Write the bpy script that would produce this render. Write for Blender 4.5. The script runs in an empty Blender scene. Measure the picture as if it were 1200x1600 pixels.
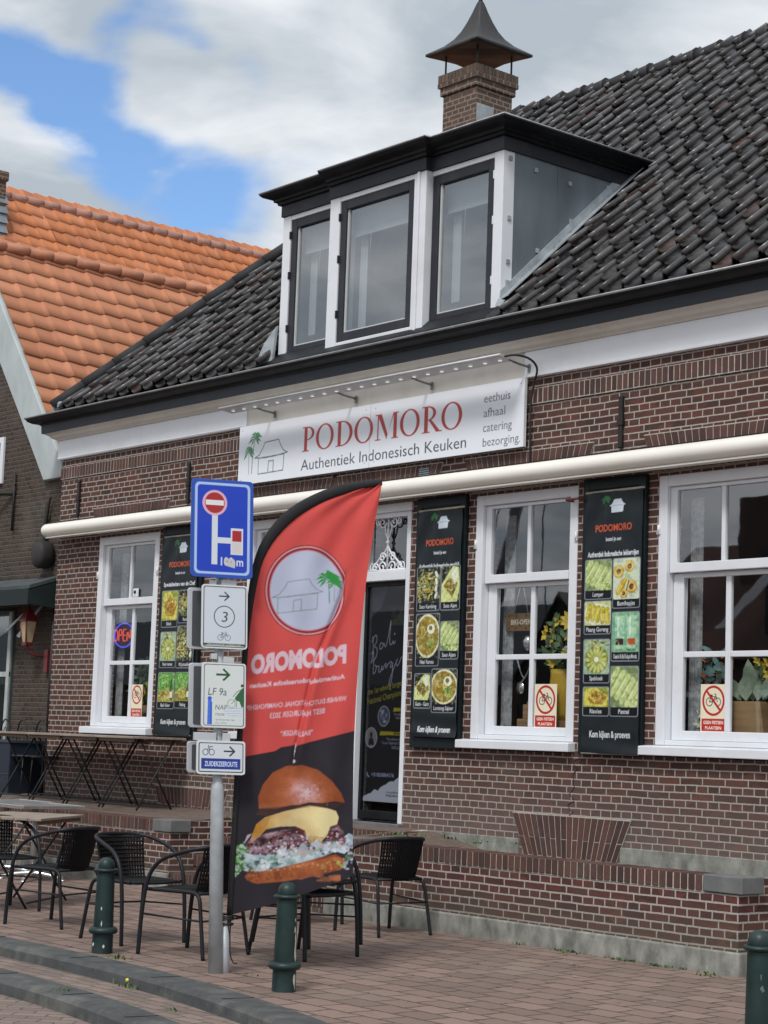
import bpy, bmesh, math, random
import numpy as np
from mathutils import Vector, Matrix

random.seed(7); rng = np.random.default_rng(7)
S = bpy.context.scene
COL = S.collection

# ------------------------------------------------------------------ camera
cam_data = bpy.data.cameras.new("camera")
cam = bpy.data.objects.new("camera", cam_data); COL.objects.link(cam)
def cam_axes(yaw, pitch, roll):
    f = Vector((-math.sin(yaw)*math.cos(pitch), math.cos(yaw)*math.cos(pitch), math.sin(pitch)))
    r0 = Vector((math.cos(yaw), math.sin(yaw), 0)); u0 = r0.cross(f)
    return (math.cos(roll)*r0+math.sin(roll)*u0, -math.sin(roll)*r0+math.cos(roll)*u0, f)
R_, U_, F_ = cam_axes(math.radians(50.12517), math.radians(6.88525), math.radians(2.05162))
cam.matrix_world = Matrix(((R_.x, U_.x, -F_.x, 19.4), (R_.y, U_.y, -F_.y, -11.221), (R_.z, U_.z, -F_.z, 1.5), (0, 0, 0, 1)))
cam_data.sensor_fit = 'VERTICAL'; cam_data.sensor_height = 24.0
cam_data.lens = 2935.88/1600*24.0
cam_data.clip_start = 0.1; cam_data.clip_end = 2000
S.camera = cam
S.view_settings.view_transform = 'Standard'; S.view_settings.look = 'None'
S.view_settings.exposure = 0.18; S.view_settings.gamma = 1.0
S.cycles.max_bounces = 8; S.cycles.transparent_max_bounces = 12; S.cycles.use_denoising = True

# ------------------------------------------------------------------ light
SUN_AZ, SUN_EL = math.radians(-62), math.radians(52)      # azimuth of the sun measured from +X
sdir = Vector((math.cos(SUN_AZ)*math.cos(SUN_EL), math.sin(SUN_AZ)*math.cos(SUN_EL), math.sin(SUN_EL)))
sun_l = bpy.data.lights.new("sun", 'SUN'); sun_l.energy = 2.1; sun_l.angle = math.radians(13); sun_l.color = (1.0, 0.975, 0.94)
sun = bpy.data.objects.new("sun", sun_l); COL.objects.link(sun); sun.location = (12, -20, 30)
sun.rotation_euler = sdir.to_track_quat('Z', 'Y').to_euler()

def lin(r, g=None, b=None):
    if g is None: r, g, b = r
    f = lambda c: (c/255/12.92) if c <= 10.31 else ((c/255+0.055)/1.055)**2.4
    return (f(r), f(g), f(b))

W = bpy.data.worlds.new("World"); S.world = W; W.use_nodes = True
def build_world():
    nt = W.node_tree; nt.nodes.clear(); N = nt.nodes.new; L = nt.links.new
    out = N('ShaderNodeOutputWorld'); bg = N('ShaderNodeBackground'); bg.inputs[1].default_value = 0.1
    sky = N('ShaderNodeTexSky'); sky.sky_type = 'NISHITA'; sky.sun_disc = False
    sky.sun_elevation = SUN_EL; sky.sun_rotation = math.pi/2-SUN_AZ
    tc = N('ShaderNodeTexCoord')
    sep = N('ShaderNodeSeparateXYZ'); L(tc.outputs['Generated'], sep.inputs[0])
    def math_(op, a, b=None, clamp=False):
        m = N('ShaderNodeMath'); m.operation = op; m.use_clamp = clamp
        for k, v in enumerate((a, b)):
            if v is None: continue
            if isinstance(v, (int, float)): m.inputs[k].default_value = v
            else: L(v, m.inputs[k])
        return m.outputs[0]
    zc = math_('MAXIMUM', math_('ADD', sep.outputs[2], 0.16), 0.05)
    px = math_('DIVIDE', sep.outputs[0], zc); py = math_('DIVIDE', sep.outputs[1], zc)
    comb = N('ShaderNodeCombineXYZ'); L(px, comb.inputs[0]); L(py, comb.inputs[1]); L(math_('MULTIPLY', sep.outputs[2], 2.0), comb.inputs[2])
    def noise(scale, detail, rough, off):
        mp = N('ShaderNodeMapping'); mp.inputs[1].default_value = off; L(comb.outputs[0], mp.inputs[0])
        n = N('ShaderNodeTexNoise'); n.inputs['Scale'].default_value = scale; n.inputs['Detail'].default_value = detail
        n.inputs['Roughness'].default_value = rough; n.inputs['Distortion'].default_value = 0.35; L(mp.outputs[0], n.inputs[0]); return n.outputs[0]
    n1 = noise(3.6, 7.0, 0.54, (3.1, 1.7, 0)); n2 = noise(3.4, 6.0, 0.52, (11.3, 4.2, 2.0))
    # a rift of clear sky in the cloud deck over the roofs to the west
    acc = None
    for d, w, amt in CLEAR:
        vm = N('ShaderNodeVectorMath'); vm.operation = 'DOT_PRODUCT'; L(tc.outputs['Generated'], vm.inputs[0]); vm.inputs[1].default_value = d
        mr = N('ShaderNodeMapRange'); mr.interpolation_type = 'SMOOTHSTEP'
        mr.inputs[1].default_value = math.cos(math.radians(w)); mr.inputs[2].default_value = 1.0
        mr.inputs[3].default_value = 0.0; mr.inputs[4].default_value = amt; L(vm.outputs['Value'], mr.inputs[0])
        acc = mr.outputs[0] if acc is None else math_('ADD', acc, mr.outputs[0])
    n3 = noise(5.5, 6.0, 0.55, (7.7, 2.9, 4.0))
    acc = math_('MULTIPLY', acc, math_('ADD', math_('MULTIPLY', n3, 2.0), -0.10))
    cov = math_('SUBTRACT', math_('ADD', n1, 0.26), acc)
    mk = N('ShaderNodeMapRange'); mk.interpolation_type = 'SMOOTHSTEP'; mk.inputs[1].default_value = 0.24; mk.inputs[2].default_value = 0.72
    L(cov, mk.inputs[0])
    # cloud brightness: billows lit from the sun's side
    cr = N('ShaderNodeValToRGB'); e = cr.color_ramp.elements
    e[0].position = 0.36; e[0].color = (*[v*8.4 for v in (0.52, 0.59, 0.66)], 1)
    e[1].position = 0.64; e[1].color = (*[v*8.4 for v in (0.98, 1.02, 1.06)], 1)
    L(n2, cr.inputs[0])
    vs = N('ShaderNodeVectorMath'); vs.operation = 'DOT_PRODUCT'; L(tc.outputs['Generated'], vs.inputs[0]); vs.inputs[1].default_value = tuple(sdir)
    gl = N('ShaderNodeMapRange'); gl.inputs[1].default_value = -0.4; gl.inputs[2].default_value = 1.0; gl.inputs[3].default_value = 0.90; gl.inputs[4].default_value = 1.25
    L(vs.outputs['Value'], gl.inputs[0])
    sc = N('ShaderNodeVectorMath'); sc.operation = 'SCALE'; L(cr.outputs[0], sc.inputs[0]); L(gl.outputs[0], sc.inputs[3])
    sk = N('ShaderNodeMix'); sk.data_type = 'RGBA'; sk.blend_type = 'MULTIPLY'; sk.inputs[0].default_value = 1.0
    L(sky.outputs[0], sk.inputs[6]); sk.inputs[7].default_value = (1.12, 1.36, 1.62, 1)
    mx = N('ShaderNodeMix'); mx.data_type = 'RGBA'; L(mk.outputs[0], mx.inputs[0]); L(sk.outputs[2], mx.inputs[6]); L(sc.outputs[0], mx.inputs[7])
    L(mx.outputs[2], bg.inputs[0]); L(bg.outputs[0], out.inputs[0])
def pix_dir(x, y):
    d = F_+R_*((x-600)/2935.88)-U_*((y-800)/2935.88); return tuple(d.normalized())
CLEAR = [(pix_dir(95, 105), 2.6, 0.52), (pix_dir(165, 195), 2.6, 0.52), (pix_dir(250, 280), 2.9, 0.52), (pix_dir(235, 40), 2.3, 0.46), (pix_dir(15, 130), 2.2, 0.34), (pix_dir(75, 228), 1.5, 0.3), (pix_dir(340, 325), 2.4, 0.34), (pix_dir(370, 95), 1.6, 0.2),
         (pix_dir(225, 140), 2.2, -0.45), (pix_dir(40, 190), 2.0, -0.30), (pix_dir(90, 10), 2.2, -0.35), (pix_dir(90, 290), 2.4, -0.35), (pix_dir(300, 190), 2.4, -0.30)]
build_world()

# ------------------------------------------------------------------ helpers: scene tree
def wloc(o):
    v = Vector((0, 0, 0))
    while o is not None:
        v = v+o.location; o = o.parent
    return v
def thing(name, label, cat, loc=(0, 0, 0), group=None, rotz=0.0):
    o = bpy.data.objects.new(name, None); COL.objects.link(o); o.empty_display_size = 0.1
    o.location = loc; o.rotation_euler = (0, 0, rotz); o['label'] = label; o['category'] = cat
    if group: o['group'] = group
    return o
def tag(o, label, cat, group=None):
    o['label'] = label; o['category'] = cat
    if group: o['group'] = group
    return o
def kids(o): return [c for c in bpy.data.objects if c.parent is o]
def dup(root, loc, rotz, label=None, group=None):
    def cp(o, par):
        c = o.copy(); COL.objects.link(c); c.parent = par
        for ch in kids(o): cp(ch, c)
        return c
    r = cp(root, None); r.location = loc; r.rotation_euler = (0, 0, rotz)
    if label: r['label'] = label
    if group: r['group'] = group
    return r

class MB:
    """collects faces (world or local coordinates) and links them as ONE mesh object"""
    def __init__(s): s.v = []; s.f = []; s.sm = []
    def add(s, vs, fs, smooth=False):
        b = len(s.v); s.v += [tuple(p) for p in vs]
        s.f += [tuple(b+i for i in f) for f in fs]; s.sm += [smooth]*len(fs); return s
    def quad(s, a, b, c, d): return s.add((a, b, c, d), ((0, 1, 2, 3),))
    def box(s, x0, x1, y0, y1, z0, z1):
        return s.add([(x, y, z) for x in (x0, x1) for y in (y0, y1) for z in (z0, z1)],
                     ((0, 1, 3, 2), (4, 6, 7, 5), (0, 4, 5, 1), (2, 3, 7, 6), (0, 2, 6, 4), (1, 5, 7, 3)))
    def obox(s, c, ex, ey, ez):
        c, ex, ey, ez = map(Vector, (c, ex, ey, ez))
        return s.add([c+ex*i+ey*j+ez*k for i in (-1, 1) for j in (-1, 1) for k in (-1, 1)],
                     ((0, 1, 3, 2), (4, 6, 7, 5), (0, 4, 5, 1), (2, 3, 7, 6), (0, 2, 6, 4), (1, 5, 7, 3)))
    def prism(s, poly, d):
        n = len(poly); d = Vector(d); p = [Vector(q) for q in poly]
        return s.add(p+[q+d for q in p], [tuple(range(n))[::-1], tuple(range(n, 2*n))]+[(i, (i+1) % n, n+(i+1) % n, n+i) for i in range(n)])
    def tube(s, pts, r, n=8, smooth=2, closed=False, cap=True):
        P = [Vector(p) for p in pts]
        rr = list(r) if isinstance(r, (list, tuple)) else [r]*len(P)
        for _ in range(smooth):
            Q = []; q = []
            m = len(P)
            for i in range(m if closed else m-1):
                a, b = P[i], P[(i+1) % m]; ra, rb = rr[i], rr[(i+1) % m]
                Q += [a*.75+b*.25, a*.25+b*.75]; q += [ra*.75+rb*.25, ra*.25+rb*.75]
            if not closed: Q = [P[0]]+Q+[P[-1]]; q = [rr[0]]+q+[rr[-1]]
            P, rr = Q, q
        vs = []; m = len(P); up = None
        for i in range(m):
            t = (P[(i+1) % m]-P[i-1]) if closed else (P[min(i+1, m-1)]-P[max(i-1, 0)])
            t = t.normalized() if t.length > 1e-9 else Vector((0, 0, 1))
            if up is None: up = Vector((0, 0, 1)) if abs(t.z) < .9 else Vector((1, 0, 0))
            a = t.cross(up); a = a.normalized() if a.length > 1e-6 else t.orthogonal().normalized()
            b = a.cross(t).normalized(); up = b
            vs += [P[i]+(a*math.cos(2*math.pi*k/n)+b*math.sin(2*math.pi*k/n))*rr[i] for k in range(n)]
        fs = []
        for i in range(m if closed else m-1):
            j = (i+1) % m
            fs += [(i*n+k, i*n+(k+1) % n, j*n+(k+1) % n, j*n+k) for k in range(n)]
        s.add(vs, fs, True)
        if cap and not closed: s.add(vs[:n], (tuple(range(n))[::-1],)); s.add(vs[-n:], (tuple(range(n)),))
        return s
    def lathe(s, prof, c=(0, 0, 0), n=24, rot=0.0):
        vs = [(c[0]+r*math.cos(rot+2*math.pi*k/n), c[1]+r*math.sin(rot+2*math.pi*k/n), c[2]+z) for r, z in prof for k in range(n)]
        return s.add(vs, [(i*n+k, i*n+(k+1) % n, (i+1)*n+(k+1) % n, (i+1)*n+k) for i in range(len(prof)-1) for k in range(n)], n > 6)
    def sphere(s, c, r, n=12, m=8):
        return s.lathe([(max(1e-4, r*math.sin(math.pi*i/m)), -r*math.cos(math.pi*i/m)) for i in range(m+1)], c, n)
    def build(s, name, m, parent=None, bevel=0.0, local=False, seg=2, each=False):
        me = bpy.data.meshes.new(name)
        off = Vector((0, 0, 0)) if (parent is None or local) else wloc(parent)
        me.from_pydata([tuple(Vector(p)-off) for p in s.v], [], s.f)
        me.polygons.foreach_set('use_smooth', s.sm); me.validate(); me.update()
        bm = bmesh.new(); bm.from_mesh(me); bmesh.ops.remove_doubles(bm, verts=bm.verts, dist=1e-5)
        bmesh.ops.recalc_face_normals(bm, faces=bm.faces)
        if each:        # one object per separate piece
            bm.verts.ensure_lookup_table(); seen = set(); last = None
            for v0 in bm.verts:
                if v0.index in seen: continue
                st = [v0]; isl = []; seen.add(v0.index)
                while st:
                    v = st.pop(); isl.append(v)
                    for e in v.link_edges:
                        w = e.other_vert(v)
                        if w.index not in seen: seen.add(w.index); st.append(w)
                ix = {v.index: i for i, v in enumerate(isl)}; fs = {f for v in isl for f in v.link_faces}
                pm = bpy.data.meshes.new(name); pm.from_pydata([tuple(v.co) for v in isl], [], [[ix[v.index] for v in f.verts] for f in fs]); pm.polygons.foreach_set('use_smooth', [f.smooth for f in fs]); pm.update()
                last = link(name, pm, m, parent, bevel, seg)
            bm.free(); return last
        bm.to_mesh(me); bm.free()
        return link(name, me, m, parent, bevel, seg)
def link(name, me, m, parent=None, bevel=0.0, seg=2):
    o = bpy.data.objects.new(name, me); COL.objects.link(o)
    if m: me.materials.append(m)
    if parent is not None: o.parent = parent
    if bevel:
        b = o.modifiers.new('bevel', 'BEVEL'); b.width = bevel; b.segments = seg; b.limit_method = 'ANGLE'; b.angle_limit = math.radians(40)
    return o
def structure(o): o['kind'] = 'structure'; return o

# ------------------------------------------------------------------ helpers: materials
def nodes(name):
    m = bpy.data.materials.new(name); m.use_nodes = True; nt = m.node_tree; nt.nodes.clear()
    out = nt.nodes.new('ShaderNodeOutputMaterial'); p = nt.nodes.new('ShaderNodeBsdfPrincipled'); nt.links.new(p.outputs[0], out.inputs[0])
    return m, nt, p, out
def mth(nt, op, a, b=None, c=None, clamp=False):
    m = nt.nodes.new('ShaderNodeMath'); m.operation = op; m.use_clamp = clamp
    for k, v in enumerate((a, b, c)):
        if v is None: continue
        if isinstance(v, (int, float)): m.inputs[k].default_value = v
        else: nt.links.new(v, m.inputs[k])
    return m.outputs[0]
def mixc(nt, fac, a, b, mode='MIX'):
    m = nt.nodes.new('ShaderNodeMix'); m.data_type = 'RGBA'; m.blend_type = mode
    for k, v in ((0, fac), (6, a), (7, b)):
        if isinstance(v, (int, float)): m.inputs[k].default_value = v
        elif isinstance(v, tuple): m.inputs[k].default_value = (*v[:3], 1)
        else: nt.links.new(v, m.inputs[k])
    return m.outputs[2]
def noise(nt, vec, scale, detail=4, rough=.55):
    n = nt.nodes.new('ShaderNodeTexNoise'); n.inputs['Scale'].default_value = scale; n.inputs['Detail'].default_value = detail
    n.inputs['Roughness'].default_value = rough; nt.links.new(vec, n.inputs[0]); return n.outputs[0]
def ramp(nt, fac, lo, hi, a=0.0, b=1.0):
    m = nt.nodes.new('ShaderNodeMapRange'); m.inputs[1].default_value = lo; m.inputs[2].default_value = hi
    m.inputs[3].default_value = a; m.inputs[4].default_value = b; nt.links.new(fac, m.inputs[0]); return m.outputs[0]
def bump(nt, p, h, strength=.3, dist=.01):
    b = nt.nodes.new('ShaderNodeBump'); b.inputs['Strength'].default_value = strength; b.inputs['Distance'].default_value = dist
    nt.links.new(h, b.inputs['Height']); nt.links.new(b.outputs[0], p.inputs['Normal'])
def worldpos(nt):
    return nt.nodes.new('ShaderNodeNewGeometry').outputs['Position']
def objpos(nt): return nt.nodes.new('ShaderNodeTexCoord').outputs['Object']
def mat(name, col, rough=.6, metal=0.0, var=.15, scale=6.0, bmp=0.0, bscale=60.0, dirt=None, dirt_amt=.4, spec=.5, stretch=None):
    m, nt, p, _ = nodes(name); pos = objpos(nt)
    if stretch:
        mp = nt.nodes.new('ShaderNodeMapping'); mp.inputs[3].default_value = stretch; nt.links.new(pos, mp.inputs[0]); pos = mp.outputs[0]
    n = noise(nt, pos, scale, 6)
    c0 = tuple(v*(1-var) for v in col); c1 = tuple(min(1, v*(1+var)) for v in col)
    c = mixc(nt, ramp(nt, n, .3, .7), c0, c1)
    if dirt is not None:
        d = noise(nt, pos, scale*.45, 8, .68)
        c = mixc(nt, ramp(nt, d, .5, .78, 0, dirt_amt), c, dirt)
    nt.links.new(c, p.inputs['Base Color']); p.inputs['Metallic'].default_value = metal
    nt.links.new(ramp(nt, n, .2, .8, max(.02, rough-.08), min(1, rough+.08)), p.inputs['Roughness'])
    p.inputs['Specular IOR Level'].default_value = spec
    if bmp: bump(nt, p, noise(nt, pos, bscale, 5), bmp, .004)
    return m
def brick_mat(name, bw, rh, c1, c2, mortar, msize=.008, squash=.5, vertical=False, dirt=(.25, .22, .19), dirt_amt=.5, plan=False, angle=0.0, low=None, bstr=.6, cross=True, mrough=.9, off=0.0, moss=None, ms=.12):
    m, nt, p, _ = nodes(name); pos = worldpos(nt)
    sep = nt.nodes.new('ShaderNodeSeparateXYZ'); nt.links.new(pos, sep.inputs[0])
    if plan:
        ca, sa = math.cos(angle), math.sin(angle)
        u = mth(nt, 'ADD', mth(nt, 'MULTIPLY', sep.outputs[0], ca), mth(nt, 'MULTIPLY', sep.outputs[1], sa))
        v = mth(nt, 'SUBTRACT', mth(nt, 'MULTIPLY', sep.outputs[1], ca), mth(nt, 'MULTIPLY', sep.outputs[0], sa))
    else:
        u = mth(nt, 'ADD', sep.outputs[0], sep.outputs[1]); v = sep.outputs[2]
    if vertical: u, v = v, u
    # irregular hand-laid rows
    wob = noise(nt, pos, 1.3, 3); wob2 = noise(nt, pos, 14.0, 2)
    v = mth(nt, 'ADD', mth(nt, 'ADD', v, off), mth(nt, 'ADD', mth(nt, 'MULTIPLY', mth(nt, 'SUBTRACT', wob, .5), .02), mth(nt, 'MULTIPLY', mth(nt, 'SUBTRACT', wob2, .5), .006 if not plan else .03)))
    v = mth(nt, 'ADD', v, 50*rh); 
    if cross:
        fl = mth(nt, 'FLOOR', mth(nt, 'DIVIDE', v, 2*rh))
        u = mth(nt, 'ADD', u, mth(nt, 'MULTIPLY', mth(nt, 'MODULO', fl, 2.0), bw*.5))
    u = mth(nt, 'ADD', u, mth(nt, 'ADD', mth(nt, 'MULTIPLY', mth(nt, 'SUBTRACT', noise(nt, pos, 9.0, 2), .5), .012 if not plan else .05), 40*bw))
    cb = nt.nodes.new('ShaderNodeCombineXYZ'); nt.links.new(u, cb.inputs[0]); nt.links.new(v, cb.inputs[1])
    b = nt.nodes.new('ShaderNodeTexBrick'); b.offset = .5; b.offset_frequency = 2; b.squash = squash; b.squash_frequency = 2
    b.inputs['Scale'].default_value = 1.0; b.inputs['Brick Width'].default_value = bw; b.inputs['Row Height'].default_value = rh
    b.inputs['Mortar Size'].default_value = msize; b.inputs['Mortar Smooth'].default_value = ms; b.inputs['Bias'].default_value = -.1
    b.inputs['Color1'].default_value = (*c1, 1); b.inputs['Color2'].default_value = (*c2, 1); b.inputs['Mortar'].default_value = (*mortar, 1)
    nt.links.new(cb.outputs[0], b.inputs[0])
    g = noise(nt, pos, 38.0, 5, .7)
    bcol = b.outputs[0]
    if not plan:
        vo = nt.nodes.new('ShaderNodeTexVoronoi'); vo.inputs['Scale'].default_value = 1.0; sc = nt.nodes.new('ShaderNodeVectorMath'); sc.operation = 'MULTIPLY'; sc.inputs[1].default_value = (1/bw*1.6, 1/rh*.98, 1); nt.links.new(cb.outputs[0], sc.inputs[0]); nt.links.new(sc.outputs[0], vo.inputs[0])
        vs = nt.nodes.new('ShaderNodeSeparateColor'); nt.links.new(vo.outputs['Color'], vs.inputs[0])
        keepm = mth(nt, 'SUBTRACT', 1.0, b.outputs['Fac'])
        bcol = mixc(nt, mth(nt, 'MULTIPLY', keepm, ramp(nt, vs.outputs[0], .62, .9, 0, .38)), bcol, tuple(v*k for v, k in zip(c1, (.85, 1.15, 1.3))))
        bcol = mixc(nt, mth(nt, 'MULTIPLY', keepm, ramp(nt, vs.outputs[1], .70, .95, 0, .7)), bcol, tuple(v*k for v, k in zip(c1, (1.4, 1.1, 1.0))))
    c = mixc(nt, ramp(nt, g, .3, .75, 0, .45), bcol, tuple(v*.55 for v in c1), 'MIX') if not plan else mixc(nt, ramp(nt, g, .35, .8, 0, .35), b.outputs[0], tuple(v*.5 for v in c1))
    d = noise(nt, pos, 1.1, 9, .7)
    c = mixc(nt, ramp(nt, d, .52, .8, 0, dirt_amt), c, dirt)
    if low is not None:   # splash zone: z0, z1, colour, amount
        w = mth(nt, 'ADD', sep.outputs[2], mth(nt, 'MULTIPLY', mth(nt, 'SUBTRACT', d, .5), .5))
        c = mixc(nt, ramp(nt, w, low[0], low[1], low[3], 0.0), c, low[2])
    if moss is not None:
        q = noise(nt, pos, 2.6, 6, .7)
        c = mixc(nt, mth(nt, 'MULTIPLY', ramp(nt, q, .54, .72, 0, moss[1]), ramp(nt, g, .35, .6)), c, moss[0])
    nt.links.new(c, p.inputs['Base Color'])
    nt.links.new(ramp(nt, g, .2, .8, .72, .95), p.inputs['Roughness']); p.inputs['Specular IOR Level'].default_value = .3
    h = mth(nt, 'SUBTRACT', mth(nt, 'MULTIPLY', g, .35), b.outputs['Fac'])
    bump(nt, p, h, bstr, .012)
    return m
def attr_mat(name, rough=.6, spec=.4, translucent=0.0, rvar=.1, dirt=.06):
    m, nt, p, out = nodes(name); a = nt.nodes.new('ShaderNodeAttribute'); a.attribute_name = 'Col'
    n = noise(nt, objpos(nt), 5.0, 6)
    c = mixc(nt, ramp(nt, n, .4, .75, 0, dirt), a.outputs['Color'], (.2, .19, .17))
    nt.links.new(c, p.inputs['Base Color']); p.inputs['Roughness'].default_value = rough; p.inputs['Specular IOR Level'].default_value = spec
    if translucent:
        t = nt.nodes.new('ShaderNodeBsdfTranslucent'); nt.links.new(c, t.inputs[0])
        mx = nt.nodes.new('ShaderNodeMixShader'); mx.inputs[0].default_value = translucent
        nt.links.new(p.outputs[0], mx.inputs[1]); nt.links.new(t.outputs[0], mx.inputs[2]); nt.links.new(mx.outputs[0], out.inputs[0])
    return m
def tile_mat(name, rough, spec=.5, lichen=None, amt=.5, coat=0.0):
    m, nt, p, _ = nodes(name); a = nt.nodes.new('ShaderNodeAttribute'); a.attribute_name = 'Col'; pos = objpos(nt)
    n = noise(nt, pos, 26.0, 7, .7); n2 = noise(nt, pos, 3.0, 5, .6)
    c = mixc(nt, ramp(nt, n, .35, .7, 0, .55), a.outputs['Color'], (.012, .011, .011), 'MIX') if lichen is not None else mixc(nt, ramp(nt, n2, .35, .7, 0, .12), a.outputs['Color'], (.30, .14, .08))
    if lichen is not None: c = mixc(nt, mth(nt, 'MULTIPLY', ramp(nt, n2, .5, .7), ramp(nt, n, .5, .68, 0, amt)), c, lichen)
    if lichen is None:
        n3 = noise(nt, pos, 1.1, 8, .72)
        c = mixc(nt, ramp(nt, n, .45, .75, 0, .12), c, (.20, .08, .045)); c = mixc(nt, mth(nt, 'MULTIPLY', ramp(nt, n3, .52, .75), ramp(nt, n, .4, .65, 0, .18)), c, (.24, .17, .12))
    nt.links.new(c, p.inputs['Base Color']); nt.links.new(ramp(nt, n, .25, .75, rough-.1, rough+.2), p.inputs['Roughness'])
    p.inputs['Specular IOR Level'].default_value = spec
    bump(nt, p, n, .25, .004)
    return m
def glass_mat(name, refl=.12, tint=(.86, .9, .9), ior=1.55, wav=.0):
    m = bpy.data.materials.new(name); m.use_nodes = True; nt = m.node_tree; nt.nodes.clear()
    out = nt.nodes.new('ShaderNodeOutputMaterial'); t = nt.nodes.new('ShaderNodeBsdfTransparent'); t.inputs[0].default_value = (*tint, 1)
    g = nt.nodes.new('ShaderNodeBsdfGlossy'); g.inputs['Roughness'].default_value = .015; g.inputs[0].default_value = (.97, .98, 1, 1)
    geo = nt.nodes.new('ShaderNodeNewGeometry'); dt = nt.nodes.new('ShaderNodeVectorMath'); dt.operation = 'DOT_PRODUCT'
    nt.links.new(geo.outputs['Normal'], dt.inputs[0]); nt.links.new(geo.outputs['Incoming'], dt.inputs[1])
    f0 = ((ior-1)/(ior+1))**2+refl
    fac = mth(nt, 'ADD', f0, mth(nt, 'MULTIPLY', mth(nt, 'POWER', mth(nt, 'SUBTRACT', 1.0, mth(nt, 'ABSOLUTE', dt.outputs['Value']), clamp=True), 5.0), 1-f0), clamp=True)
    if wav:
        b = nt.nodes.new('ShaderNodeBump'); b.inputs['Strength'].default_value = wav; b.inputs['Distance'].default_value = .02
        nt.links.new(noise(nt, objpos(nt), 2.2, 2), b.inputs['Height']); nt.links.new(b.outputs[0], g.inputs['Normal'])
    mx = nt.nodes.new('ShaderNodeMixShader'); nt.links.new(fac, mx.inputs[0]); nt.links.new(t.outputs[0], mx.inputs[1]); nt.links.new(g.outputs[0], mx.inputs[2])
    nt.links.new(mx.outputs[0], out.inputs[0]); return m
def emit_mat(name, col, s):
    m = bpy.data.materials.new(name); m.use_nodes = True; nt = m.node_tree; nt.nodes.clear()
    out = nt.nodes.new('ShaderNodeOutputMaterial'); e = nt.nodes.new('ShaderNodeEmission'); e.inputs[0].default_value = (*col, 1); e.inputs[1].default_value = s
    nt.links.new(e.outputs[0], out.inputs[0]); return m
# ------------------------------------------------------------------ helpers: printed artwork, drawn in code and carried by the vertices of the printed sheet
_txt = {}
def text_tris(s, bold=0.0):
    k = (s, bold)
    if k not in _txt:
        cu = bpy.data.curves.new('txt', 'FONT'); cu.body = s; cu.size = 1.0; cu.offset = bold; cu.resolution_u = 3
        o = bpy.data.objects.new('txt', cu); COL.objects.link(o)
        dg = bpy.context.evaluated_depsgraph_get(); ev = o.evaluated_get(dg); me = bpy.data.meshes.new_from_object(ev, depsgraph=dg)
        me.calc_loop_triangles()
        v = np.array([tuple(p.co[:2]) for p in me.vertices]).reshape(-1, 2); t = np.array([tuple(q.vertices) for q in me.loop_triangles], int).reshape(-1, 3)
        bpy.data.objects.remove(o); bpy.data.curves.remove(cu); bpy.data.meshes.remove(me)
        _txt[k] = (v, t)
    return _txt[k]
def ell(cx, cy, rx, ry, a0=0, a1=360, n=40):
    return [(cx+rx*math.cos(math.radians(a0+(a1-a0)*i/n)), cy+ry*math.sin(math.radians(a0+(a1-a0)*i/n))) for i in range(n+(0 if a1-a0 == 360 else 1))]
def rect(x0, y0, x1, y1): return [(x0, y0), (x1, y0), (x1, y1), (x0, y1)]
def rrect(x0, y0, x1, y1, r):
    return ell(x1-r, y0+r, r, r, -90, 0, 6)+ell(x1-r, y1-r, r, r, 0, 90, 6)+ell(x0+r, y1-r, r, r, 90, 180, 6)+ell(x0+r, y0+r, r, r, 180, 270, 6)
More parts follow.
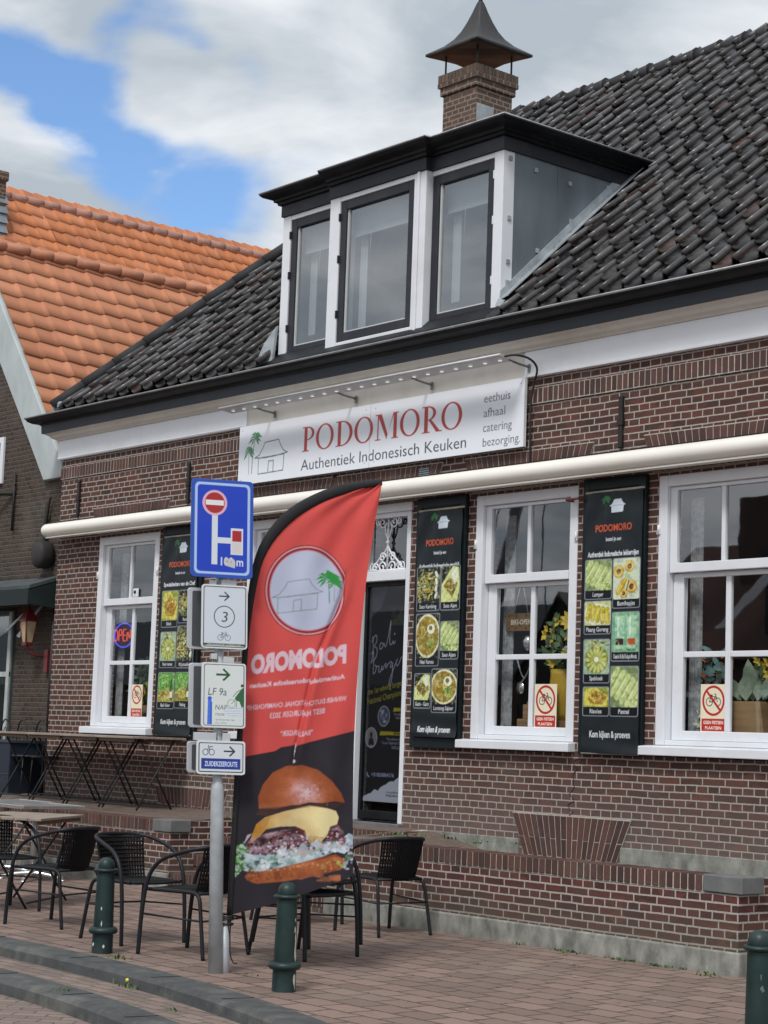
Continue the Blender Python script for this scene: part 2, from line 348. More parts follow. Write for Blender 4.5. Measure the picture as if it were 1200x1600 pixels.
class Canvas:
    SSF = 2
    def __init__(s, w, h, ppm, bg):
        s.w, s.h, s.k = w, h, ppm*Canvas.SSF
        s.nx, s.ny = int(round(w*ppm)), int(round(h*ppm))
        s.a = np.empty((s.ny*Canvas.SSF, s.nx*Canvas.SSF, 3), np.float32); s.a[:] = bg
        s.T = None; s.clip = None
    def _mask(s, rings):
        if s.T is not None: rings = [s.T(np.array(r, float)) for r in rings]
        rings = [np.array(r, float)*s.k for r in rings]
        allp = np.concatenate(rings); H, Wd = s.a.shape[:2]
        x0, y0 = np.floor(allp.min(0)).astype(int); x1, y1 = np.ceil(allp.max(0)).astype(int)
        x0, y0, x1, y1 = max(0, x0), max(0, y0), min(Wd, x1+1), min(H, y1+1)
        if x1 <= x0 or y1 <= y0: return None
        X = np.arange(x0, x1)+.5; Y = np.arange(y0, y1)+.5
        m = np.zeros((y1-y0, x1-x0), bool)
        for r in rings:
            q = np.roll(r, -1, 0)
            for (ax, ay), (bx, by) in zip(r, q):
                if ay == by: continue
                rows = ((Y >= min(ay, by)) & (Y < max(ay, by))).nonzero()[0]
                if len(rows) == 0: continue
                xi = ax+(Y[rows]-ay)*(bx-ax)/(by-ay)
                m[rows] ^= X[None, :] < xi[:, None]
        return x0, y0, x1, y1, m
    def poly(s, pts, col, alpha=1.0, rings=None):
        r = s._mask([pts]+(rings or []))
        if r is None: return
        x0, y0, x1, y1, m = r
        if s.clip is not None: m = m & s.clip[y0:y1, x0:x1]
        b = s.a[y0:y1, x0:x1]; b[m] = b[m]*(1-alpha)+np.array(col, np.float32)*alpha
    def set_clip(s, pts=None):
        s.clip = None
        if pts is None: return
        r = s._mask([pts]); c = np.zeros(s.a.shape[:2], bool)
        if r: c[r[1]:r[3], r[0]:r[2]] = r[4]
        s.clip = c
    def line(s, pts, w, col, alpha=1.0, closed=False):
        P = [np.array(p, float) for p in pts]
        if closed: P.append(P[0])
        for a, b in zip(P[:-1], P[1:]):
            d = b-a; L = np.hypot(*d)
            if L < 1e-9: continue
            n = np.array([-d[1], d[0]])/L*w/2; e = d/L*w*.3
            s.poly([a-n-e, b-n+e, b+n+e, a+n-e], col, alpha)
    def ring(s, cx, cy, rx, ry, w, col, alpha=1.0): s.poly(ell(cx, cy, rx, ry, n=64), col, alpha, [ell(cx, cy, rx-w, ry-w, n=64)])
    def text(s, t, x, y, h, col, w=None, align='l', bold=0.0, mirror=False, shear=0.0, slant=0.0, alpha=1.0):
        v, tr = text_tris(t, bold); 
        if len(tr) == 0: return
        cap = text_tris('H', bold)[0][:, 1].max()
        p = v.copy(); p[:, 0] -= p[:, 0].min(); tw = p[:, 0].max(); sy = h/cap; sx = sy if w is None else w/tw
        p[:, 0] = (p[:, 0]+slant*p[:, 1])*sx; p[:, 1] *= sy; tw *= sx
        if mirror: p[:, 0] = tw-p[:, 0]
        p[:, 0] += x-(tw if align == 'r' else tw/2 if align == 'c' else 0); p[:, 1] += y+shear*(p[:, 0]-x)
        if s.T is not None: p = s.T(p)
        p = p*s.k; H, Wd = s.a.shape[:2]
        x0, y0 = np.floor(p.min(0)).astype(int)-1; x1, y1 = np.ceil(p.max(0)).astype(int)+1
        x0, y0, x1, y1 = max(0, x0), max(0, y0), min(Wd, x1), min(H, y1)
        if x1 <= x0 or y1 <= y0: return
        m = np.zeros((y1-y0, x1-x0), bool)
        for a, b, c in p[tr]:
            lo = np.floor(np.minimum(np.minimum(a, b), c)).astype(int); hi = np.ceil(np.maximum(np.maximum(a, b), c)).astype(int)+1
            u0, v0, u1, v1 = max(x0, lo[0]), max(y0, lo[1]), min(x1, hi[0]), min(y1, hi[1])
            if u1 <= u0 or v1 <= v0: continue
            X = (np.arange(u0, u1)+.5)[None, :]; Y = (np.arange(v0, v1)+.5)[:, None]
            e1 = (b[0]-a[0])*(Y-a[1])-(b[1]-a[1])*(X-a[0]); e2 = (c[0]-b[0])*(Y-b[1])-(c[1]-b[1])*(X-b[0]); e3 = (a[0]-c[0])*(Y-c[1])-(a[1]-c[1])*(X-c[0])
            m[v0-y0:v1-y0, u0-x0:u1-x0] |= ((e1 >= -.2) & (e2 >= -.2) & (e3 >= -.2)) | ((e1 <= .2) & (e2 <= .2) & (e3 <= .2))
        b_ = s.a[y0:y1, x0:x1]; b_[m] = b_[m]*(1-alpha)+np.array(col, np.float32)*alpha
    def blobs(s, box, pal, n, rmin, rmax, rg, stretch=2.0, ang=None, alpha=.9):
        x0, y0, x1, y1 = box; s.set_clip(rect(*box))
        for _ in range(n):
            cx, cy = rg.uniform(x0, x1), rg.uniform(y0, y1); r = rg.uniform(rmin, rmax); st = rg.uniform(1, stretch)
            a = rg.uniform(0, math.pi) if ang is None else ang+rg.normal(0, .25)
            ca, sa = math.cos(a), math.sin(a); jit = [rg.uniform(.75, 1.15) for _ in range(12)]
            pts = []
            for i in range(12):
                t = 2*math.pi*i/12; ex, ey = r*st*math.cos(t)*jit[i], r*math.sin(t)*jit[i]
                pts.append((cx+ex*ca-ey*sa, cy+ex*sa+ey*ca))
            c = np.array(pal[rg.integers(len(pal))])*rg.uniform(.8, 1.15)
            s.poly(pts, np.clip(c, 0, 1), alpha)
        s.set_clip(None)
    def fractal(s, box, cells, rg, octaves=4, rough=.55):
        x0, y0, x1, y1 = box; h, w = y1-y0, x1-x0; out = np.zeros((h, w), np.float32); amp = 1.0; tot = 0
        for o in range(octaves):
            n = max(2, int(cells*2**o)); gy = max(2, int(n*h/max(w, 1))+1); g = rg.random((gy+2, n+2)).astype(np.float32)
            Y = np.linspace(0, gy, h); X = np.linspace(0, n, w); iy, ix = Y.astype(int), X.astype(int); fy, fx = (Y-iy)[:, None], (X-ix)[None, :]
            fy = fy*fy*(3-2*fy); fx = fx*fx*(3-2*fx)
            out += amp*((g[iy][:, ix]*(1-fx)+g[iy][:, ix+1]*fx)*(1-fy)+(g[iy+1][:, ix]*(1-fx)+g[iy+1][:, ix+1]*fx)*fy); tot += amp; amp *= rough
        return out/tot
    def paint(s, pts, fn, rg, cells=8, octaves=4):
        """fill a shape with fn(x, y, n) -> colour; n = fractal noise, x / y in 0..1 across the shape"""
        r = s._mask([pts]); 
        if r is None: return
        x0, y0, x1, y1, m = r
        if s.clip is not None: m = m & s.clip[y0:y1, x0:x1]
        n = s.fractal((x0, y0, x1, y1), cells, rg, octaves)
        X, Y = np.meshgrid(np.linspace(0, 1, x1-x0), np.linspace(0, 1, y1-y0))
        c, a = fn(X, Y, n); b = s.a[y0:y1, x0:x1]; a = (a*m)[..., None] if not np.isscalar(a) else (a*m.astype(np.float32))[..., None]
        b[:] = b*(1-a)+c*a
    def grain(s, amt, rg):
        s.a *= (1+rg.normal(0, amt, s.a.shape[:2]).astype(np.float32))[..., None]
    def result(s):
        q = Canvas.SSF; H, Wd = s.a.shape[:2]
        return np.clip(s.a.reshape(H//q, q, Wd//q, q, 3).mean((1, 3)), 0, 1)
def sheet(name, colours, P, m, parent=None, keep=None, thick=0.0):
    """grid mesh through the points P (ny, nx, 3), each with its printed colour"""
    ny, nx = P.shape[:2]; me = bpy.data.meshes.new(name)
    off = np.array(wloc(parent)) if parent is not None else np.zeros(3)
    idx = np.arange(ny*nx).reshape(ny, nx)
    q = np.stack([idx[:-1, :-1], idx[:-1, 1:], idx[1:, 1:], idx[1:, :-1]], -1).reshape(-1, 4)
    if keep is not None:
        k = (keep[:-1, :-1] & keep[:-1, 1:] & keep[1:, 1:] & keep[1:, :-1]).reshape(-1); q = q[k]
    me.vertices.add(ny*nx); me.vertices.foreach_set('co', (P.reshape(-1, 3)-off).astype(np.float32).ravel())
    me.loops.add(len(q)*4); me.loops.foreach_set('vertex_index', q.astype(np.int32).ravel())
    me.polygons.add(len(q)); me.polygons.foreach_set('loop_start', np.arange(0, len(q)*4, 4, dtype=np.int32)); me.polygons.foreach_set('loop_total', np.full(len(q), 4, np.int32))
    me.polygons.foreach_set('use_smooth', np.ones(len(q), bool))
    me.update(calc_edges=True)
    a = me.color_attributes.new('Col', 'FLOAT_COLOR', 'POINT')
    c = np.ones((ny*nx, 4), np.float32); c[:, :3] = colours.reshape(-1, 3); a.data.foreach_set('color', c.ravel())
    o = link(name, me, m, parent)
    if thick:
        sm = o.modifiers.new('thickness', 'SOLIDIFY'); sm.thickness = thick; sm.offset = -1
    return o
def flat_sheet(name, cv, o, ex, ey, m, parent=None, keep=None, wav=None, thick=0.0):
    """a flat print: o = lower left corner, ex / ey = unit axes along width and height"""
    c = cv.result(); ny, nx = c.shape[:2]
    u = np.linspace(0, cv.w, nx)[None, :, None]; v = np.linspace(0, cv.h, ny)[:, None, None]
    ex, ey = np.array(ex, float), np.array(ey, float); n = np.cross(ex, ey)
    P = np.array(o, float)+u*ex+v*ey
    if wav is not None: P = P+wav(u, v)*n
    return sheet(name, c, P, m, parent, keep, thick)
def serif_word(cv, x, y, h, w, col, bg):
    """PODOMORO in roman capitals with thick and thin strokes"""
    adv = {'P': .66, 'O': .93, 'D': .86, 'M': 1.08, 'R': .80}; word = 'PODOMORO'
    tot = sum(adv[c] for c in word); k = w/tot; q = x
    def T(pts): return [(q+px*k, y+py*h) for px, py in pts]
    def F(pts, c=col): cv.poly(T(pts), c)
    stem = lambda a, b: (F(rect(a, 0, b, 1)), F(rect(a-.09, 0, b+.09, .045)), F(rect(a-.09, .955, b+.06, 1)))
    for c in word:
        if c == 'O':
            F(ell(.44, .5, .42, .52, n=60)); F(ell(.44, .5, .285, .465, n=60), bg)
        elif c == 'D':
            F([(.2, 0)]+ell(.30, .5, .50, .5, -90, 90, 40)+[(.2, 1)]); F([(.25, .05)]+ell(.30, .5, .36, .45, -90, 90, 40)+[(.25, .95)], bg); stem(.12, .27)
        elif c in 'PR':
            F([(.2, .45)]+ell(.27, .725, .33, .275, -90, 90, 30)+[(.2, 1)]); F([(.25, .50)]+ell(.27, .725, .205, .225, -90, 90, 30)+[(.25, .95)], bg); stem(.12, .27)
            if c == 'R': F([(.30, .47), (.42, .47), (.80, 0), (.62, 0)]); F(rect(.6, 0, .86, .04))
        elif c == 'M':
            F([(.12, 1), (.3, 1), (.58, .2), (.53, 0)]); F([(.85, 1), (.80, 1), (.53, 0), (.56, .16)])
            F(rect(.12, 0, .175, 1)); F(rect(.82, 0, .965, 1)); F(rect(.03, 0, .27, .045)); F(rect(.74, 0, 1.04, .045)); F(rect(.03, .955, .2, 1)); F(rect(.82, .955, 1.04, 1))
        q += adv[c]*k
def palm(cv, x, y, h, col, trunk, r, mirror=1, n=9, seed=1):
    rg = np.random.default_rng(seed); top = (x+mirror*h*.12, y+h)
    cv.line([(x, y), (x+mirror*h*.02, y+h*.4), (x+mirror*h*.06, y+h*.75), top], h*.03, trunk)
    for i in range(n):
        a = math.radians(-40+260*i/(n-1)); L = r*rg.uniform(.75, 1.1); c, s_ = math.cos(a), math.sin(a)
        tip = (top[0]+c*L, top[1]+s_*L*.8-L*.25); mid = (top[0]+c*L*.55, top[1]+s_*L*.6); w = L*.13
        cv.poly([top, (mid[0]-s_*w, mid[1]+c*w+w*.3), tip, (mid[0]+s_*w, mid[1]-c*w)], col)
def hut(cv, x0, y0, w, h, col, lw, fill=None):
    """outline of a hut with a flared roof and a door: the house mark"""
    X = lambda a: x0+a*w; Y = lambda a: y0+a*h
    body = [(X(.12), Y(0)), (X(.88), Y(.02)), (X(.90), Y(.52)), (X(.12), Y(.50))]
    roof = [(X(0), Y(.52)), (X(.14), Y(.60)), (X(.25), Y(.82)), (X(.30), Y(.97)), (X(.72), Y(1.0)), (X(.79), Y(.80)), (X(.88), Y(.64)), (X(1.0), Y(.56)), (X(.6), Y(.50)), (X(.3), Y(.49))]
    if fill is not None: cv.poly(body, fill); cv.poly(roof, fill)
    cv.line(body, lw, col, closed=True); cv.line(roof, lw, col, closed=True)
    cv.line([(X(.42), Y(0)), (X(.43), Y(.36)), (X(.58), Y(.37)), (X(.58), Y(0))], lw, col)
def bicycle(cv, x, y, w, col, lw):
    r = w*.23; a, b = (x+r, y+r), (x+w-r, y+r); h = (x+w*.42, y+r); st = (x+w*.36, y+w*.52); hb = (x+w*.66, y+w*.54)
    for c in (a, b): cv.ring(c[0], c[1], r, r, lw, col)
    for p in ((a, st), (st, h), (a, h), (h, hb), (st, (hb[0], hb[1]-w*.06)), (hb, b)): cv.line(p, lw, col)
    cv.line([(st[0]-w*.07, st[1]+w*.05), (st[0]+w*.06, st[1]+w*.05)], lw*1.5, col); cv.line([hb, (hb[0]-w*.02, hb[1]+w*.09), (hb[0]-w*.1, hb[1]+w*.1)], lw, col)
def arrow(cv, x, y, w, col, lw):
    cv.line([(x, y), (x+w-lw*.5, y)], lw, col); cv.line([(x+w*.55, y+w*.42), (x+w, y), (x+w*.55, y-w*.42)], lw, col)
# ------------------------------------------------------------------ materials
BR1, BR2, MORT = (.106, .047, .036), (.050, .026, .022), (.43, .39, .35)
M_BRICK = brick_mat('brick', .222, .0586, BR1, BR2, MORT, .0070, dirt=(.22, .19, .165), dirt_amt=.42, ms=.3, low=(.62, 1.30, (.25, .225, .20), .32))
M_TERR = brick_mat('terrace_brick', .222, .0590, (.112, .043, .036), (.052, .026, .024), (.47, .43, .39), .0078, ms=.3, dirt=(.16, .15, .12), dirt_amt=.5, low=(.05, .45, (.10, .10, .075), .55))
M_OLDBRICK = brick_mat('old_brick', .20, .056, (.080, .056, .042), (.030, .024, .021), (.120, .105, .092), .010, ms=.6, dirt=(.16, .14, .12), dirt_amt=.7, bstr=1.0)
M_CHIM = brick_mat('chimney_brick', .222, .0640, (.115, .070, .050), (.075, .050, .040), (.26, .225, .19), .009, dirt=(.16, .13, .09), dirt_amt=.5)
M_WHITE = mat('white_paint', (.70, .72, .755), .42, var=.03, scale=3, dirt=(.42, .40, .35), dirt_amt=.38)
M_BEIGE = mat('beige_paint', (.60, .57, .52), .55, var=.06, scale=3, dirt=(.32, .27, .2), dirt_amt=.5)
M_CASING = mat('cream_metal', (.82, .79, .72), .4, var=.04, scale=2, dirt=(.45, .4, .33), dirt_amt=.3, stretch=(.3, 1, 1))
M_ANTH = mat('anthracite_paint', (.022, .024, .031), .5, spec=.3, var=.12, scale=4, dirt=(.10, .10, .10), dirt_amt=.3)
M_BOARD = mat('grey_board', (.036, .043, .053), .55, spec=.3, var=.12, scale=4, dirt=(.12, .12, .12), dirt_amt=.3, stretch=(.4, 1, 1))
M_BLACK = mat('black_paint', (.006, .007, .009), .45, spec=.25, var=.2, scale=5, dirt=(.06, .06, .06), dirt_amt=.3)
M_ZINC = mat('weathered_zinc', (.155, .185, .205), .55, metal=.25, var=.22, scale=2.2, dirt=(.24, .26, .28), dirt_amt=.45, stretch=(1, 1, .35))
M_LEAD = mat('lead_flashing', (.34, .37, .39), .6, metal=.2, var=.25, scale=7, dirt=(.12, .13, .13), dirt_amt=.55)
M_STONE = mat('concrete', (.235, .235, .21), .9, var=.4, scale=11, bmp=.8, bscale=45, dirt=(.075, .08, .062), dirt_amt=.9, stretch=(1, 1, .6))
M_CAPST = mat('bluestone', (.135, .14, .14), .75, var=.2, scale=6, bmp=.25, bscale=70, dirt=(.22, .22, .2), dirt_amt=.4)
M_SHUT = mat('shutter_paint', (.007, .012, .014), .45, spec=.25, var=.2, scale=4)
M_IRON = mat('wrought_iron', (.010, .009, .009), .6, var=.3, scale=9, dirt=(.08, .04, .025), dirt_amt=.4)
M_GLASS = glass_mat('window_glass', .13, (.90, .92, .92), 1.5, wav=.02)
M_GLASSD = glass_mat('dormer_glass', .22, (.70, .74, .76), 1.6, wav=.015)
M_GLASSDOOR = glass_mat('door_glass', .0, (.85, .88, .88), 1.5)
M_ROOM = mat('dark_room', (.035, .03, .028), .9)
M_LACE = mat('lace_curtain', (.34, .35, .36), .9, var=.45, scale=24)
M_BLIND = mat('pale_blind', (.50, .52, .52), .8, var=.06, scale=4)
M_TILE = tile_mat('glazed_pantile', .27, .46, lichen=(.17, .16, .14), amt=.7)
M_OTILE = tile_mat('orange_tile', .75, .25)
M_COWL = mat('cowl_metal', (.034, .032, .034), .55, metal=.3, var=.3, scale=6, dirt=(.045, .055, .03), dirt_amt=.7)
M_CABLE = mat('black_rubber', (.012, .012, .012), .6)

# ------------------------------------------------------------------ the restaurant house
house = thing('brick_house', 'dark brick restaurant house with black pantile roof, wide dormer and white sash windows', 'house', (6.7, 0, 0))
WIN = [(0.93, 2.18), (3.83, 5.08), (7.25, 8.50), (9.39, 10.64)]
WZ0, WZ1 = 1.53, 3.665
DOOR = (5.60, 6.37, .74, 3.665)
XR = 13.6
def wall_holes(mb, x0, x1, z0, z1, holes, y, depth):
    xs = sorted({x0, x1, *[h[0] for h in holes], *[h[1] for h in holes]}); zs = sorted({z0, z1, *[h[2] for h in holes], *[h[3] for h in holes]})
    for a, b in zip(xs[:-1], xs[1:]):
        for c, d in zip(zs[:-1], zs[1:]):
            if any(h[0] <= a and b <= h[1] and h[2] <= c and d <= h[3] for h in holes): continue
            mb.quad((a, y, c), (b, y, c), (b, y, d), (a, y, d))
    for a, b, c, d in holes:
        mb.quad((a, y, c), (a, y+depth, c), (a, y+depth, d), (a, y, d)); mb.quad((b, y, c), (b, y, d), (b, y+depth, d), (b, y+depth, c))
        mb.quad((a, y, d), (a, y+depth, d), (b, y+depth, d), (b, y, d)); mb.quad((a, y, c), (b, y, c), (b, y+depth, c), (a, y+depth, c))
mb = MB()
wall_holes(mb, 0, XR, -.3, 5.06, [(a, b, WZ0-.09, WZ1) for a, b in WIN]+[DOOR], 0.0, .28)
mb.quad((0, 0, -.3), (0, 8.1, -.3), (0, 8.1, 5.06), (0, 0, 5.06)); mb.quad((XR, 0, -.3), (XR, 0, 5.06), (XR, 8.1, 5.06), (XR, 8.1, -.3))
mb.quad((0, 8.1, -.3), (XR, 8.1, -.3), (XR, 8.1, 5.06), (0, 8.1, 5.06))
mb.build('wall', M_BRICK, house)
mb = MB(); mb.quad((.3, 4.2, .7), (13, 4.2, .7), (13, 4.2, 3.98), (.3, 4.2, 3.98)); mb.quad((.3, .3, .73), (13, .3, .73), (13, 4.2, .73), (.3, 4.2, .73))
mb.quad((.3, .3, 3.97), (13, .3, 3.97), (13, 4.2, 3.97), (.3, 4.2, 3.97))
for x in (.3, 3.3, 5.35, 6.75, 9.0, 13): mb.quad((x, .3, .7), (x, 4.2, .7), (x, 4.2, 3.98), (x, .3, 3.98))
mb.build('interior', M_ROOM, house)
# brick courses that stand on edge
def arch_bricks(xc, w_top, w_bot, z0, z1, n, y=-.014, split=0, dpt=.04):
    b = MB(); 
    for i in range(n):
        a0, a1 = i/n, (i+1)/n
        def X(t, k): return xc+(-.5+t)*((1-k)*w_bot+k*w_top)
        g = .0045
        cuts = [0, 1] if not split else ([0, .36, 1] if i % 2 else [0, .64, 1])
        for k0, k1 in zip(cuts[:-1], cuts[1:]):
            h0 = z0+(z1-z0)*k0+.004; h1 = z0+(z1-z0)*k1-.004; yy = y+random.uniform(-.002, .001)
            p = [(X(a0, k0)+g, yy, h0), (X(a1, k0)-g, yy, h0), (X(a1, k1)-g, yy, h1), (X(a0, k1)+g, yy, h1)]
            b.prism(p, (0, dpt, 0))
    return b
def single_brick_mat():
    m, nt, p, _ = nodes('cut_brick'); pos = worldpos(nt); geo = nt.nodes.new('ShaderNodeNewGeometry')
    c = mixc(nt, geo.outputs['Random Per Island'], BR2, tuple(v*1.15 for v in BR1)); g = noise(nt, pos, 38, 5, .7)
    c = mixc(nt, ramp(nt, g, .3, .75, 0, .5), c, tuple(v*.5 for v in BR1)); d = noise(nt, pos, 2.0, 7, .7)
    c = mixc(nt, ramp(nt, d, .55, .8, 0, .4), c, (.2, .17, .14))
    nt.links.new(c, p.inputs['Base Color']); p.inputs['Roughness'].default_value = .85; bump(nt, p, g, .4, .006); return m
M_CUT = single_brick_mat()
M_MORT = mat('mortar', tuple(v*.95 for v in MORT), .95, var=.2, scale=20, bmp=.4, bscale=90)
def soldiers(x0, x1, y0, y1, z0, z1, pitch=.0615, jz=.003):
    b = MB(); n = max(1, int(round((x1-x0)/pitch))); p = (x1-x0)/n
    for i in range(n):
        g = .0062+random.uniform(-.0015, .0015); dy = random.uniform(-.002, .0015)
        b.box(x0+i*p+g, x0+(i+1)*p-g, y0+dy, y1, z0+random.uniform(0, jz), z1-random.uniform(0, jz))
    return b
q = soldiers(-.006, XR, -.020, .02, 4.42, 4.545).build('soldier_course', M_CUT, house)
mb = MB(); mb.box(-.004, XR, -.0170, .0, 4.412, 4.55); mb.build('mortar_bed', M_MORT, q)
for xc in (8.49, 3.0):       # relieving arches over the cellar openings
    a = arch_bricks(xc, 1.34, .88, .40, .925, 19, split=1).build('relieving_arch', M_CUT, house)
    mb = MB(); mb.prism([(xc-.44, -.0112, .40), (xc+.44, -.0112, .40), (xc+.675, -.0112, .93), (xc-.675, -.0112, .93)], (0, .02, 0)); o = mb.build('mortar_bed', M_MORT, a)
for a, b in WIN+[(5.35, 6.62)]:
    xc = (a+b)/2; w = b-a
    q = arch_bricks(xc, w+.34, w+.12, 3.70, 4.01 if w > 1.0 else 4.0, 22, split=1).build('window_arch', M_CUT, house)
    mb = MB(); mb.prism([(xc-w/2-.06, -.0112, 3.70), (xc+w/2+.06, -.0112, 3.70), (xc+w/2+.17, -.0112, 4.015), (xc-w/2-.17, -.0112, 4.015)], (0, .02, 0)); mb.build('mortar_bed', M_MORT, q)
for x0, x1 in ((6.40, 7.90), (9.06, XR)):
    mb = MB(); mb.box(x0, x1, -.022, .02, .30, .712); mb.build('plinth', M_STONE, house, .006)
mb = MB(); cz = [1.43-.0293*k for k in range(18)]; cp = [(8.53+.02*math.sin(k*2.1)+(.03 if k % 4 < 2 else 0)-.004*k, -.0015, z) for k, z in enumerate(cz)]; mb.tube(cp, .0035, 5, 0); mb.build('wall_crack', M_IRON, house)
for x, z0, z1 in ((.43, 3.95, 4.37), (2.70, 3.93, 4.37), (8.975, 3.93, 4.36)):
    mb = MB(); mb.box(x-.022, x+.022, -.032, -.004, z0, z1); mb.box(x-.032, x+.032, -.040, -.006, (z0+z1)/2-.03, (z0+z1)/2+.03); mb.build('wall_anchor', M_IRON, house, .005)
# cornice, cut at a mitre and returned at the left corner
def mitre(prof, path, m, name, parent, bev=0.0, ends=True):
    """prof: closed list of (outward distance, z); path: function d -> list of (x, y)"""
    b = MB(); n = len(prof); P = [path(d) for d, z in prof]; k = len(P[0])
    vs = [(P[i][j][0], P[i][j][1], prof[i][1]) for j in range(k) for i in range(n)]
    fs = [(j*n+i, j*n+(i+1) % n, (j+1)*n+(i+1) % n, (j+1)*n+i) for j in range(k-1) for i in range(n)]
    if ends: fs += [tuple(range(n))[::-1], tuple(range((k-1)*n, k*n))]
    b.add(vs, fs); return b.build(name, m, parent, bev)
ret = lambda d: [(-d, .24), (-d, -d), (XR, -d)]
mitre([(-.02, 4.875), (.062, 4.875), (.075, 4.89), (.115, 4.905), (.135, 4.932), (.185, 4.955), (-.02, 4.955)], ret, M_BEIGE, 'soffit_moulding', house)
mitre([(-.02, 4.957), (.200, 4.957), (.206, 5.052), (-.02, 5.052)], ret, M_BOARD, 'gutter_board', house)
gut = mitre([(-.02, 5.054), (.215, 5.054), (.225, 5.066), (.285, 5.074), (.33, 5.098), (.352, 5.134), (.342, 5.136), (.31, 5.10), (.05, 5.085), (-.02, 5.09)], ret, M_BLACK, 'gutter', house)
M_LIP = mat('gutter_lip', (.30, .31, .32), .4, metal=.5, var=.2, scale=8)
mb = MB(); mb.tube([(-.352, .22, 5.138), (-.352, -.352, 5.138), (XR, -.352, 5.138)], .0115, 8, 0); mb.build('gutter_lip', M_LIP, gut)
fz = mitre([(-.02, 4.645), (.046, 4.645), (.054, 4.66), (.048, 4.672), (.048, 4.873), (-.02, 4.873)], lambda d: [(-d, .2), (-d, -d), (3.76, -d)], M_WHITE, 'frieze_board', house)
mb = MB(); mb.box(7.86, XR, -.048, .0, 4.645, 4.873); mb.box(7.86, XR, -.054, -.048, 4.648, 4.668); mb.build('frieze_board', M_WHITE, house)
mb = MB(); mb.box(3.76, 7.86, -.030, .0, 4.60, 4.873); o = mb.build('frieze_board', M_BEIGE, house); o['label'] = 'set back beige stretch of frieze above the sign'
mb = MB(); mb.box(0, XR, -.10, .0, 5.06, 5.20); mb.build('eaves_board', M_BLACK, house)
mb = MB(); mb.box(6.46, 6.62, -.012, .01, 3.90, 3.985)
for k in range(4): mb.box(6.47, 6.61, -.02, -.008, 3.905+k*.02, 3.917+k*.02)
mb.build('air_vent', mat('vent_metal', (.22, .27, .29), .5, metal=.3), house)

# windows: white box sashes, two panes above four
M_HOOK = mat('red_iron', (.16, .03, .03), .5)
def window(x0, x1):
    w = MB()
    w.box(x0+.002, x0+.092, -.006, .13, WZ0, WZ1-.002); w.box(x1-.092, x1-.002, -.006, .13, WZ0, WZ1-.002)
    w.box(x0+.092, x1-.092, -.004, .13, WZ1-.092, WZ1-.002); w.box(x0+.092, x1-.092, .004, .13, WZ0, WZ0+.04)
    win = w.build('window', M_WHITE, house, .006)
    xc = (x0+x1)/2
    u = MB(); y0, y1 = .030, .075; a, b, z0, z1 = x0+.094, x1-.094, 2.885, WZ1-.094
    u.box(a, a+.07, y0, y1, z0, z1); u.box(b-.035, b, y0, y1, z0, z1); u.box(a+.07, b-.035, y0+.001, y1, z1-.03, z1); u.box(a+.07, b-.035, y0-.006, y1, z0, z0+.075)
    u.box(xc-.014, xc+.024, y0+.004, y1, z0+.075, z1-.03); u.build('upper_sash', M_WHITE, win, .005)
    l = MB(); y0, y1 = .082, .125; z0, z1 = WZ0+.042, 2.884
    l.box(a, a+.105, y0, y1, z0, z1); l.box(b-.045, b, y0, y1, z0, z1); l.box(a+.105, b-.045, y0+.001, y1, z1-.04, z1); l.box(a+.105, b-.045, y0+.001, y1, z0, z0+.075)
    l.box(xc-.006, xc+.044, y0+.006, y1, z0+.075, z1-.04)
    for q0, q1 in ((a+.105, xc-.006), (xc+.044, b-.045)): l.box(q0, q1, y0+.007, y1, 2.22, 2.265)
    l.build('lower_sash', M_WHITE, win, .005)
    g = MB(); g.quad((a+.05, .056, 2.94), (b-.03, .056, 2.94), (b-.03, .056, WZ1-.11), (a+.05, .056, WZ1-.11)); g.build('pane', M_GLASS, win)
    g = MB(); g.quad((a+.09, .106, WZ0+.1), (b-.04, .106, WZ0+.1), (b-.04, .106, 2.86), (a+.09, .106, 2.86)); g.build('pane', M_GLASS, win)
    s = MB(); s.prism([(x0-.105, -.085, WZ0-.082), (x0-.105, -.085, WZ0-.012), (x0-.105, .02, WZ0-.001), (x0-.105, .02, WZ0-.082)], (x1-x0+.125, 0, 0)); s.build('sill', M_WHITE, win, .006)
    h = MB()
    for xx in (x0+.01, x1-.012):
        h.tube([(xx, -.012, 3.20), (xx, -.012, 3.27)], .012, 8, 0); h.box(xx-.015, xx+.015, -.02, -.004, 3.195, 3.215)
    h.build('hinge', M_WHITE, win, each=True)
    c = MB()
    n = 24
    for k in range(n):
        xa, xb = x0+.13+.13*k/n, x0+.13+.13*(k+1)/n
        ya, yb = .24+.02*math.sin(k*1.7), .24+.02*math.sin((k+1)*1.7)
        c.add([(xa, ya, WZ0+.1), (xb, yb, WZ0+.1), (xb, yb, 3.5), (xa, ya, 3.5)], ((0, 1, 2, 3),), True)
    c.build('curtain', M_LACE, win)
    return win
wins = [window(a, b) for a, b in WIN]
mb = MB(); mb.tube([(8.455, -.02, 3.53), (8.455, -.10, 3.53), (8.60, -.10, 3.535)], .012, 6, 0); mb.build('shutter_hook', M_HOOK, wins[2])

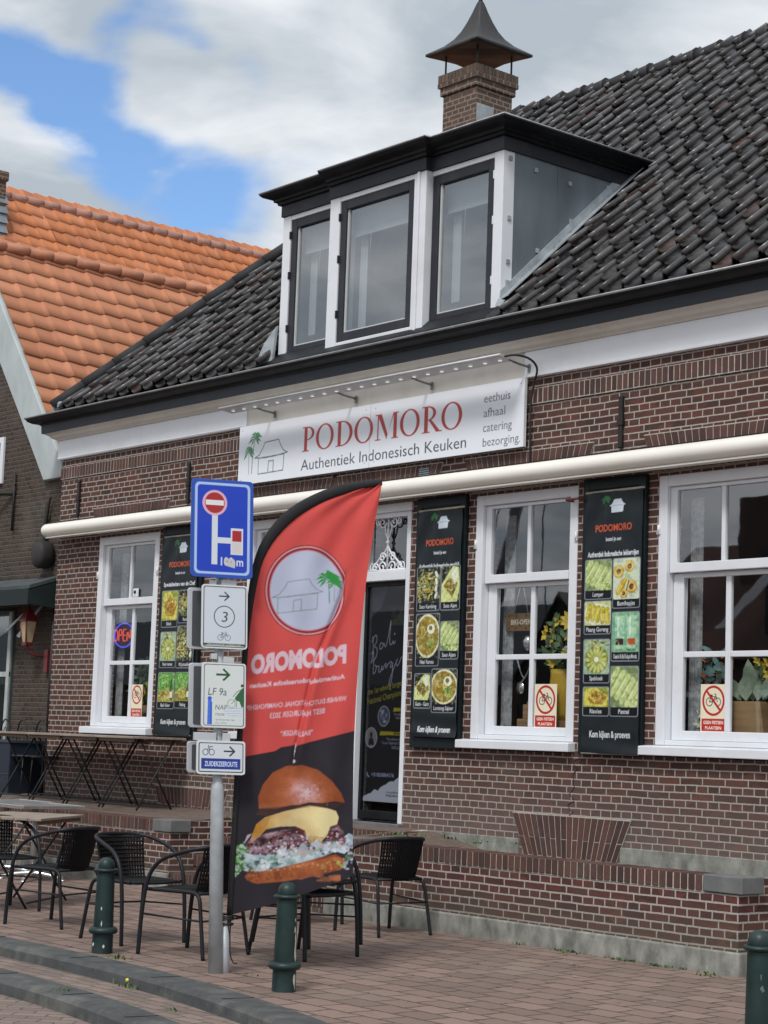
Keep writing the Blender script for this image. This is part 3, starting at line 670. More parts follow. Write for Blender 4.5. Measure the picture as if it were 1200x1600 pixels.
# door with transom light
d = MB(); x0, x1, z0, z1 = DOOR
d.box(x0+.002, x0+.062, .0, .14, z0, z1-.002); d.box(x1-.062, x1-.002, .0, .14, z0, z1-.002); d.box(x0+.062, x1-.062, .002, .14, z1-.11, z1-.002)
d.box(x0+.062, x1-.062, -.004, .14, 2.965, 3.055); d.box(x0-.03, x1+.03, -.03, .0, 3.60, 3.68)
door = d.build('door', M_WHITE, house, .006)
M_GREYP = mat('grey_door_paint', (.30, .32, .34), .5, dirt=(.12, .12, .12), dirt_amt=.4)
l = MB(); l.box(x0+.064, x0+.10, .06, .10, z0+.02, 2.962); l.box(x1-.10, x1-.064, .06, .10, z0+.02, 2.962); l.box(x0+.10, x1-.10, .061, .10, 2.92, 2.962); l.box(x0+.10, x1-.10, .061, .10, z0+.02, z0+.10)
leaf = l.build('door_leaf', M_BLACK, door, .004)
g = MB(); g.quad((x0+.09, .078, z0+.09), (x1-.09, .078, z0+.09), (x1-.09, .078, 2.93), (x0+.09, .078, 2.93)); g.build('pane', M_GLASSDOOR, door)
g = MB(); g.quad((x0+.06, .085, 3.05), (x1-.06, .085, 3.05), (x1-.06, .085, 3.57), (x0+.06, .085, 3.57)); g.build('pane', M_GLASS, door)
s = MB(); s.box(x0-.02, x1+.02, -.06, .14, z0-.06, z0); s.build('threshold', M_CAPST, door, .005)
o_ = MB(); xc, yy = 5.985, .05
o_.tube([(xc, yy, 3.06), (xc, yy, 3.56)], .011, 8, 0)
def curl(x, z, r, sgn, turns=1.25, up=1, t=.009):
    pts = []
    for i in range(22):
        a = i/21*turns*2*math.pi; q = r*(1-i/21*.8)
        pts.append((x+sgn*(r-q*math.cos(a)), yy, z+up*q*math.sin(a)))
    o_.tube(pts, t, 6, 0)
for sg in (-1, 1):
    curl(xc+sg*.02, 3.10, .055, sg); curl(xc+sg*.13, 3.10, .045, sg); curl(xc+sg*.02, 3.19, .05, sg, up=1); curl(xc+sg*.03, 3.52, .055, sg, up=-1); curl(xc+sg*.12, 3.53, .035, sg, up=-1)
    o_.tube([(xc, yy, 3.30), (xc+sg*.05, yy, 3.22), (xc+sg*.13, yy, 3.17), (xc+sg*.22, yy, 3.08)], .01, 6); o_.tube([(xc, yy, 3.36), (xc+sg*.04, yy, 3.42), (xc+sg*.05, yy, 3.50)], .009, 6)
    o_.tube([(xc+sg*.24, yy, 3.065), (xc+sg*.25, yy, 3.12), (xc+sg*.22, yy, 3.14)], .008, 6)
o_.sphere((xc, yy, 3.33), .022, 10, 6); o_.tube([(xc-.27, yy, 3.068), (xc+.27, yy, 3.068)], .012, 6, 0)
o_.build('scroll_ornament', M_WHITE, door)

# shutters folded back against the wall
def shutter(x0, x1, z0=1.435, z1=3.69):
    b = MB(); y0, y1 = -.052, -.012
    b.box(x0, x1, y0+.012, y1, z0, z1)
    for a, c in ((x0, x0+.07), (x1-.07, x1)): b.box(a, c, y0, y0+.0115, z0, z1)
    for a, c in ((z0, z0+.09), (2.45, 2.54), (z1-.09, z1)): b.box(x0+.07, x1-.07, y0+.001, y0+.0115, a, c)
    return b.build('shutter', M_SHUT, house, .004)
for a, b in ((2.30, 3.07), (6.50, 7.16), (8.60, 9.29)): shutter(a, b)

# ------------------------------------------------------------------ pantile roofs
def tiles(name, org, eu, ev, pitch, expo, nu, nv, prof, m, parent, pal, keep, thick=.022, lift=.028, jit=.006, dip=.02, rg=None, seg=9, over=1.10, lit_rolls=False, wave=.004):
    org, eu, ev = map(lambda q: np.array(q, float), (org, eu, ev)); nn = np.cross(eu, ev)
    V = []; Fc = []; C = []; base = 0
    s = np.linspace(0, over, seg) if not lit_rolls else np.array([0, .03, .1, .2, .3, .4, .5, .6, .7, .78, .812, .818, .825, .845, .87, .90, .93, .96, .985, .998, 1.004]); seg = len(s); h = np.array([prof(x) for x in s]); lowcut = np.array([dip*max(0, 1-((x-.40)/.40)**2)**.5 for x in s]); roll_lit = np.clip((h-.02)/.02, 0, 1) if lit_rolls else 0*h
    for j in range(nv):
        for i in range(nu):
            u0 = i*pitch; v0 = j*expo
            if not keep(u0+pitch*.5, v0+expo*.5): continue
            du, dv, dn, sk = rg.normal(0, jit), rg.normal(0, jit), rg.normal(0, jit*.5), rg.normal(0, jit*1.2)
            c = np.array(pal[int(rg.choice(len(pal), p=[.40, .32, .21, .07] if len(pal) == 4 else None))])*(rg.uniform(.75, 1.3) if lit_rolls else rg.uniform(.9, 1.1))
            rows = []; dn = dn+wave*(math.sin(1.3*u0+.7*v0)+.7*math.sin(2.9*v0+.5*u0)+.5*math.sin(.5*u0-1.9*v0))
            for t in (0, .5, 1):
                u = u0+du+s*pitch+sk*(t-.5); v = v0+dv+t*expo*1.22-(lowcut if t == 0 else 0); z = h+lift*(1-t)+dn
                rows.append(org+u[:, None]*eu+(v*np.ones(seg))[:, None]*ev+z[:, None]*nn)
            low = rows[0]-nn*thick
            P = np.concatenate([low]+rows); V.append(P); cw = roll_lit[:, None]*(np.array((.105, .100, .102))*rg.uniform(.35, 1.4))[None, :]+(1-roll_lit[:, None])*c[None, :]; C.append(np.tile(cw, (4, 1)))  # rolls coloured paler than the troughs: sky light painted into the tiles
            for r in range(3):
                for k in range(seg-1):
                    a = base+r*seg+k; Fc.append((a, a+1, a+1+seg, a+seg))
            # side lip
            for e in (0, seg-1):
                pass
            base += len(P)
    V = np.concatenate(V); C = np.concatenate(C); me = bpy.data.meshes.new(name); off = np.array(wloc(parent))
    q = np.array(Fc, np.int32); me.vertices.add(len(V)); me.vertices.foreach_set('co', (V-off).astype(np.float32).ravel())
    me.loops.add(len(q)*4); me.loops.foreach_set('vertex_index', q.ravel()); me.polygons.add(len(q))
    me.polygons.foreach_set('loop_start', np.arange(0, len(q)*4, 4, dtype=np.int32)); me.polygons.foreach_set('loop_total', np.full(len(q), 4, np.int32))
    me.polygons.foreach_set('use_smooth', np.ones(len(q), bool)); me.update(calc_edges=True)
    a = me.color_attributes.new('Col', 'FLOAT_COLOR', 'POINT'); cc = np.ones((len(V), 4), np.float32); cc[:, :3] = np.clip(C, 0, 1); a.data.foreach_set('color', cc.ravel())
    return link(name, me, m, parent)
def prof_black(x):
    x = x % 1.0 if x < 1.0 else x-1.0
    return .018*((x-.40)/.40)**2-.010 if x < .815 else .008+.050*math.sqrt(max(0, 1-((x-.91)/.0925)**2))
def prof_orange(x):
    x = x % 1.0 if x <= 1.0 else x-1.0
    return .030*(1-x/.84) if x < .84 else .030*(.5-.5*math.cos(math.pi*(x-.84)/.16))
TH = math.atan(.9); ZR = lambda y: 5.448+.9*y
ridge_y = 4.07
def hip_x(y): return .21+.5*(y+.195)
def keep_black(u, v):
    y = -.25+v*math.cos(TH); x = u-.0
    if x < hip_x(y)+.02 or x > XR: return False
    if 4.24 < x < 7.62 and y < 1.62: return False
    return True
rg = np.random.default_rng(5)
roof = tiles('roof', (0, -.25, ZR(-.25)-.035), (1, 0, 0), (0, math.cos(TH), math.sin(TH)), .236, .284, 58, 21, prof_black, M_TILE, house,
             [(.007, .006, .007), (.014, .011, .010), (.045, .041, .038), (.060, .028, .020)], keep_black, rg=rg, dip=.045, lift=.036, thick=.026, jit=.009, lit_rolls=True, wave=.012)
mb = MB(); t = .06
hy0 = -.2
mb.add([(hip_x(hy0), hy0, ZR(hy0)-t), (XR, hy0, ZR(hy0)-t), (XR, ridge_y, ZR(ridge_y)-t), (hip_x(ridge_y), ridge_y, ZR(ridge_y)-t)], ((0, 1, 2, 3),))
mb.add([(XR, 8.3, ZR(hy0)-t), (XR, ridge_y, ZR(ridge_y)-t), (hip_x(ridge_y), ridge_y, ZR(ridge_y)-t), (hip_x(hy0), 8.3, ZR(hy0)-t)], ((0, 1, 2, 3),))
mb.add([(hip_x(hy0), hy0, ZR(hy0)-t), (hip_x(ridge_y), ridge_y, ZR(ridge_y)-t), (hip_x(hy0), 8.3, ZR(hy0)-t)], ((0, 1, 2),))
mb.build('roof_deck', M_BLACK, house)
mb = MB(); p0 = Vector((hip_x(-.27), -.27, ZR(-.27)+.03)); p1 = Vector((hip_x(ridge_y), ridge_y, ZR(ridge_y)+.05))
n = 14
for k in range(n):
    a, b = p0.lerp(p1, k/n), p0.lerp(p1, (k+1.08)/n); mb.tube([a, a.lerp(b, .5), b], [.080, .076, .072], 10, 0)
mb.build('hip_tiles', mat('hip_tile', (.014, .014, .016), .75, var=.3, scale=8, dirt=(.05, .05, .05), dirt_amt=.3), house)
mb = MB()
for k in range(34):
    a = 2.1+k*.34
    if a > XR: break
    mb.tube([(a, ridge_y, ZR(ridge_y)-.05), (a+.30, ridge_y, ZR(ridge_y)-.035), (a+.37, ridge_y, ZR(ridge_y)-.03)], [.085, .095, .105], 10, 0)
mb.build('ridge_tiles', mat('dark_ridge', (.022, .020, .021), .6, var=.4, scale=9), house)
mb = MB(); mb.prism([(.10, -.27, 5.14), (.24, -.27, 5.14), (.30, -.27, 5.27), (.20, -.27, 5.30)], (0, .16, .06)); mb.build('lead_piece', M_LEAD, house, .02)

# ------------------------------------------------------------------ dormer
YS, YM = -.06, -.13
d = MB()
def bay(xa, xb, y):
    return
d.box(4.27, 4.395, YS, .08, 5.20, 6.765); d.box(5.13, 5.285, YM, .08, 5.20, 6.765); d.box(6.395, 6.565, YM, .08, 5.20, 6.765); d.box(7.41, 7.53, YS, .08, 5.20, 6.765)
d.box(6.455, 6.485, YM-.018, YM, 5.25, 6.765)
for xa, xb, y in ((4.395, 5.13, YS), (5.285, 6.395, YM), (6.565, 7.41, YS)):
    d.box(xa, xb, y+.004, .08, 5.20, 5.305); d.box(xa, xb, y+.004, .08, 6.715, 6.765)
dormer = d.build('dormer', M_WHITE, house, .006)
for xa, xb, y in ((4.397, 5.128, YS), (5.287, 6.393, YM), (6.567, 7.408, YS)):
    c = MB(); f = .088; y0, y1 = y+.014, y+.07
    c.box(xa, xa+f, y0, y1, 5.307, 6.713); c.box(xb-f, xb, y0, y1, 5.307, 6.713); c.box(xa+f, xb-f, y0+.001, y1, 6.713-f, 6.713); c.box(xa+f, xb-f, y0+.001, y1, 5.307, 5.307+f)
    c.build('casement', M_ANTH, dormer, .006)
    fr = MB(); g0, g1 = xa+f, xb-f
    fr.box(g0, g0+.018, y0+.02, y1, 5.307+f, 6.713-f); fr.box(g1-.012, g1, y0+.02, y1, 5.307+f, 6.713-f); fr.box(g0+.018, g1-.012, y0+.021, y1, 5.307+f, 5.307+f+.016)
    fr.build('glazing_bead', M_BLIND, dormer)
    g = MB(); g.quad((xa+.05, y+.05, 5.35), (xb-.05, y+.05, 5.35), (xb-.05, y+.05, 6.67), (xa+.05, y+.05, 6.67)); g.build('pane', M_GLASSD, dormer)
    h = MB(); hx = xa if xa < 7 else xb
    for zz in (5.55, 6.10, 6.52): h.box(xb-.004 if xb > 7 else xa-.012, xb+.012 if xb > 7 else xa+.004, y-.006, y+.014, zz, zz+.075)
    h.build('hinge', M_WHITE if xb > 7 else M_ANTH, dormer, each=True)
    b = MB(); b.box(xa+.04, xb-.04, y+.17, y+.18, 6.40, 6.70)
    b.box(xa+.04, xb-.04, y+.165, y+.185, 6.38, 6.40); b.tube([(xa+.3, y+.16, 6.40), (xa+.29, y+.16, 6.12)], .003, 5, 0); b.build('roller_blind', M_BLIND, dormer)
    k = MB(); nn = 20
    for q in range(nn):
        a0, a1 = xa+.05+.11*q/nn, xa+.05+.11*(q+1)/nn
        k.add([(a0, y+.24+.015*math.sin(q*1.9), 5.32), (a1, y+.24+.015*math.sin(q*1.9+1.9), 5.32), (a1, y+.24+.015*math.sin(q*1.9+1.9), 6.5), (a0, y+.24+.015*math.sin(q*1.9), 6.5)], ((0, 1, 2, 3),), True)
    k.build('net_curtain', M_BLIND, dormer)
mb = MB(); mb.box(4.30, 7.50, .9, .93, 5.25, 6.9); mb.build('back_wall', mat('attic_wall', (.30, .30, .29), .9), dormer)
jog = lambda d: [(4.27-d*.8, 1.9), (4.27-d*.8, YS-d), (5.13+d*.2, YS-d), (5.13+d*.2, YM-d), (6.56+d, YM-d), (6.56+d, YS-d), (7.53+d, YS-d), (7.53+d, 1.9)]
mitre([(-.05, 6.767), (.02, 6.767), (.02, 6.885), (-.05, 6.885)], jog, M_ANTH, 'fascia', dormer, ends=False)
mitre([(-.05, 6.887), (.05, 6.887), (.058, 6.912), (.085, 6.918), (.092, 6.942), (.13, 6.952), (.175, 6.962), (.205, 6.985), (.205, 7.0), (-.05, 7.01)], jog, M_BLACK, 'dormer_cornice', dormer, ends=False)
e = MB(); e.tube([(x, y, 7.003) for x, y in jog(.205)], .009, 6, 0); e.build('zinc_edge', M_LIP, dormer)
mb = MB(); mb.box(4.25, 7.55, -.05, 1.85, 6.96, 7.008); mb.build('flat_roof', M_ZINC, dormer)
for xs, th in ((7.53, -.03), (4.27, .03)):
    mb = MB(); mb.prism([(xs, .08, ZR(.08)-.1), (xs, .08, 6.767), (xs, 1.62, 6.9), (xs, 1.62, ZR(1.62)-.1)], (th, 0, 0)); ck = mb.build('cheek', M_ZINC, dormer)
mb = MB(); mb.box(7.50, 7.548, .081, 1.66, 6.77, 6.887); mb.build('fascia', M_ZINC, dormer)
mb = MB(); mb.box(7.528, 7.536, .08, .5, 5.60, 5.615); mb.box(7.528, 7.536, .62, .63, 6.0, 6.76); mb.build('standing_seam', M_ZINC, dormer, each=True)
mb = MB(); ya, yb = -.08, 1.66
mb.prism([(7.532, ya, ZR(ya)-.05), (7.532, yb, ZR(yb)-.05), (7.532, yb-.06, ZR(yb)+.07), (7.532, ya+.02, ZR(ya)+.10)], (.012, 0, 0))
mb.prism([(7.545, ya, ZR(ya)+.005), (7.545, yb, ZR(yb)+.005), (7.66, yb, ZR(yb)+.03), (7.66, ya, ZR(ya)+.03)], (0, 0, .01))
mb.prism([(7.50, -.16, 5.17), (7.66, -.16, 5.17), (7.60, -.10, 5.36), (7.53, -.08, 5.40)], (0, .04, .02)); mb.build('lead_flashing', M_LEAD, dormer, each=True)
mb = MB(); mb.prism([(4.05, -.2, 5.20), (4.27, -.14, 5.18), (4.27, -.1, 5.62), (4.16, -.16, 5.45)], (0, .03, .02)); mb.build('lead_flashing', M_LEAD, dormer)
mb = MB()
for y, z in ((.02, 6.70), (.34, 6.66), (.78, 6.63), (1.28, 6.70), (.02, 6.15), (.02, 5.75), (.80, 6.28), (.38, 5.92), (.02, 5.56)):
    mb.box(7.531, 7.542, y-.02, y+.022, z-.022, z+.022)
mb.build('zinc_clip', M_LEAD, dormer, .004, each=True)

# ------------------------------------------------------------------ chimney
CX, CY, HW = 2.62, 4.08, .335
mb = MB(); mb.box(CX-HW+.03, CX+HW-.03, CY-HW+.03, CY+HW-.03, 8.0, 9.56); chim = mb.build('chimney', M_CHIM, house, .008)
mb = MB(); mb.box(CX-HW, CX+HW, CY-HW, CY+HW, 9.50, 9.60); mb.box(CX-HW-.025, CX+HW+.025, CY-HW-.025, CY+HW+.025, 9.601, 9.66); mb.build('corbel', M_CHIM, chim, .006)
mb = MB(); h_ = HW+.022
for k in range(11):
    a, b_ = -h_+2*h_*k/11+.005, -h_+2*h_*(k+1)/11-.005
    mb.box(CX+a, CX+b_, CY-h_, CY-h_+.1, 9.663, 9.765); mb.box(CX+a, CX+b_, CY+h_-.1, CY+h_, 9.663, 9.765)
    if 0 < k < 10: mb.box(CX+h_-.1, CX+h_, CY+a, CY+b_, 9.663, 9.765); mb.box(CX-h_, CX-h_+.1, CY+a, CY+b_, 9.663, 9.765)
def chim_cut():
    m, nt, p, _ = nodes('chimney_cut_brick'); geo = nt.nodes.new('ShaderNodeNewGeometry'); pos = worldpos(nt)
    c = mixc(nt, geo.outputs['Random Per Island'], (.06, .045, .036), (.125, .08, .058)); g = noise(nt, pos, 30, 5, .7)
    nt.links.new(mixc(nt, ramp(nt, g, .4, .75, 0, .5), c, (.16, .13, .09)), p.inputs['Base Color']); p.inputs['Roughness'].default_value = .9; return m
sc_ = mb.build('soldier_course', chim_cut(), chim)
mb = MB(); mb.box(CX-h_+.012, CX+h_-.012, CY-h_+.012, CY+h_-.012, 9.661, 9.758); mb.build('mortar_bed', mat('chimney_mortar', (.26, .225, .19), .9), sc_)
prof = [(.44, 10.005), (.475, 10.02), (.475, 10.05), (.40, 10.10), (.31, 10.16), (.225, 10.25), (.165, 10.35), (.115, 10.47), (.070, 10.60), (.034, 10.72), (.018, 10.755)]
b = MB(); q = math.sqrt(2)
NS = 6
def sq(r, z):
    pts = []
    for k in range(4):
        a0, a1 = math.pi/4+k*math.pi/2, math.pi/4+(k+1)*math.pi/2
        c0 = (math.cos(a0)*r*q, math.sin(a0)*r*q); c1 = (math.cos(a1)*r*q, math.sin(a1)*r*q)
        for i in range(NS):
            t = i/NS; x, y = c0[0]*(1-t)+c1[0]*t, c0[1]*(1-t)+c1[1]*t
            bow = .92+.08*abs(2*t-1)**2; pts.append((CX+x*bow, CY+y*bow, z+.02*(1-abs(2*t-1)) if r > .4 else z))
    return pts
R_list = [sq(r, z) for r, z in prof]; n4 = 4*NS
b.add([p for ring in R_list for p in ring], [(i*n4+k, i*n4+(k+1) % n4, (i+1)*n4+(k+1) % n4, (i+1)*n4+k) for i in range(len(prof)-1) for k in range(n4)], True)
b.add(R_list[0], (tuple(range(n4))[::-1],)); b.sphere((CX, CY, 10.775), .03, 10, 6)
b.build('cowl', M_COWL, chim)
mb = MB()
for sx, sy in ((-1, -1), (1, -1), (1, 1), (-1, 1)): mb.tube([(CX+sx*.29, CY+sy*.29, 9.70), (CX+sx*.29, CY+sy*.29, 10.06)], .013, 6, 0)
mb.build('cowl_support', M_IRON, chim, each=True)
mb = MB(); mb.box(CX+HW-.02, CX+HW-.012, CY-.30, CY-.02, 8.6, 9.28); mb.box(CX-.05, CX+.26, CY-HW+.012, CY-HW+.022, 8.5, 9.0); mb.build('lead_flashing', M_LEAD, chim, each=True)
# ------------------------------------------------------------------ awning cassette under the cornice
aw = thing('rolled_awning', 'long cream rolled-up awning cassette across the whole brick front', 'awning', (6, -.17, 3.78))
b = MB(); n = 24
pr = [(-.172+.090*math.cos(2*math.pi*k/n)*(1.0), 3.785+.079*math.sin(2*math.pi*k/n)) for k in range(n)]
x0, x1 = .03, XR
b.add([(x0, y, z) for y, z in pr]+[(x1, y, z) for y, z in pr], [(k, (k+1) % n, n+(k+1) % n, n+k) for k in range(n)], True); b.build('cassette', M_CASING, aw)
b = MB(); b.box(x0+.03, x1, -.215, -.130, 3.690, 3.706); b.build('front_rail', M_CASING, aw, .004)
b = MB(); b.lathe([(.001, -.045), (.05, -.04), (.075, -.02), (.084, 0), (.086, .03)], (0, 0, 0), 24); 
b.v = [(x0+.0+p[2], -.172+p[0]*1.05, 3.785+p[1]*.97) for p in b.v]; b.build('end_cap', M_CASING, aw)
b = MB(); b.box(-.03, .0, -.20, -.02, 3.77, 3.81); b.tube([(-.03, -.17, 3.79), (-.075, -.17, 3.79)], .02, 8, 0); b.build('wall_bracket', M_IRON, aw)
b = MB(); b.box(x0+.02, XR, -.12, -.004, 3.872, 3.888); b.build('cover_strip', M_BLACK, aw)

# ------------------------------------------------------------------ name board
M_PRINT = attr_mat('printed_board', .35, .4, dirt=.03)
M_VINYL = attr_mat('printed_banner', .42, .22, dirt=.05)
M_SIGNP = attr_mat('printed_sign', .3, .5, dirt=.05)
WHT = (.78, .79, .81)
cv = Canvas(4.20, .605, 215, (.76, .79, .84))
RED = lin(168, 40, 40); DK = lin(52, 56, 66); GRN = lin(62, 128, 84)
serif_word(cv, 1.06, .245, .245, 2.37, lin(176, 52, 50), (.76, .79, .84))
cv.text('Authentiek Indonesisch Keuken', 1.06, .062, .105, DK, w=2.41)
for t, x, y, w in (('eethuis', 3.688, .437, .335), ('afhaal', 3.687, .308, .275), ('catering', 3.685, .177, .365), ('bezorging', 3.687, .048, .452)): cv.text(t, x, y, .075, lin(88, 94, 108), w=w)
hut(cv, .283, .088, .549, .325, lin(84, 112, 100), .011)
palm(cv, .235, .10, .36, GRN, GRN, .125, 1, 10, 3); palm(cv, .185, .10, .235, GRN, GRN, .105, -.4, 10, 5)
cv.line([(2.118, 0), (2.118, .605)], .005, lin(150, 155, 165))
for x in (.05, 2.05, 2.19, 4.15):
    for y in (.05, .555): cv.poly(ell(x, y, .007, .007, n=8), lin(140, 145, 150))
sg = thing('name_board', 'long white restaurant name board with red serif capitals and a palm hut drawing', 'sign', (5.8, -.08, 4.34))
mb = MB(); mb.box(3.70, 7.90, -.080, -.052, 4.040, 4.643); mb.build('panel', M_WHITE, sg)
flat_sheet('print', cv, (3.70, -.0825, 4.039), (1, 0, 0), (0, 0, 1), M_PRINT, sg)

# light bar above the board
lb = thing('light_bar', 'thin grey light bar with a row of small lit lamps above the name board', 'light', (5.8, -.3, 4.8))
b = MB(); b.prism([(3.78, -.415, 4.776), (3.78, -.405, 4.796), (3.78, -.25, 4.770), (3.78, -.25, 4.756)], (4.16, 0, 0)); b.tube([(3.78, -.415, 4.784), (7.94, -.415, 4.784)], .013, 8, 0)
b.build('housing', mat('light_housing', (.46, .47, .48), .45, metal=.2, var=.1), lb)
M_LED = emit_mat('lit_lamp', (1, .98, .95), .6)
for k in range(22):
    x = 3.92+k*.187; q = MB(); q.lathe([(.001, -.006), (.017, -.005), (.019, 0)], (x, -.335, 4.757), 10); q.build('lamp', M_LED, lb)
for x in (4.25, 5.55, 6.65, 7.92):
    q = MB(); q.tube([(x, -.30, 4.765), (x, -.20, 4.745), (x, -.055, 4.735)], .011, 6, 1); q.box(x-.012, x+.012, -.062, -.045, 4.69, 4.76); q.build('bracket', M_IRON if False else mat('bracket_metal', (.2, .2, .2), .5, metal=.5), lb)
q = MB(); q.tube([(7.94, -.37, 4.775), (8.02, -.33, 4.79), (8.08, -.2, 4.77), (8.07, -.09, 4.70), (8.0, -.066, 4.60), (7.95, -.058, 4.40), (7.95, -.05, 4.1), (7.94, -.035, 3.9)], .010, 6, 2); q.build('cable', M_CABLE, lb)

# ------------------------------------------------------------------ three banners hung over the shutters
NAVY = lin(27, 34, 39)
YEL = [lin(206, 190, 70), lin(186, 160, 52), lin(160, 130, 50), lin(222, 214, 130), lin(150, 160, 70)]
GRE = [lin(160, 178, 90), lin(196, 206, 150), lin(120, 140, 60), lin(214, 220, 180), lin(90, 105, 55)]
BRN = [lin(130, 105, 50), lin(160, 130, 70), lin(100, 85, 45), lin(190, 180, 90), lin(80, 90, 45)]
def capsule(cv, x, y, L, w, ang, col, hi, alpha=1.0):
    ca, sa = math.cos(ang), math.sin(ang)
    R = lambda p, q: (x+p*ca-q*sa, y+p*sa+q*ca)
    cv.poly([R(L/2+w*.5*math.cos(t), w*.5*math.sin(t)) for t in np.linspace(-1.57, 1.57, 8)]+[R(-L/2-w*.5*math.cos(t), -w*.5*math.sin(t)) for t in np.linspace(-1.57, 1.57, 8)], tuple(c*.55 for c in col), alpha)
    cv.poly([R(L/2+w*.40*math.cos(t), w*.06+w*.40*math.sin(t)) for t in np.linspace(-1.57, 1.57, 8)]+[R(-L/2-w*.40*math.cos(t), w*.06-w*.40*math.sin(t)) for t in np.linspace(-1.57, 1.57, 8)], col, alpha)
    cv.poly([R(L*.42, w*.12), R(L*.42, w*.26), R(-L*.42, w*.26), R(-L*.42, w*.12)], hi, alpha*.8)
def noodles(cv, cx, cy, rx, ry, n, pal, rg, w=.0055):
    for _ in range(n):
        a = rg.uniform(0, 6.28); q = rg.uniform(0, 1)**.6; x, y = cx+rx*q*math.cos(a), cy+ry*q*math.sin(a); b = rg.uniform(0, 6.28); r = rg.uniform(.02, .05)
        cv.line([(x+r*math.cos(b+t)-r*math.cos(b), y+r*.7*math.sin(b+t)-r*.7*math.sin(b)) for t in np.linspace(0, 1.4, 5)], w, tuple(np.clip(np.array(pal[rg.integers(len(pal))])*rg.uniform(.7, 1.2), 0, 1)))
def photo_tile(cv, x0, y0, x1, y1, capt, kind, rg, ch=.075):
    """a framed dish: picture above, caption strip below"""
    fr = .007
    cv.poly(rrect(x0, y0, x1, y1, .02), lin(132, 138, 142)); cv.poly(rrect(x0+fr, y0+fr, x1-fr, y1-fr, .016), lin(17, 20, 28))
    a, b, c, d = x0+fr, y0+ch, x1-fr, y1-fr; w, h = c-a, d-b; cx, cy = (a+c)/2, (b+d)/2; m = min(w, h)
    bg = {'bowl': lin(20, 24, 30), 'plate': lin(24, 30, 32), 'rolls': lin(190, 196, 140), 'pale': lin(120, 140, 96), 'green': lin(86, 150, 60), 'glasses': lin(120, 176, 140), 'wedge': lin(22, 30, 30), 'light': lin(200, 212, 190), 'flower': lin(150, 176, 150), 'tray': lin(150, 160, 70)}[kind]
    cv.poly(rrect(a, b, c, d, .014), bg); cv.set_clip(rect(a, b, c, d)); K = cv.clip
    if kind == 'bowl':
        cv.poly(ell(cx, cy, w*.55, h*.5), lin(222, 222, 186)); cv.poly(ell(cx, cy, w*.49, h*.445), lin(150, 124, 34)); noodles(cv, cx, cy, w*.44, h*.38, 110, YEL+BRN, rg)
        cv.poly(ell(cx+w*.16, cy+h*.16, m*.17, m*.14), lin(226, 232, 214)); cv.poly(ell(cx+w*.14, cy+h*.18, m*.08, m*.07), lin(112, 116, 60)); noodles(cv, cx+w*.2, cy-h*.15, w*.16, h*.12, 20, [lin(90, 130, 50), lin(150, 180, 90)], rg, .008)
    elif kind == 'plate':
        cv.poly([(a, b), (a, d-h*.2), (a+w*.3, d-h*.05), (c, cy+h*.2), (c, b)], lin(40, 44, 40)); noodles(cv, cx-w*.15, cy-h*.02, w*.45, h*.40, 120, BRN+GRE+YEL, rg, .009)
        for q in range(4): capsule(cv, c-w*.16, b+h*(.2+.2*q), w*.12, h*.10, 1.2+.3*q, lin(214, 222, 206), lin(236, 240, 230))
        for q in range(14): cv.poly(ell(rg.uniform(a, c-w*.3), rg.uniform(b, d-h*.2), .008, .006, n=8), lin(180, 110, 50) if q % 2 else lin(120, 160, 60))
    elif kind == 'rolls':
        cv.poly(ell(cx, cy-h*.05, w*.56, h*.46), lin(216, 220, 190))
        for q in range(5): capsule(cv, a+w*(.16+.18*q), cy+h*(.05-.04*q), h*.50, w*.17, 1.35+.07*q, lin(196, 178, 40), lin(230, 216, 110))
    elif kind == 'tray':
        cv.poly([(a, b+h*.1), (a+w*.1, d-h*.1), (cx, d), (c, cy), (c-w*.1, b)], lin(206, 196, 80)); cv.poly([(a+w*.15, cy-h*.05), (cx, d-h*.14), (c-w*.05, cy+h*.02), (c-w*.25, b+h*.12), (a+w*.3, b+h*.18)], lin(164, 122, 32)); noodles(cv, cx, cy, w*.3, h*.24, 30, [lin(190, 150, 50), lin(140, 104, 30), lin(216, 190, 90)], rg, .010)
    elif kind == 'pale':
        for q in range(6): capsule(cv, a+w*(.06+.19*q), cy+h*(.18-.09*q), h*.62, w*.22, .95, lin(186, 204, 130), lin(222, 230, 190)); cv.clip = K
        noodles(cv, cx+w*.2, b+h*.16, w*.3, h*.12, 16, [lin(120, 150, 60), lin(200, 216, 150)], rg, .009)
    elif kind == 'light':
        for px, py, r in ((.20, .68, .19), (.62, .80, .17), (.70, .30, .19), (.40, .14, .14)):
            cv.poly(ell(a+w*px, b+h*py, m*r*1.1, m*r), lin(186, 150, 50)); cv.poly(ell(a+w*px-.004, b+h*py+.006, m*r*.95, m*r*.82), lin(216, 190, 96)); cv.poly(ell(a+w*px, b+h*py, m*r*.48, m*r*.44), lin(110, 52, 40))
        capsule(cv, a+w*.27, b+h*.30, h*.30, w*.17, .95, lin(206, 170, 40), lin(236, 210, 110)); capsule(cv, a+w*.38, b+h*.36, h*.26, w*.14, 1.0, lin(200, 166, 46), lin(232, 208, 110)); cv.poly(ell(a+w*.55, b+h*.56, w*.10, h*.06), lin(170, 196, 120)); cv.line([(a+w*.5, b+h*.2), (a+w*.6, b+h*.45)], .010, lin(60, 70, 30))
    elif kind == 'flower':
        cv.poly(ell(cx, cy-h*.08, w*.46, h*.40), lin(120, 130, 60))
        for q in range(14):
            t = q*2*math.pi/14; capsule(cv, cx+w*.26*math.cos(t), cy-h*.08+h*.24*math.sin(t), w*.22, w*.12, math.atan2(h*math.sin(t), w*math.cos(t)), lin(176, 186, 90), lin(214, 218, 150))
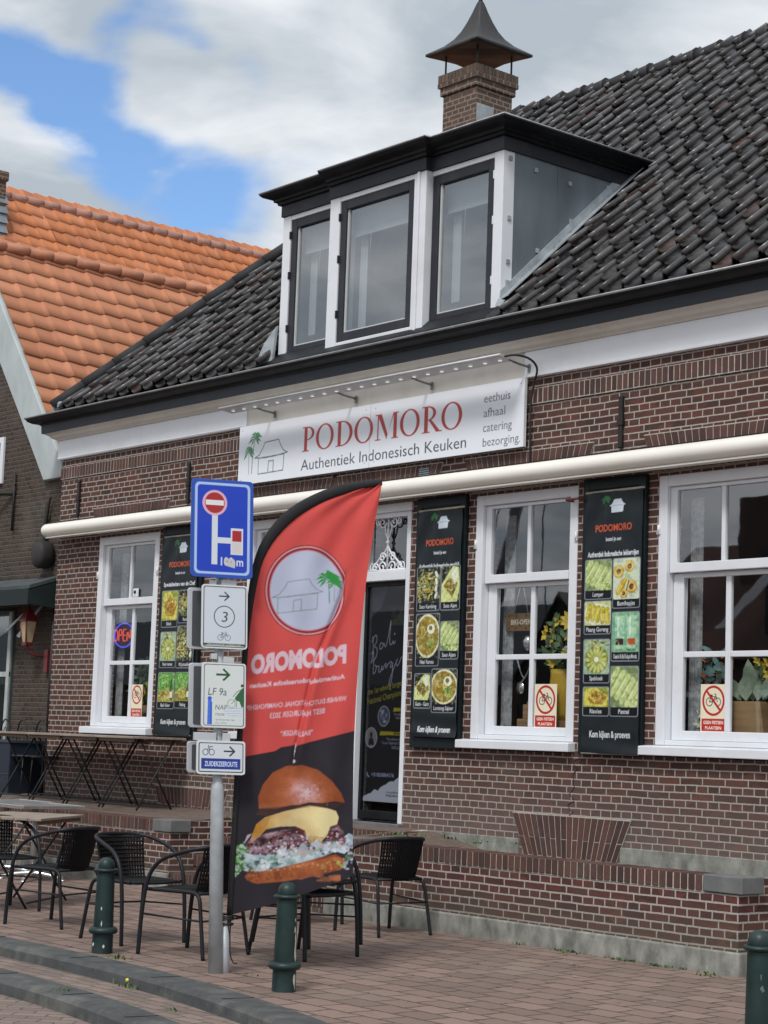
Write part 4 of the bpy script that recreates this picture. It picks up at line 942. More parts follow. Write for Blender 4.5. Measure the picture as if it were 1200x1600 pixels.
        cv.poly(ell(cx, cy-h*.08, w*.09, h*.08), lin(226, 230, 214)); noodles(cv, cx, d-h*.10, w*.3, h*.07, 24, BRN+GRE, rg, .009)
    elif kind == 'green':
        cv.poly(rect(a, b, c, b+h*.34), lin(150, 140, 50)); noodles(cv, cx, b+h*.30, w*.42, h*.20, 70, YEL+BRN, rg, .008); noodles(cv, cx, d-h*.22, w*.45, h*.16, 14, [lin(150, 206, 110), lin(60, 120, 40), lin(110, 180, 80)], rg, .016)
        cv.poly([(cx+w*.22, b+h*.05), (cx+w*.22, b+h*.45), (cx+w*.27, b+h*.55), (cx+w*.27, d-h*.2), (cx+w*.35, d-h*.2), (cx+w*.35, b+h*.55), (cx+w*.40, b+h*.45), (cx+w*.40, b+h*.05)], lin(40, 70, 40)); cv.poly(rect(cx+w*.23, b+h*.15, cx+w*.39, b+h*.35), lin(216, 220, 190))
    elif kind == 'glasses':
        for gx, cc in ((a+w*.28, lin(60, 40, 32)), (a+w*.72, lin(186, 86, 44))):
            cv.poly([(gx-w*.19, d-h*.08), (gx+w*.19, d-h*.08), (gx+w*.14, b+h*.08), (gx-w*.14, b+h*.08)], lin(160, 206, 172)); cv.poly([(gx-w*.10, d-h*.12), (gx-w*.02, d-h*.12), (gx-w*.03, b+h*.4), (gx-w*.09, b+h*.4)], lin(206, 232, 212)); cv.poly([(gx-w*.15, b+h*.34), (gx+w*.15, b+h*.34), (gx+w*.14, b+h*.18), (gx-w*.14, b+h*.18)], cc)
            cv.poly(rect(gx-w*.15, b+h*.02, gx+w*.15, b+h*.08), lin(84, 130, 100))
    elif kind == 'wedge':
        cv.poly([(a, b), (a, b+h*.5), (a+w*.6, d), (a+w*.95, d-h*.05), (c, b+h*.4), (c-w*.15, b)], lin(206, 214, 140)); cv.poly([(a+w*.1, b+h*.45), (a+w*.4, b+h*.68), (c-w*.1, b+h*.52), (a+w*.6, b+h*.12)], lin(124, 100, 34))
        noodles(cv, cx, cy-h*.05, w*.24, h*.14, 30, BRN, rg, .009); cv.clip = K; cv.poly([(a+w*.5, d-h*.2), (a+w*.8, d-h*.02), (c-w*.1, d-h*.3), (a+w*.72, d-h*.52)], lin(222, 230, 210))
    cv.set_clip(None)
    cv.paint(rect(a, b, c, d), lambda X, Y, n: (np.where(n[..., None] > .5, np.array(lin(232, 230, 180)), np.array(lin(30, 34, 14)))*np.ones(n.shape+(1,)), np.clip(np.abs(n-.5)*1.3, 0, .35)), rg, 12, 4)
    if capt:
        cw = min(w*.86, .019*len(capt)); cv.text(capt, cx, y0+ch*.33, .034, lin(196, 200, 204), w=cw, align='c', bold=.012)
def banner(bx, bw, zb, ztop, sub, subline, tl, label, y=-.066, warp=.006, seed=1, bk=NAVY):
    rg = np.random.default_rng(seed); H = ztop-zb; cv = Canvas(bw, H, 230, bk); Z = lambda z: z-zb
    m = bw*.5
    hx = m-.02
    hut(cv, hx-.02, Z(3.395), .165, .105, lin(196, 206, 216), .006, lin(196, 206, 216)); cv.line([(hx+.0, Z(3.45)), (hx+.125, Z(3.45))], .004, lin(130, 140, 150)); palm(cv, hx-.07, Z(3.39), .115, lin(60, 120, 70), lin(46, 90, 56), .06, .3, 11, seed)
    cv.text('PODOMORO', m, Z(3.245), .055, lin(196, 84, 50), w=bw*.66, align='c', bold=.02)
    cv.text(sub, m-.0, Z(3.165), .030, lin(196, 200, 206), w=bw*.27, align='c', bold=.02)
    cv.text(subline, m, Z(3.04), .042, lin(216, 220, 224), w=bw*.90, align='c', bold=.02)
    for (x0, z0, x1, z1, c, k) in tl: photo_tile(cv, x0, Z(z0), x1, Z(z1), c, k, rg)
    cv.text('Kom kijken & proeven', m, Z(1.578), .052, lin(216, 220, 224), w=bw*.72, align='c', bold=.02)
    cv.grain(.03, rg)
    t = thing('hanging_banner', label, 'banner', (bx+bw/2, y, zb), 'menu banners hung over the shutters')
    def wv(u, v): 
        f = np.clip((v-(H-.65))/.65, 0, 1); g = np.clip((.22-v)/.22, 0, 1)
        return warp*(np.sin(u*9+1.3*v*3+seed)*.5+f*1.6*np.sin(14*(v-H)+6*np.abs(u-bw/2)*2)*np.cos(u*7)+g*1.4*np.sin(26*v+4*u))+.003
    flat_sheet('cloth', cv, (bx, y, zb), (1, 0, 0), (0, 0, 1), M_VINYL, t, wav=wv, thick=.002)
    e = MB(); e.tube([(bx-.01, y+.004, ztop+.004), (bx+bw+.01, y+.004, ztop+.008)], .010, 8, 0); e.build('top_rod', mat('banner_rod', (.42, .38, .30), .6), t)
    if seed != 2: q = MB(); q.tube([(bx, y+.002, zb), (bx+bw, y+.002, zb+.004)], .008, 8, 0); q.build('bottom_rod', mat('banner_rod_metal', (.4, .42, .42), .5, metal=.3), t)
    return t
banner(2.375, .645, 1.46, 3.575, 'bestel nu uw', 'Specialiteiten van de Chef', [
    (.005, 2.60, .318, 2.995, 'Bebek', 'tray'), (.326, 2.64, .64, 2.995, 'Rendang', 'plate'), (.005, 2.17, .318, 2.555, 'Nasi rames', 'flower'), (.326, 2.165, .64, 2.615, 'Rijsttafel', 'plate'),
    (.005, 1.735, .318, 2.125, 'Bali bier', 'green'), (.326, 1.745, .64, 2.125, 'Padang', 'green')], 'dark menu banner of six dishes beside the left window with the OPEN sign', seed=1)
banner(6.555, .585, 1.53, 3.565, 'bestel je een', 'Authentiek Indonesische maaltijd', [
    (.005, 2.655, .318, 3.055, 'Soto Kambing', 'plate'), (.325, 2.655, .58, 3.055, 'Soto Ajam', 'wedge'), (.005, 2.16, .330, 2.635, 'Nasi Rames', 'bowl'), (.338, 2.22, .58, 2.56, 'Saus Ajam', 'pale'),
    (.005, 1.785, .232, 2.10, 'Gado - Gado', 'wedge'), (.240, 1.75, .58, 2.14, 'Lontong Sajoer', 'bowl')], 'wrinkled dark menu banner right of the door showing soup, satay and round plates', seed=2, warp=.009)
banner(8.655, .620, 1.445, 3.57, 'bestel je een', 'Authentiek Indonesische lekkernijen', [
    (.005, 2.69, .302, 3.02, 'Lemper', 'pale'), (.310, 2.61, .612, 3.02, 'Bamihapjes', 'light'), (.005, 2.405, .302, 2.68, 'Pisang Goreng', 'rolls'), (.310, 2.185, .612, 2.585, 'Cendol & Es Kelapa Moeda', 'glasses'),
    (.005, 2.01, .302, 2.37, 'Spekkoek', 'flower'), (.310, 1.745, .612, 2.15, 'Pastei', 'pale'), (.005, 1.745, .302, 1.985, 'Risoles', 'tray')], 'dark snack menu banner with two green drinks hung between the two right windows', seed=3)

# ------------------------------------------------------------------ door poster
cv = Canvas(.59, 2.02, 170, (.010, .010, .012)); Z = lambda z: z-.92
cv.poly([(0, Z(2.60)), (.18, Z(2.72)), (.28, Z(2.94)), (0, Z(2.94))], lin(52, 50, 60)); cv.blobs((.33, Z(2.55), .56, Z(2.72)), [lin(60, 50, 36), lin(44, 60, 50), lin(40, 40, 46)], 24, .012, .035, rng, 1.8, None, .7)
def script(pts, w=.008, c=lin(122, 122, 138)): 
    P = [np.array(p, float) for p in pts]
    for _ in range(2):
        Q = [P[0]]
        for a, b_ in zip(P[:-1], P[1:]): Q += [a*.75+b_*.25, a*.25+b_*.75]
        P = Q+[P[-1]]
    cv.line(P, w, c)
def SH(l, ox, oz, k=1.0): return [(ox+x*k, Z(oz)+z*k+.22*x*k) for x, z in l]
script(SH([(.00, .10), (.06, .17), (.08, .09), (.03, .05), (.09, .02), (.07, -.07), (.0, -.09)], .06, 2.30)); script(SH([(.01, .13), (.03, .0), (.0, -.12)], .06, 2.32))
script(SH([(.17, .04), (.13, .07), (.11, .01), (.15, .0), (.18, .06), (.19, .0), (.22, .03), (.26, .22), (.27, .25), (.25, .03), (.28, .0), (.31, .05), (.31, .0), (.34, .03)], .06, 2.30))
cv.poly(ell(.385, Z(2.47), .008, .008, n=8), lin(150, 150, 166))
script(SH([(.0, .20), (.03, .24), (.04, .10), (.03, .0), (.07, .02), (.08, .07), (.05, .09), (.09, .06), (.12, .07), (.11, .0), (.15, .01), (.16, .07), (.16, .0), (.20, .06), (.22, .07), (.21, .01), (.25, .06), (.30, .07), (.27, .01), (.31, .02), (.31, .07), (.31, -.08), (.28, -.17), (.26, -.12), (.32, -.02), (.36, .05), (.38, .08), (.35, .03), (.38, .0), (.41, .04), (.43, .08), (.46, .06), (.47, .02)], .06, 2.085), .008)
cv.text('the 1st winning burger of', .03, Z(1.905), .05, lin(104, 98, 34), w=.55, shear=.19, bold=.01); cv.text('National Championship', .03, Z(1.815), .055, lin(104, 98, 34), w=.55, shear=.19, bold=.01)
cv.ring(.27, Z(1.71), .085, .095, .008, lin(120, 120, 136)); cv.poly(ell(.27, Z(1.71), .077, .087), lin(56, 58, 72)); cv.blobs((.22, Z(1.65), .32, Z(1.77)), [lin(90, 92, 110), lin(40, 40, 52), lin(120, 118, 130)], 18, .01, .022, rng, 2.0)
cv.ring(.10, Z(1.51), .085, .095, .008, lin(126, 126, 136)); cv.poly(ell(.10, Z(1.51), .077, .087), lin(96, 92, 96)); cv.poly(ell(.10, Z(1.535), .022, .028, n=16), lin(44, 34, 32)); cv.poly([(.06, Z(1.44)), (.07, Z(1.505)), (.13, Z(1.505)), (.145, Z(1.44))], lin(30, 26, 32))
cv.poly([(.40, Z(1.755)), (.58, Z(1.76)), (.58, Z(1.785)), (.41, Z(1.79))], lin(126, 116, 30)); cv.text('2023', .56, Z(1.763), .02, lin(30, 30, 20), align='r', bold=.02)
cv.poly([(.22, Z(1.535)), (.575, Z(1.54)), (.575, Z(1.567)), (.23, Z(1.57))], lin(126, 116, 30)); cv.text('Bali Burger', .48, Z(1.545), .02, lin(40, 40, 20), align='c', bold=.02)
for t, z in (('The winner of', 1.72), ('best burger', 1.69)): cv.text(t, .575, Z(z), .02, lin(96, 96, 110), align='r', bold=.01)
for t, z in (('The winner of best', 1.49), ('Dutch National Champ.', 1.455), ('2023 July, NL', 1.415)): cv.text(t, .575, Z(z), .023, lin(96, 96, 110), align='r', bold=.01)
cv.text('+31850884176', .12, Z(1.155), .034, lin(120, 124, 150), w=.32, bold=.01); cv.line([(.06, Z(1.185)), (.065, Z(1.16)), (.09, Z(1.15))], .012, lin(120, 124, 150))
edge = [(0, Z(.955)), (.06, Z(.985)), (.12, Z(1.0)), (.17, Z(1.035)), (.22, Z(1.03)), (.28, Z(1.07)), (.33, Z(1.085)), (.38, Z(1.115)), (.44, Z(1.12)), (.50, Z(1.155)), (.59, Z(1.19))]
cv.poly([(0, 0)]+edge+[(.59, 0)], lin(150, 152, 164)); cv.blobs((0, Z(.95), .59, Z(1.18)), [(.010, .010, .012)], 0, .01, .02, rng)
for x, z in edge[1:-1]: cv.poly(ell(x, z+.006, rng.uniform(.008, .018), rng.uniform(.006, .012), n=8), (.010, .010, .012))
cv.text('www.podomoro.nl', .56, Z(1.01), .02, lin(70, 70, 80), align='r', bold=.01); cv.text('info@podomoro.nl', .56, Z(.98), .02, lin(70, 70, 80), align='r', bold=.01)
ps = flat_sheet('door_poster', cv, (5.69, .092, .92), (1, 0, 0), (0, 0, 1), attr_mat('poster_paper', .8, .1, dirt=.0), None, thick=.002)
tag(ps, 'black burger poster with handwritten lettering filling the glass of the restaurant door', 'poster')

# ------------------------------------------------------------------ things in the windows
def no_bike(x0, z0, w, h, label, y=.098):
    cv = Canvas(w, h, 420, lin(226, 216, 190)); r = w*.43; cx, cy = w*.5, h-w*.50
    R = lin(176, 40, 40); bicycle(cv, cx-w*.29, cy-w*.17, w*.58, lin(40, 36, 36), w*.028)
    cv.ring(cx, cy, r, r*1.06, w*.075, R); cv.line([(cx-r*.66, cy+r*.72), (cx+r*.66, cy-r*.72)], w*.075, R)
    cv.poly(rect(w*.05, h*.03, w*.95, h*.285), R); cv.text('GEEN FIETSEN', w*.5, h*.175, h*.065, lin(236, 220, 206), w=w*.76, align='c', bold=.02); cv.text('PLAATSEN', w*.5, h*.065, h*.065, lin(236, 220, 206), w=w*.62, align='c', bold=.02)
    o = flat_sheet('no_bicycles_sticker', cv, (x0, y, z0), (1, 0, 0), (0, 0, 1), M_PRINT, None, thick=.001); tag(o, label, 'sticker', 'no parking stickers for bicycles'); return o
no_bike(1.60, 1.635, .225, .365, 'faded red no bicycles sticker inside the left window below the OPEN sign')
no_bike(7.935, 1.64, .265, .37, 'no bicycles sticker in the middle window beside the yellow vase')
no_bike(9.765, 1.64, .255, .37, 'no bicycles sticker in the right window beside the wooden planter')
# neon
ns = thing('neon_sign', 'lit oval neon sign reading OPEN in the left window', 'neon sign', (1.33, .15, 2.54))
b = MB(); b.tube([(1.300+.20*math.cos(2*math.pi*k/28), .15, 2.555+.135*math.sin(2*math.pi*k/28)) for k in range(28)], .009, 8, 1, closed=True); b.build('ring_tube', emit_mat('neon_blue', (.13, .10, .85), 1.0), ns)
b = MB(); y = .146
def st(p): b.tube([(1.300+x, y, 2.555+z) for x, z in p], .0075, 6, 1)
st([(-.165+.045*math.cos(a*.5236), .065*math.sin(a*.5236)) for a in range(12)]+[(-.12, 0)]); st([(-.095, -.065), (-.095, .065), (-.05, .065), (-.035, .035), (-.05, .0), (-.09, .0)])
st([(.045, .065), (-.01, .065), (-.01, -.065), (.045, -.065)]); st([(-.01, 0), (.04, 0)]); st([(.075, -.065), (.075, .065), (.14, -.065), (.14, .065)]); b.build('letters', emit_mat('neon_red', (.95, .12, .09), .85), ns)
b = MB(); b.box(1.10, 1.50, .165, .175, 2.41, 2.70); b.build('backing', mat('smoked_panel', (.02, .02, .025), .3), ns)
cm = thing('window_sensor', 'small white sensor with a dark lens on the left window meeting rail', 'sensor', (1.68, .10, 2.89))
b = MB(); b.box(1.63, 1.73, .05-.022, .05+.0, 2.962, 3.06); b.build('case', M_WHITE, cm, .018); b = MB(); b.sphere((1.68, .03, 3.02), .02, 10, 6); b.build('lens', M_BLACK, cm)

M_WOOD = mat('rough_wood', (.28, .17, .08), .75, var=.35, scale=5, stretch=(1, 1, 5))
hs = thing('hanging_sign', 'small wooden sign hung on two strings behind the middle window', 'sign', (7.64, .2, 2.5))
cv = Canvas(.38, .155, 330, lin(122, 92, 52)); cv.blobs((0, 0, .38, .155), [lin(110, 82, 46), lin(136, 104, 60), lin(96, 70, 38)], 24, .006, .014, rng, 5, 0.0, .6)
cv.text('BIKI-OPEN', .19, .058, .042, lin(206, 200, 186), w=.25, align='c', bold=.02)
for x in (.04, .13, .25, .34):
    for z in (.025, .13): cv.poly(ell(x, z, .011, .011, n=10), lin(70, 48, 28))
flat_sheet('board', cv, (7.45, .20, 2.475), (1, 0, .0), (0, 0, 1), attr_mat('sign_wood', .8, .2), hs, thick=.012)
b = MB(); b.tube([(7.55, .2, 2.62), (7.62, .2, 2.86)], .004, 5, 0); b.tube([(7.73, .2, 2.62), (7.66, .2, 2.86)], .004, 5, 0); b.build('string', mat('string', (.45, .40, .34), .9), hs)
# sill shelf goods
M_YEL = mat('yellow_glaze', (.55, .36, .03), .35, var=.12); M_GRN = mat('plant_leaf', (.09, .16, .065), .6, var=.4, scale=18); M_PALE = mat('pale_leaf', (.34, .44, .32), .7, var=.3, scale=18)
M_FLY = mat('yellow_petal', (.62, .46, .05), .6, var=.25, scale=30); M_FLO = mat('orange_petal', (.42, .13, .05), .6, var=.3, scale=30); M_FLW = mat('white_petal', (.6, .62, .5), .6, var=.2, scale=30); M_TEAL = mat('teal_leaf', (.12, .24, .22), .6, var=.3, scale=20)
M_SILV = mat('silver', (.62, .62, .6), .25, metal=.85, var=.1)
def leaf(b, c, d, L, w):
    c = Vector(c); d = Vector(d).normalized(); s = d.cross(Vector((0.3, -1, .2))).normalized(); n = s.cross(d).normalized()
    b.add([c, c+d*L*.35+s*w+n*.1*w, c+d*L*.7+s*w*.7, c+d*L, c+d*L*.7-s*w*.7, c+d*L*.35-s*w+n*.1*w], ((0, 1, 2, 3), (0, 3, 4, 5)))
def bouquet(parent, c, rad, hgt, items, seed, stem_to=None):
    r = random.Random(seed)
    for nm, m, n, L, w in items:
        b = MB()
        for _ in range(n):
            p = (c[0]+r.uniform(-1, 1)*rad, c[1]+r.uniform(-.6, .6)*rad*.6, c[2]+r.uniform(0, 1)*hgt)
            k = 6 if 'petal' in m.name else 1
            for q in range(k):
                a = 2*math.pi*q/k+r.uniform(0, .5)
                leaf(b, p, (math.cos(a), -.5+r.uniform(-.3, .3), math.sin(a)) if k > 1 else (r.uniform(-1, 1), r.uniform(-.6, .2), r.uniform(-.3, 1)), L*r.uniform(.7, 1.2), w)
        if 'petal' not in m.name:
            for _ in range(max(3, n//6)): b.tube([(c[0]+r.uniform(-.3, .3)*rad, c[1], c[2]-.06), (c[0]+r.uniform(-.8, .8)*rad, c[1]+r.uniform(-.2, .2)*rad, c[2]+hgt*r.uniform(.4, .9))], .003, 5, 0)
        b.build(nm, m, parent)
sh = MB(); sh.box(7.36, 8.40, .16, .50, 1.585, 1.63); tag(sh.build('window_shelf', M_WOOD, None, .005), 'dark wooden display shelf inside the middle window', 'shelf')
sh = MB(); sh.box(9.5, 10.55, .16, .50, 1.585, 1.63); tag(sh.build('window_shelf', M_WOOD, None, .005), 'dark wooden display shelf inside the right window', 'shelf')
v = thing('flower_vase', 'tall yellow vase with yellow flowers behind the middle window', 'vase', (8.12, .27, 1.63))
b = MB(); b.lathe([(.001, 0), (.075, 0), (.095, .06), (.12, .16), (.13, .28), (.122, .38), (.128, .43), (.118, .43), (.11, .36), (.001, .34)], (8.12, .27, 1.71), 24); b.build('vase', M_YEL, v)
b = MB(); b.box(7.99, 8.26, .17, .39, 1.632, 1.708); b.build('wooden_block', mat('block_wood', (.24, .12, .05), .6, var=.2), v, .006)
bouquet(v, (8.14, .24, 2.16), .20, .42, [('foliage', M_GRN, 60, .10, .022), ('yellow_flower', M_FLY, 11, .055, .016), ('white_flower', M_FLW, 5, .04, .013)], 3)
bouquet(v, (7.98, .25, 2.14), .09, .40, [('foliage', M_GRN, 22, .08, .016), ('yellow_flower', M_FLY, 9, .042, .012)], 8)
b = MB(); r = random.Random(4)
for q in range(9):
    a = 2*math.pi*q/9; leaf(b, (8.24, .20, 2.55), (math.cos(a), -.3, math.sin(a)), .10, .026)
b.build('big_flower', M_FLY, v)
tr = thing('trophy', 'silver trophy cup with hanging medals on the shelf behind the middle window', 'trophy', (7.72, .3, 1.63))
b = MB(); b.lathe([(.001, 0), (.06, 0), (.062, .02), (.03, .05), (.014, .10), (.013, .20), (.03, .24), (.034, .30), (.018, .33), (.012, .38), (.001, .40)], (7.74, .28, 1.84), 18); b.build('cup', M_SILV, tr)
b = MB(); b.box(7.62, 7.86, .2, .4, 1.632, 1.715); b.box(7.67, 7.81, .22, .36, 1.716, 1.84); b.build('base', M_WOOD, tr, .005)
b = MB(); b.lathe([(.001, -.004), (.045, -.004), (.045, .004), (.001, .004)], (0, 0, 0), 18); b.v = [(7.655+p[0], .2+p[2], 1.98+p[1]*1.15) for p in b.v]; b.build('medal', M_SILV, tr)
b = MB(); b.tube([(7.60, .21, 2.22), (7.66, .2, 2.10), (7.70, .2, 2.06)], .007, 5, 1); b.tube([(7.80, .21, 2.24), (7.72, .2, 2.08), (7.655, .2, 2.02)], .007, 5, 1); b.build('ribbon', M_LACE, tr)
b = MB(); b.lathe([(.001, 0), (.02, .0), (.045, .05), (.05, .09), (.03, .13), (.001, .14)], (7.70, .24, 2.30), 14); b.build('glass_ornament', M_SILV, tr)
pl = thing('wooden_planter', 'light wooden planter box with pale leaves behind the right window', 'planter', (10.1, .3, 1.63))
b = MB(); b.prism([(9.93, .2, 1.632), (10.30, .2, 1.632), (10.26, .2, 1.885), (9.95, .2, 1.885)], (0, .22, 0)); b.build('box', mat('planter_wood', (.33, .21, .10), .65, var=.2, scale=4, stretch=(1, 1, 6)), pl, .006)
b = MB()
for x, z, L, w, dx in ((10.13, 1.95, .27, .065, .06), (10.03, 1.89, .18, .05, -.3), (10.08, 1.89, .2, .06, .05), (10.0, 1.89, .14, .045, .2), (10.19, 1.89, .17, .045, .3), (10.24, 1.9, .2, .04, .5)): leaf(b, (x, .26, z), (dx, -.25, 1), L, w); leaf(b, (x+.02, .32, z), (dx-.3, .2, 1), L*.8, w*.8)
b.build('leaf', M_PALE, pl); bouquet(pl, (10.22, .3, 1.95), .10, .28, [('foliage', M_GRN, 20, .08, .02), ('yellow_flower', M_FLY, 7, .05, .015)], 12)
fl = thing('dried_flowers', 'orange and teal dried flower bunch behind the right window sticker', 'flowers', (9.75, .3, 1.63))
b = MB(); b.lathe([(.001, 0), (.05, 0), (.065, .12), (.05, .22), (.055, .25)], (9.76, .32, 1.63), 16); b.build('pot', M_WOOD, fl)
bouquet(fl, (9.76, .28, 1.92), .15, .34, [('teal_leaf', M_TEAL, 40, .10, .022), ('orange_flower', M_FLO, 12, .045, .015)], 21); bouquet(fl, (9.68, .24, 1.70), .05, .2, [('white_flower', M_FLW, 8, .045, .015)], 23)
pp = thing('potted_plant', 'leafy green plant with yellow blooms behind the left window', 'plant', (1.45, .35, 1.60))
b = MB(); b.lathe([(.001, 0), (.08, 0), (.11, .18), (.10, .18)], (1.45, .38, 1.60), 16); b.build('pot', M_WOOD, pp)
bouquet(pp, (1.45, .36, 1.72), .13, .55, [('foliage', M_GRN, 90, .11, .022), ('yellow_flower', M_FLY, 5, .06, .02)], 31)
# ------------------------------------------------------------------ ground
M_PAVE = brick_mat('pavement_brick', .270, .205, (.262, .182, .152), (.170, .120, .102), (.060, .050, .042), .0095, squash=1.0, plan=True, cross=False, dirt=(.22, .195, .16), dirt_amt=.7, bstr=1.0, ms=.25, moss=((.06, .075, .03), .35))
M_STRIP = brick_mat('gutter_brick', .21, .098, (.24, .18, .152), (.16, .125, .11), (.075, .066, .055), .006, squash=1.0, plan=True, cross=False, dirt=(.18, .15, .12), dirt_amt=.5, bstr=.7, ms=.35, moss=((.06, .075, .03), .3))
M_ROAD = brick_mat('road_brick', .21, .10, (.24, .18, .155), (.17, .13, .115), (.075, .066, .055), .006, squash=1.0, plan=True, cross=False, angle=math.radians(45), dirt=(.2, .17, .14), dirt_amt=.5, bstr=.7, ms=.35)
M_KERB = mat('kerb_stone', (.058, .061, .062), .85, var=.35, scale=7, bmp=.9, bscale=38, dirt=(.19, .18, .155), dirt_amt=.75)
M_TOP = brick_mat('terrace_paving', .21, .062, (.17, .12, .10), (.13, .095, .08), (.10, .09, .075), .006, squash=1.0, plan=True, cross=False, dirt=(.14, .12, .09), dirt_amt=.7, moss=((.055, .065, .03), .5))
KP = [(-40, -4.42), (4, -4.42), (7.2, -4.42), (8.4, -4.425), (9.3, -4.46), (10.0, -4.545), (10.6, -4.65), (11.3, -4.80), (12.0, -5.03), (12.8, -5.42), (13.5, -5.92), (14.2, -6.6), (14.8, -7.5), (15.2, -8.6), (15.4, -10), (15.4, -40)]
def subdiv(P, k=2):
    for _ in range(k):
        Q = [P[0]]
        for a, b in zip(P[:-1], P[1:]): Q += [(a[0]*.75+b[0]*.25, a[1]*.75+b[1]*.25), (a[0]*.25+b[0]*.75, a[1]*.25+b[1]*.75)]
        P = Q+[P[-1]]
    return P
KP = subdiv(KP)
def offs(P, d):
    out = []
    for i, p in enumerate(P):
        a, b = P[max(0, i-1)], P[min(len(P)-1, i+1)]; tx, ty = b[0]-a[0], b[1]-a[1]; L = math.hypot(tx, ty); out.append((p[0]+ty/L*d, p[1]-tx/L*d))
    return out
def band(name, prof, m, bev=0):
    b = MB(); rows = [[(x, y, z) for x, y in offs(KP, d)] for d, z in prof]; n = len(KP)
    b.add([p for r in rows for p in r], [(i*n+k, (i+1)*n+k, (i+1)*n+k+1, i*n+k+1) for i in range(len(rows)-1) for k in range(n-1)]); return structure(b.build(name, m))
# walked-on pavement from the houses to the kerb
b = MB(); kerb_in = offs(KP, 0.0); poly = [(x, y, 0) for x, y in kerb_in]
far = [(x if x > -40 else -40, 3.0, 0) for x, y in kerb_in]
b = MB(); n = len(poly)
for k in range(n-1):
    x0_, x1_ = poly[k][0], poly[k+1][0]
    if x1_-x0_ > 1e-6: b.quad(poly[k], poly[k+1], (x1_, 3.0, 0), (x0_, 3.0, 0))
b.quad((15.39, -40, -.0), (40, -40, -.0), (40, 3, -.0), (15.39, 3, -.0))
structure(b.build('pavement', M_PAVE))
def kerb(name, d0, z, drop, gap):
    b = MB(); L = 0; P = KP; i = 0; seg = []
    top0, top1, fce, bot = offs(P, d0), offs(P, d0+.215), offs(P, d0+.245), offs(P, d0+.255)
    n = len(P); rows = [[(x, y, z+.003) for x, y in top0], [(x, y, z+.003) for x, y in top1], [(x, y, z-.022) for x, y in fce], [(x, y, z-drop-.05) for x, y in bot]]
    b.add([p for r in rows for p in r], [(i*n+k, (i+1)*n+k, (i+1)*n+k+1, i*n+k+1) for i in range(3) for k in range(n-1)], False)
    o = structure(b.build(name, M_KERB)); return o
kerb('kerb', .0, 0.0, .08, 1.0)
band('gutter_strip', [(.22, -.082), (.60, -.078)], M_STRIP)
kerb('lower_kerb', .585, -.078, .085, 1.0)
b = MB(); b.quad((-400, -400, -.165), (400, -400, -.165), (400, 400, -.165), (-400, 400, -.165)); structure(b.build('road', M_ROAD))
# kerb joints
b = MB(); Pk = offs(KP, .0); 
acc_ = 0
for k in range(len(KP)-1):
    if not (4 < KP[k][0] < 13): continue
    seg = math.dist(KP[k], KP[k+1]); acc_ += seg
    if acc_ > .95:
        acc_ = 0
        for d0, z in ((0, .0035), (.585, -.0745)):
            a, c = offs(KP, d0+.01)[k], offs(KP, d0+.213)[k]; b.obox(((a[0]+c[0])/2, (a[1]+c[1])/2, z), ((c[0]-a[0])/2, (c[1]-a[1])/2, 0), (.003, 0, 0), (0, 0, .0022))
structure(b.build('kerb_joints', M_BLACK))

# ------------------------------------------------------------------ raised terrace with steps
tw = thing('terrace_wall', 'raised brick terrace with stone caps and steps in front of the restaurant', 'terrace', (5, -1.05, 0))
TF, TB = -1.05, -.84; HZ = .655
SX0, SX1 = 4.23, 6.62
b = MB()
for x0, x1 in ((-6, SX0-.02), (SX1+.02, 11.10)): b.box(x0, x1, TF, TB, -.05, HZ-.118)
b.build('brickwork', M_TERR, tw, .004, each=True)
b = MB()
for x0, x1 in ((-6, 3.92), (SX1+.32, 10.79)): q = soldiers(x0, x1, TF-.012, TB+.01, HZ-.114, HZ, .066, .004); b.add(q.v, q.f)
rl = b.build('rowlock_coping', M_CUT, tw, .004)
b = MB()
for x0, x1 in ((-6, 3.92), (SX1+.32, 10.79)): b.box(x0, x1, TF-.004, TB+.004, HZ-.1185, HZ-.006)
b.build('mortar_bed', mat('coping_mortar', (.45, .41, .36), .95, var=.25, scale=20, bmp=.4, bscale=90), rl, each=True)
b = MB()
for x0, x1 in ((-6, SX0-.01), (SX1+.01, 11.125)): b.box(x0, x1, TF-.028, TF+.01, -.06, .158); 
b.box(11.08, 11.128, TF-.026, TB, -.06, .157); b.build('plinth', M_STONE, tw, .012, each=True)
for x0, x1 in ((3.93, SX0), (SX1, SX1+.31), (10.80, 11.13)):
    b = MB(); b.box(x0, x1+.012, TF-.018, TB+.012, HZ-.112, HZ+.004); b.build('capstone', M_CAPST, tw, .008)
b = MB(); b.quad((-6, TB, HZ-.005), (SX0, TB, HZ-.005), (SX0, 0, .715), (-6, 0, .715)); b.add([(SX1, TB, HZ-.005), (SX1+.25, TB, HZ-.005), (8.0, TB, .46), (11.1, TB, .44), (11.1, 0, .44), (8.0, 0, .50), (SX1+.25, 0, .70), (SX1, 0, .715)], ((0, 1, 6, 7), (1, 2, 5, 6), (2, 3, 4, 5))); b.quad((SX0, -.24, .682), (SX1, -.24, .682), (SX1, 0, .715), (SX0, 0, .715))
b.build('terrace_floor', M_TOP, tw)
b = MB(); b.box(11.04, 11.10, TB, -.0, -.05, HZ-.01); b.box(-6, -5.9, TB, 0, -.05, HZ-.01); b.build('end_wall', M_TERR, tw, each=True)
b = MB(); [b.prism([(x_, TB+.001, -.05), (x_, TB+.001, HZ-.008), (x_, -.001, .712), (x_, -.001, -.05)], (.146, 0, 0)) for x_ in (SX0-.15, SX1+.004)]; b.build('side_wall', M_TERR, tw, each=True)
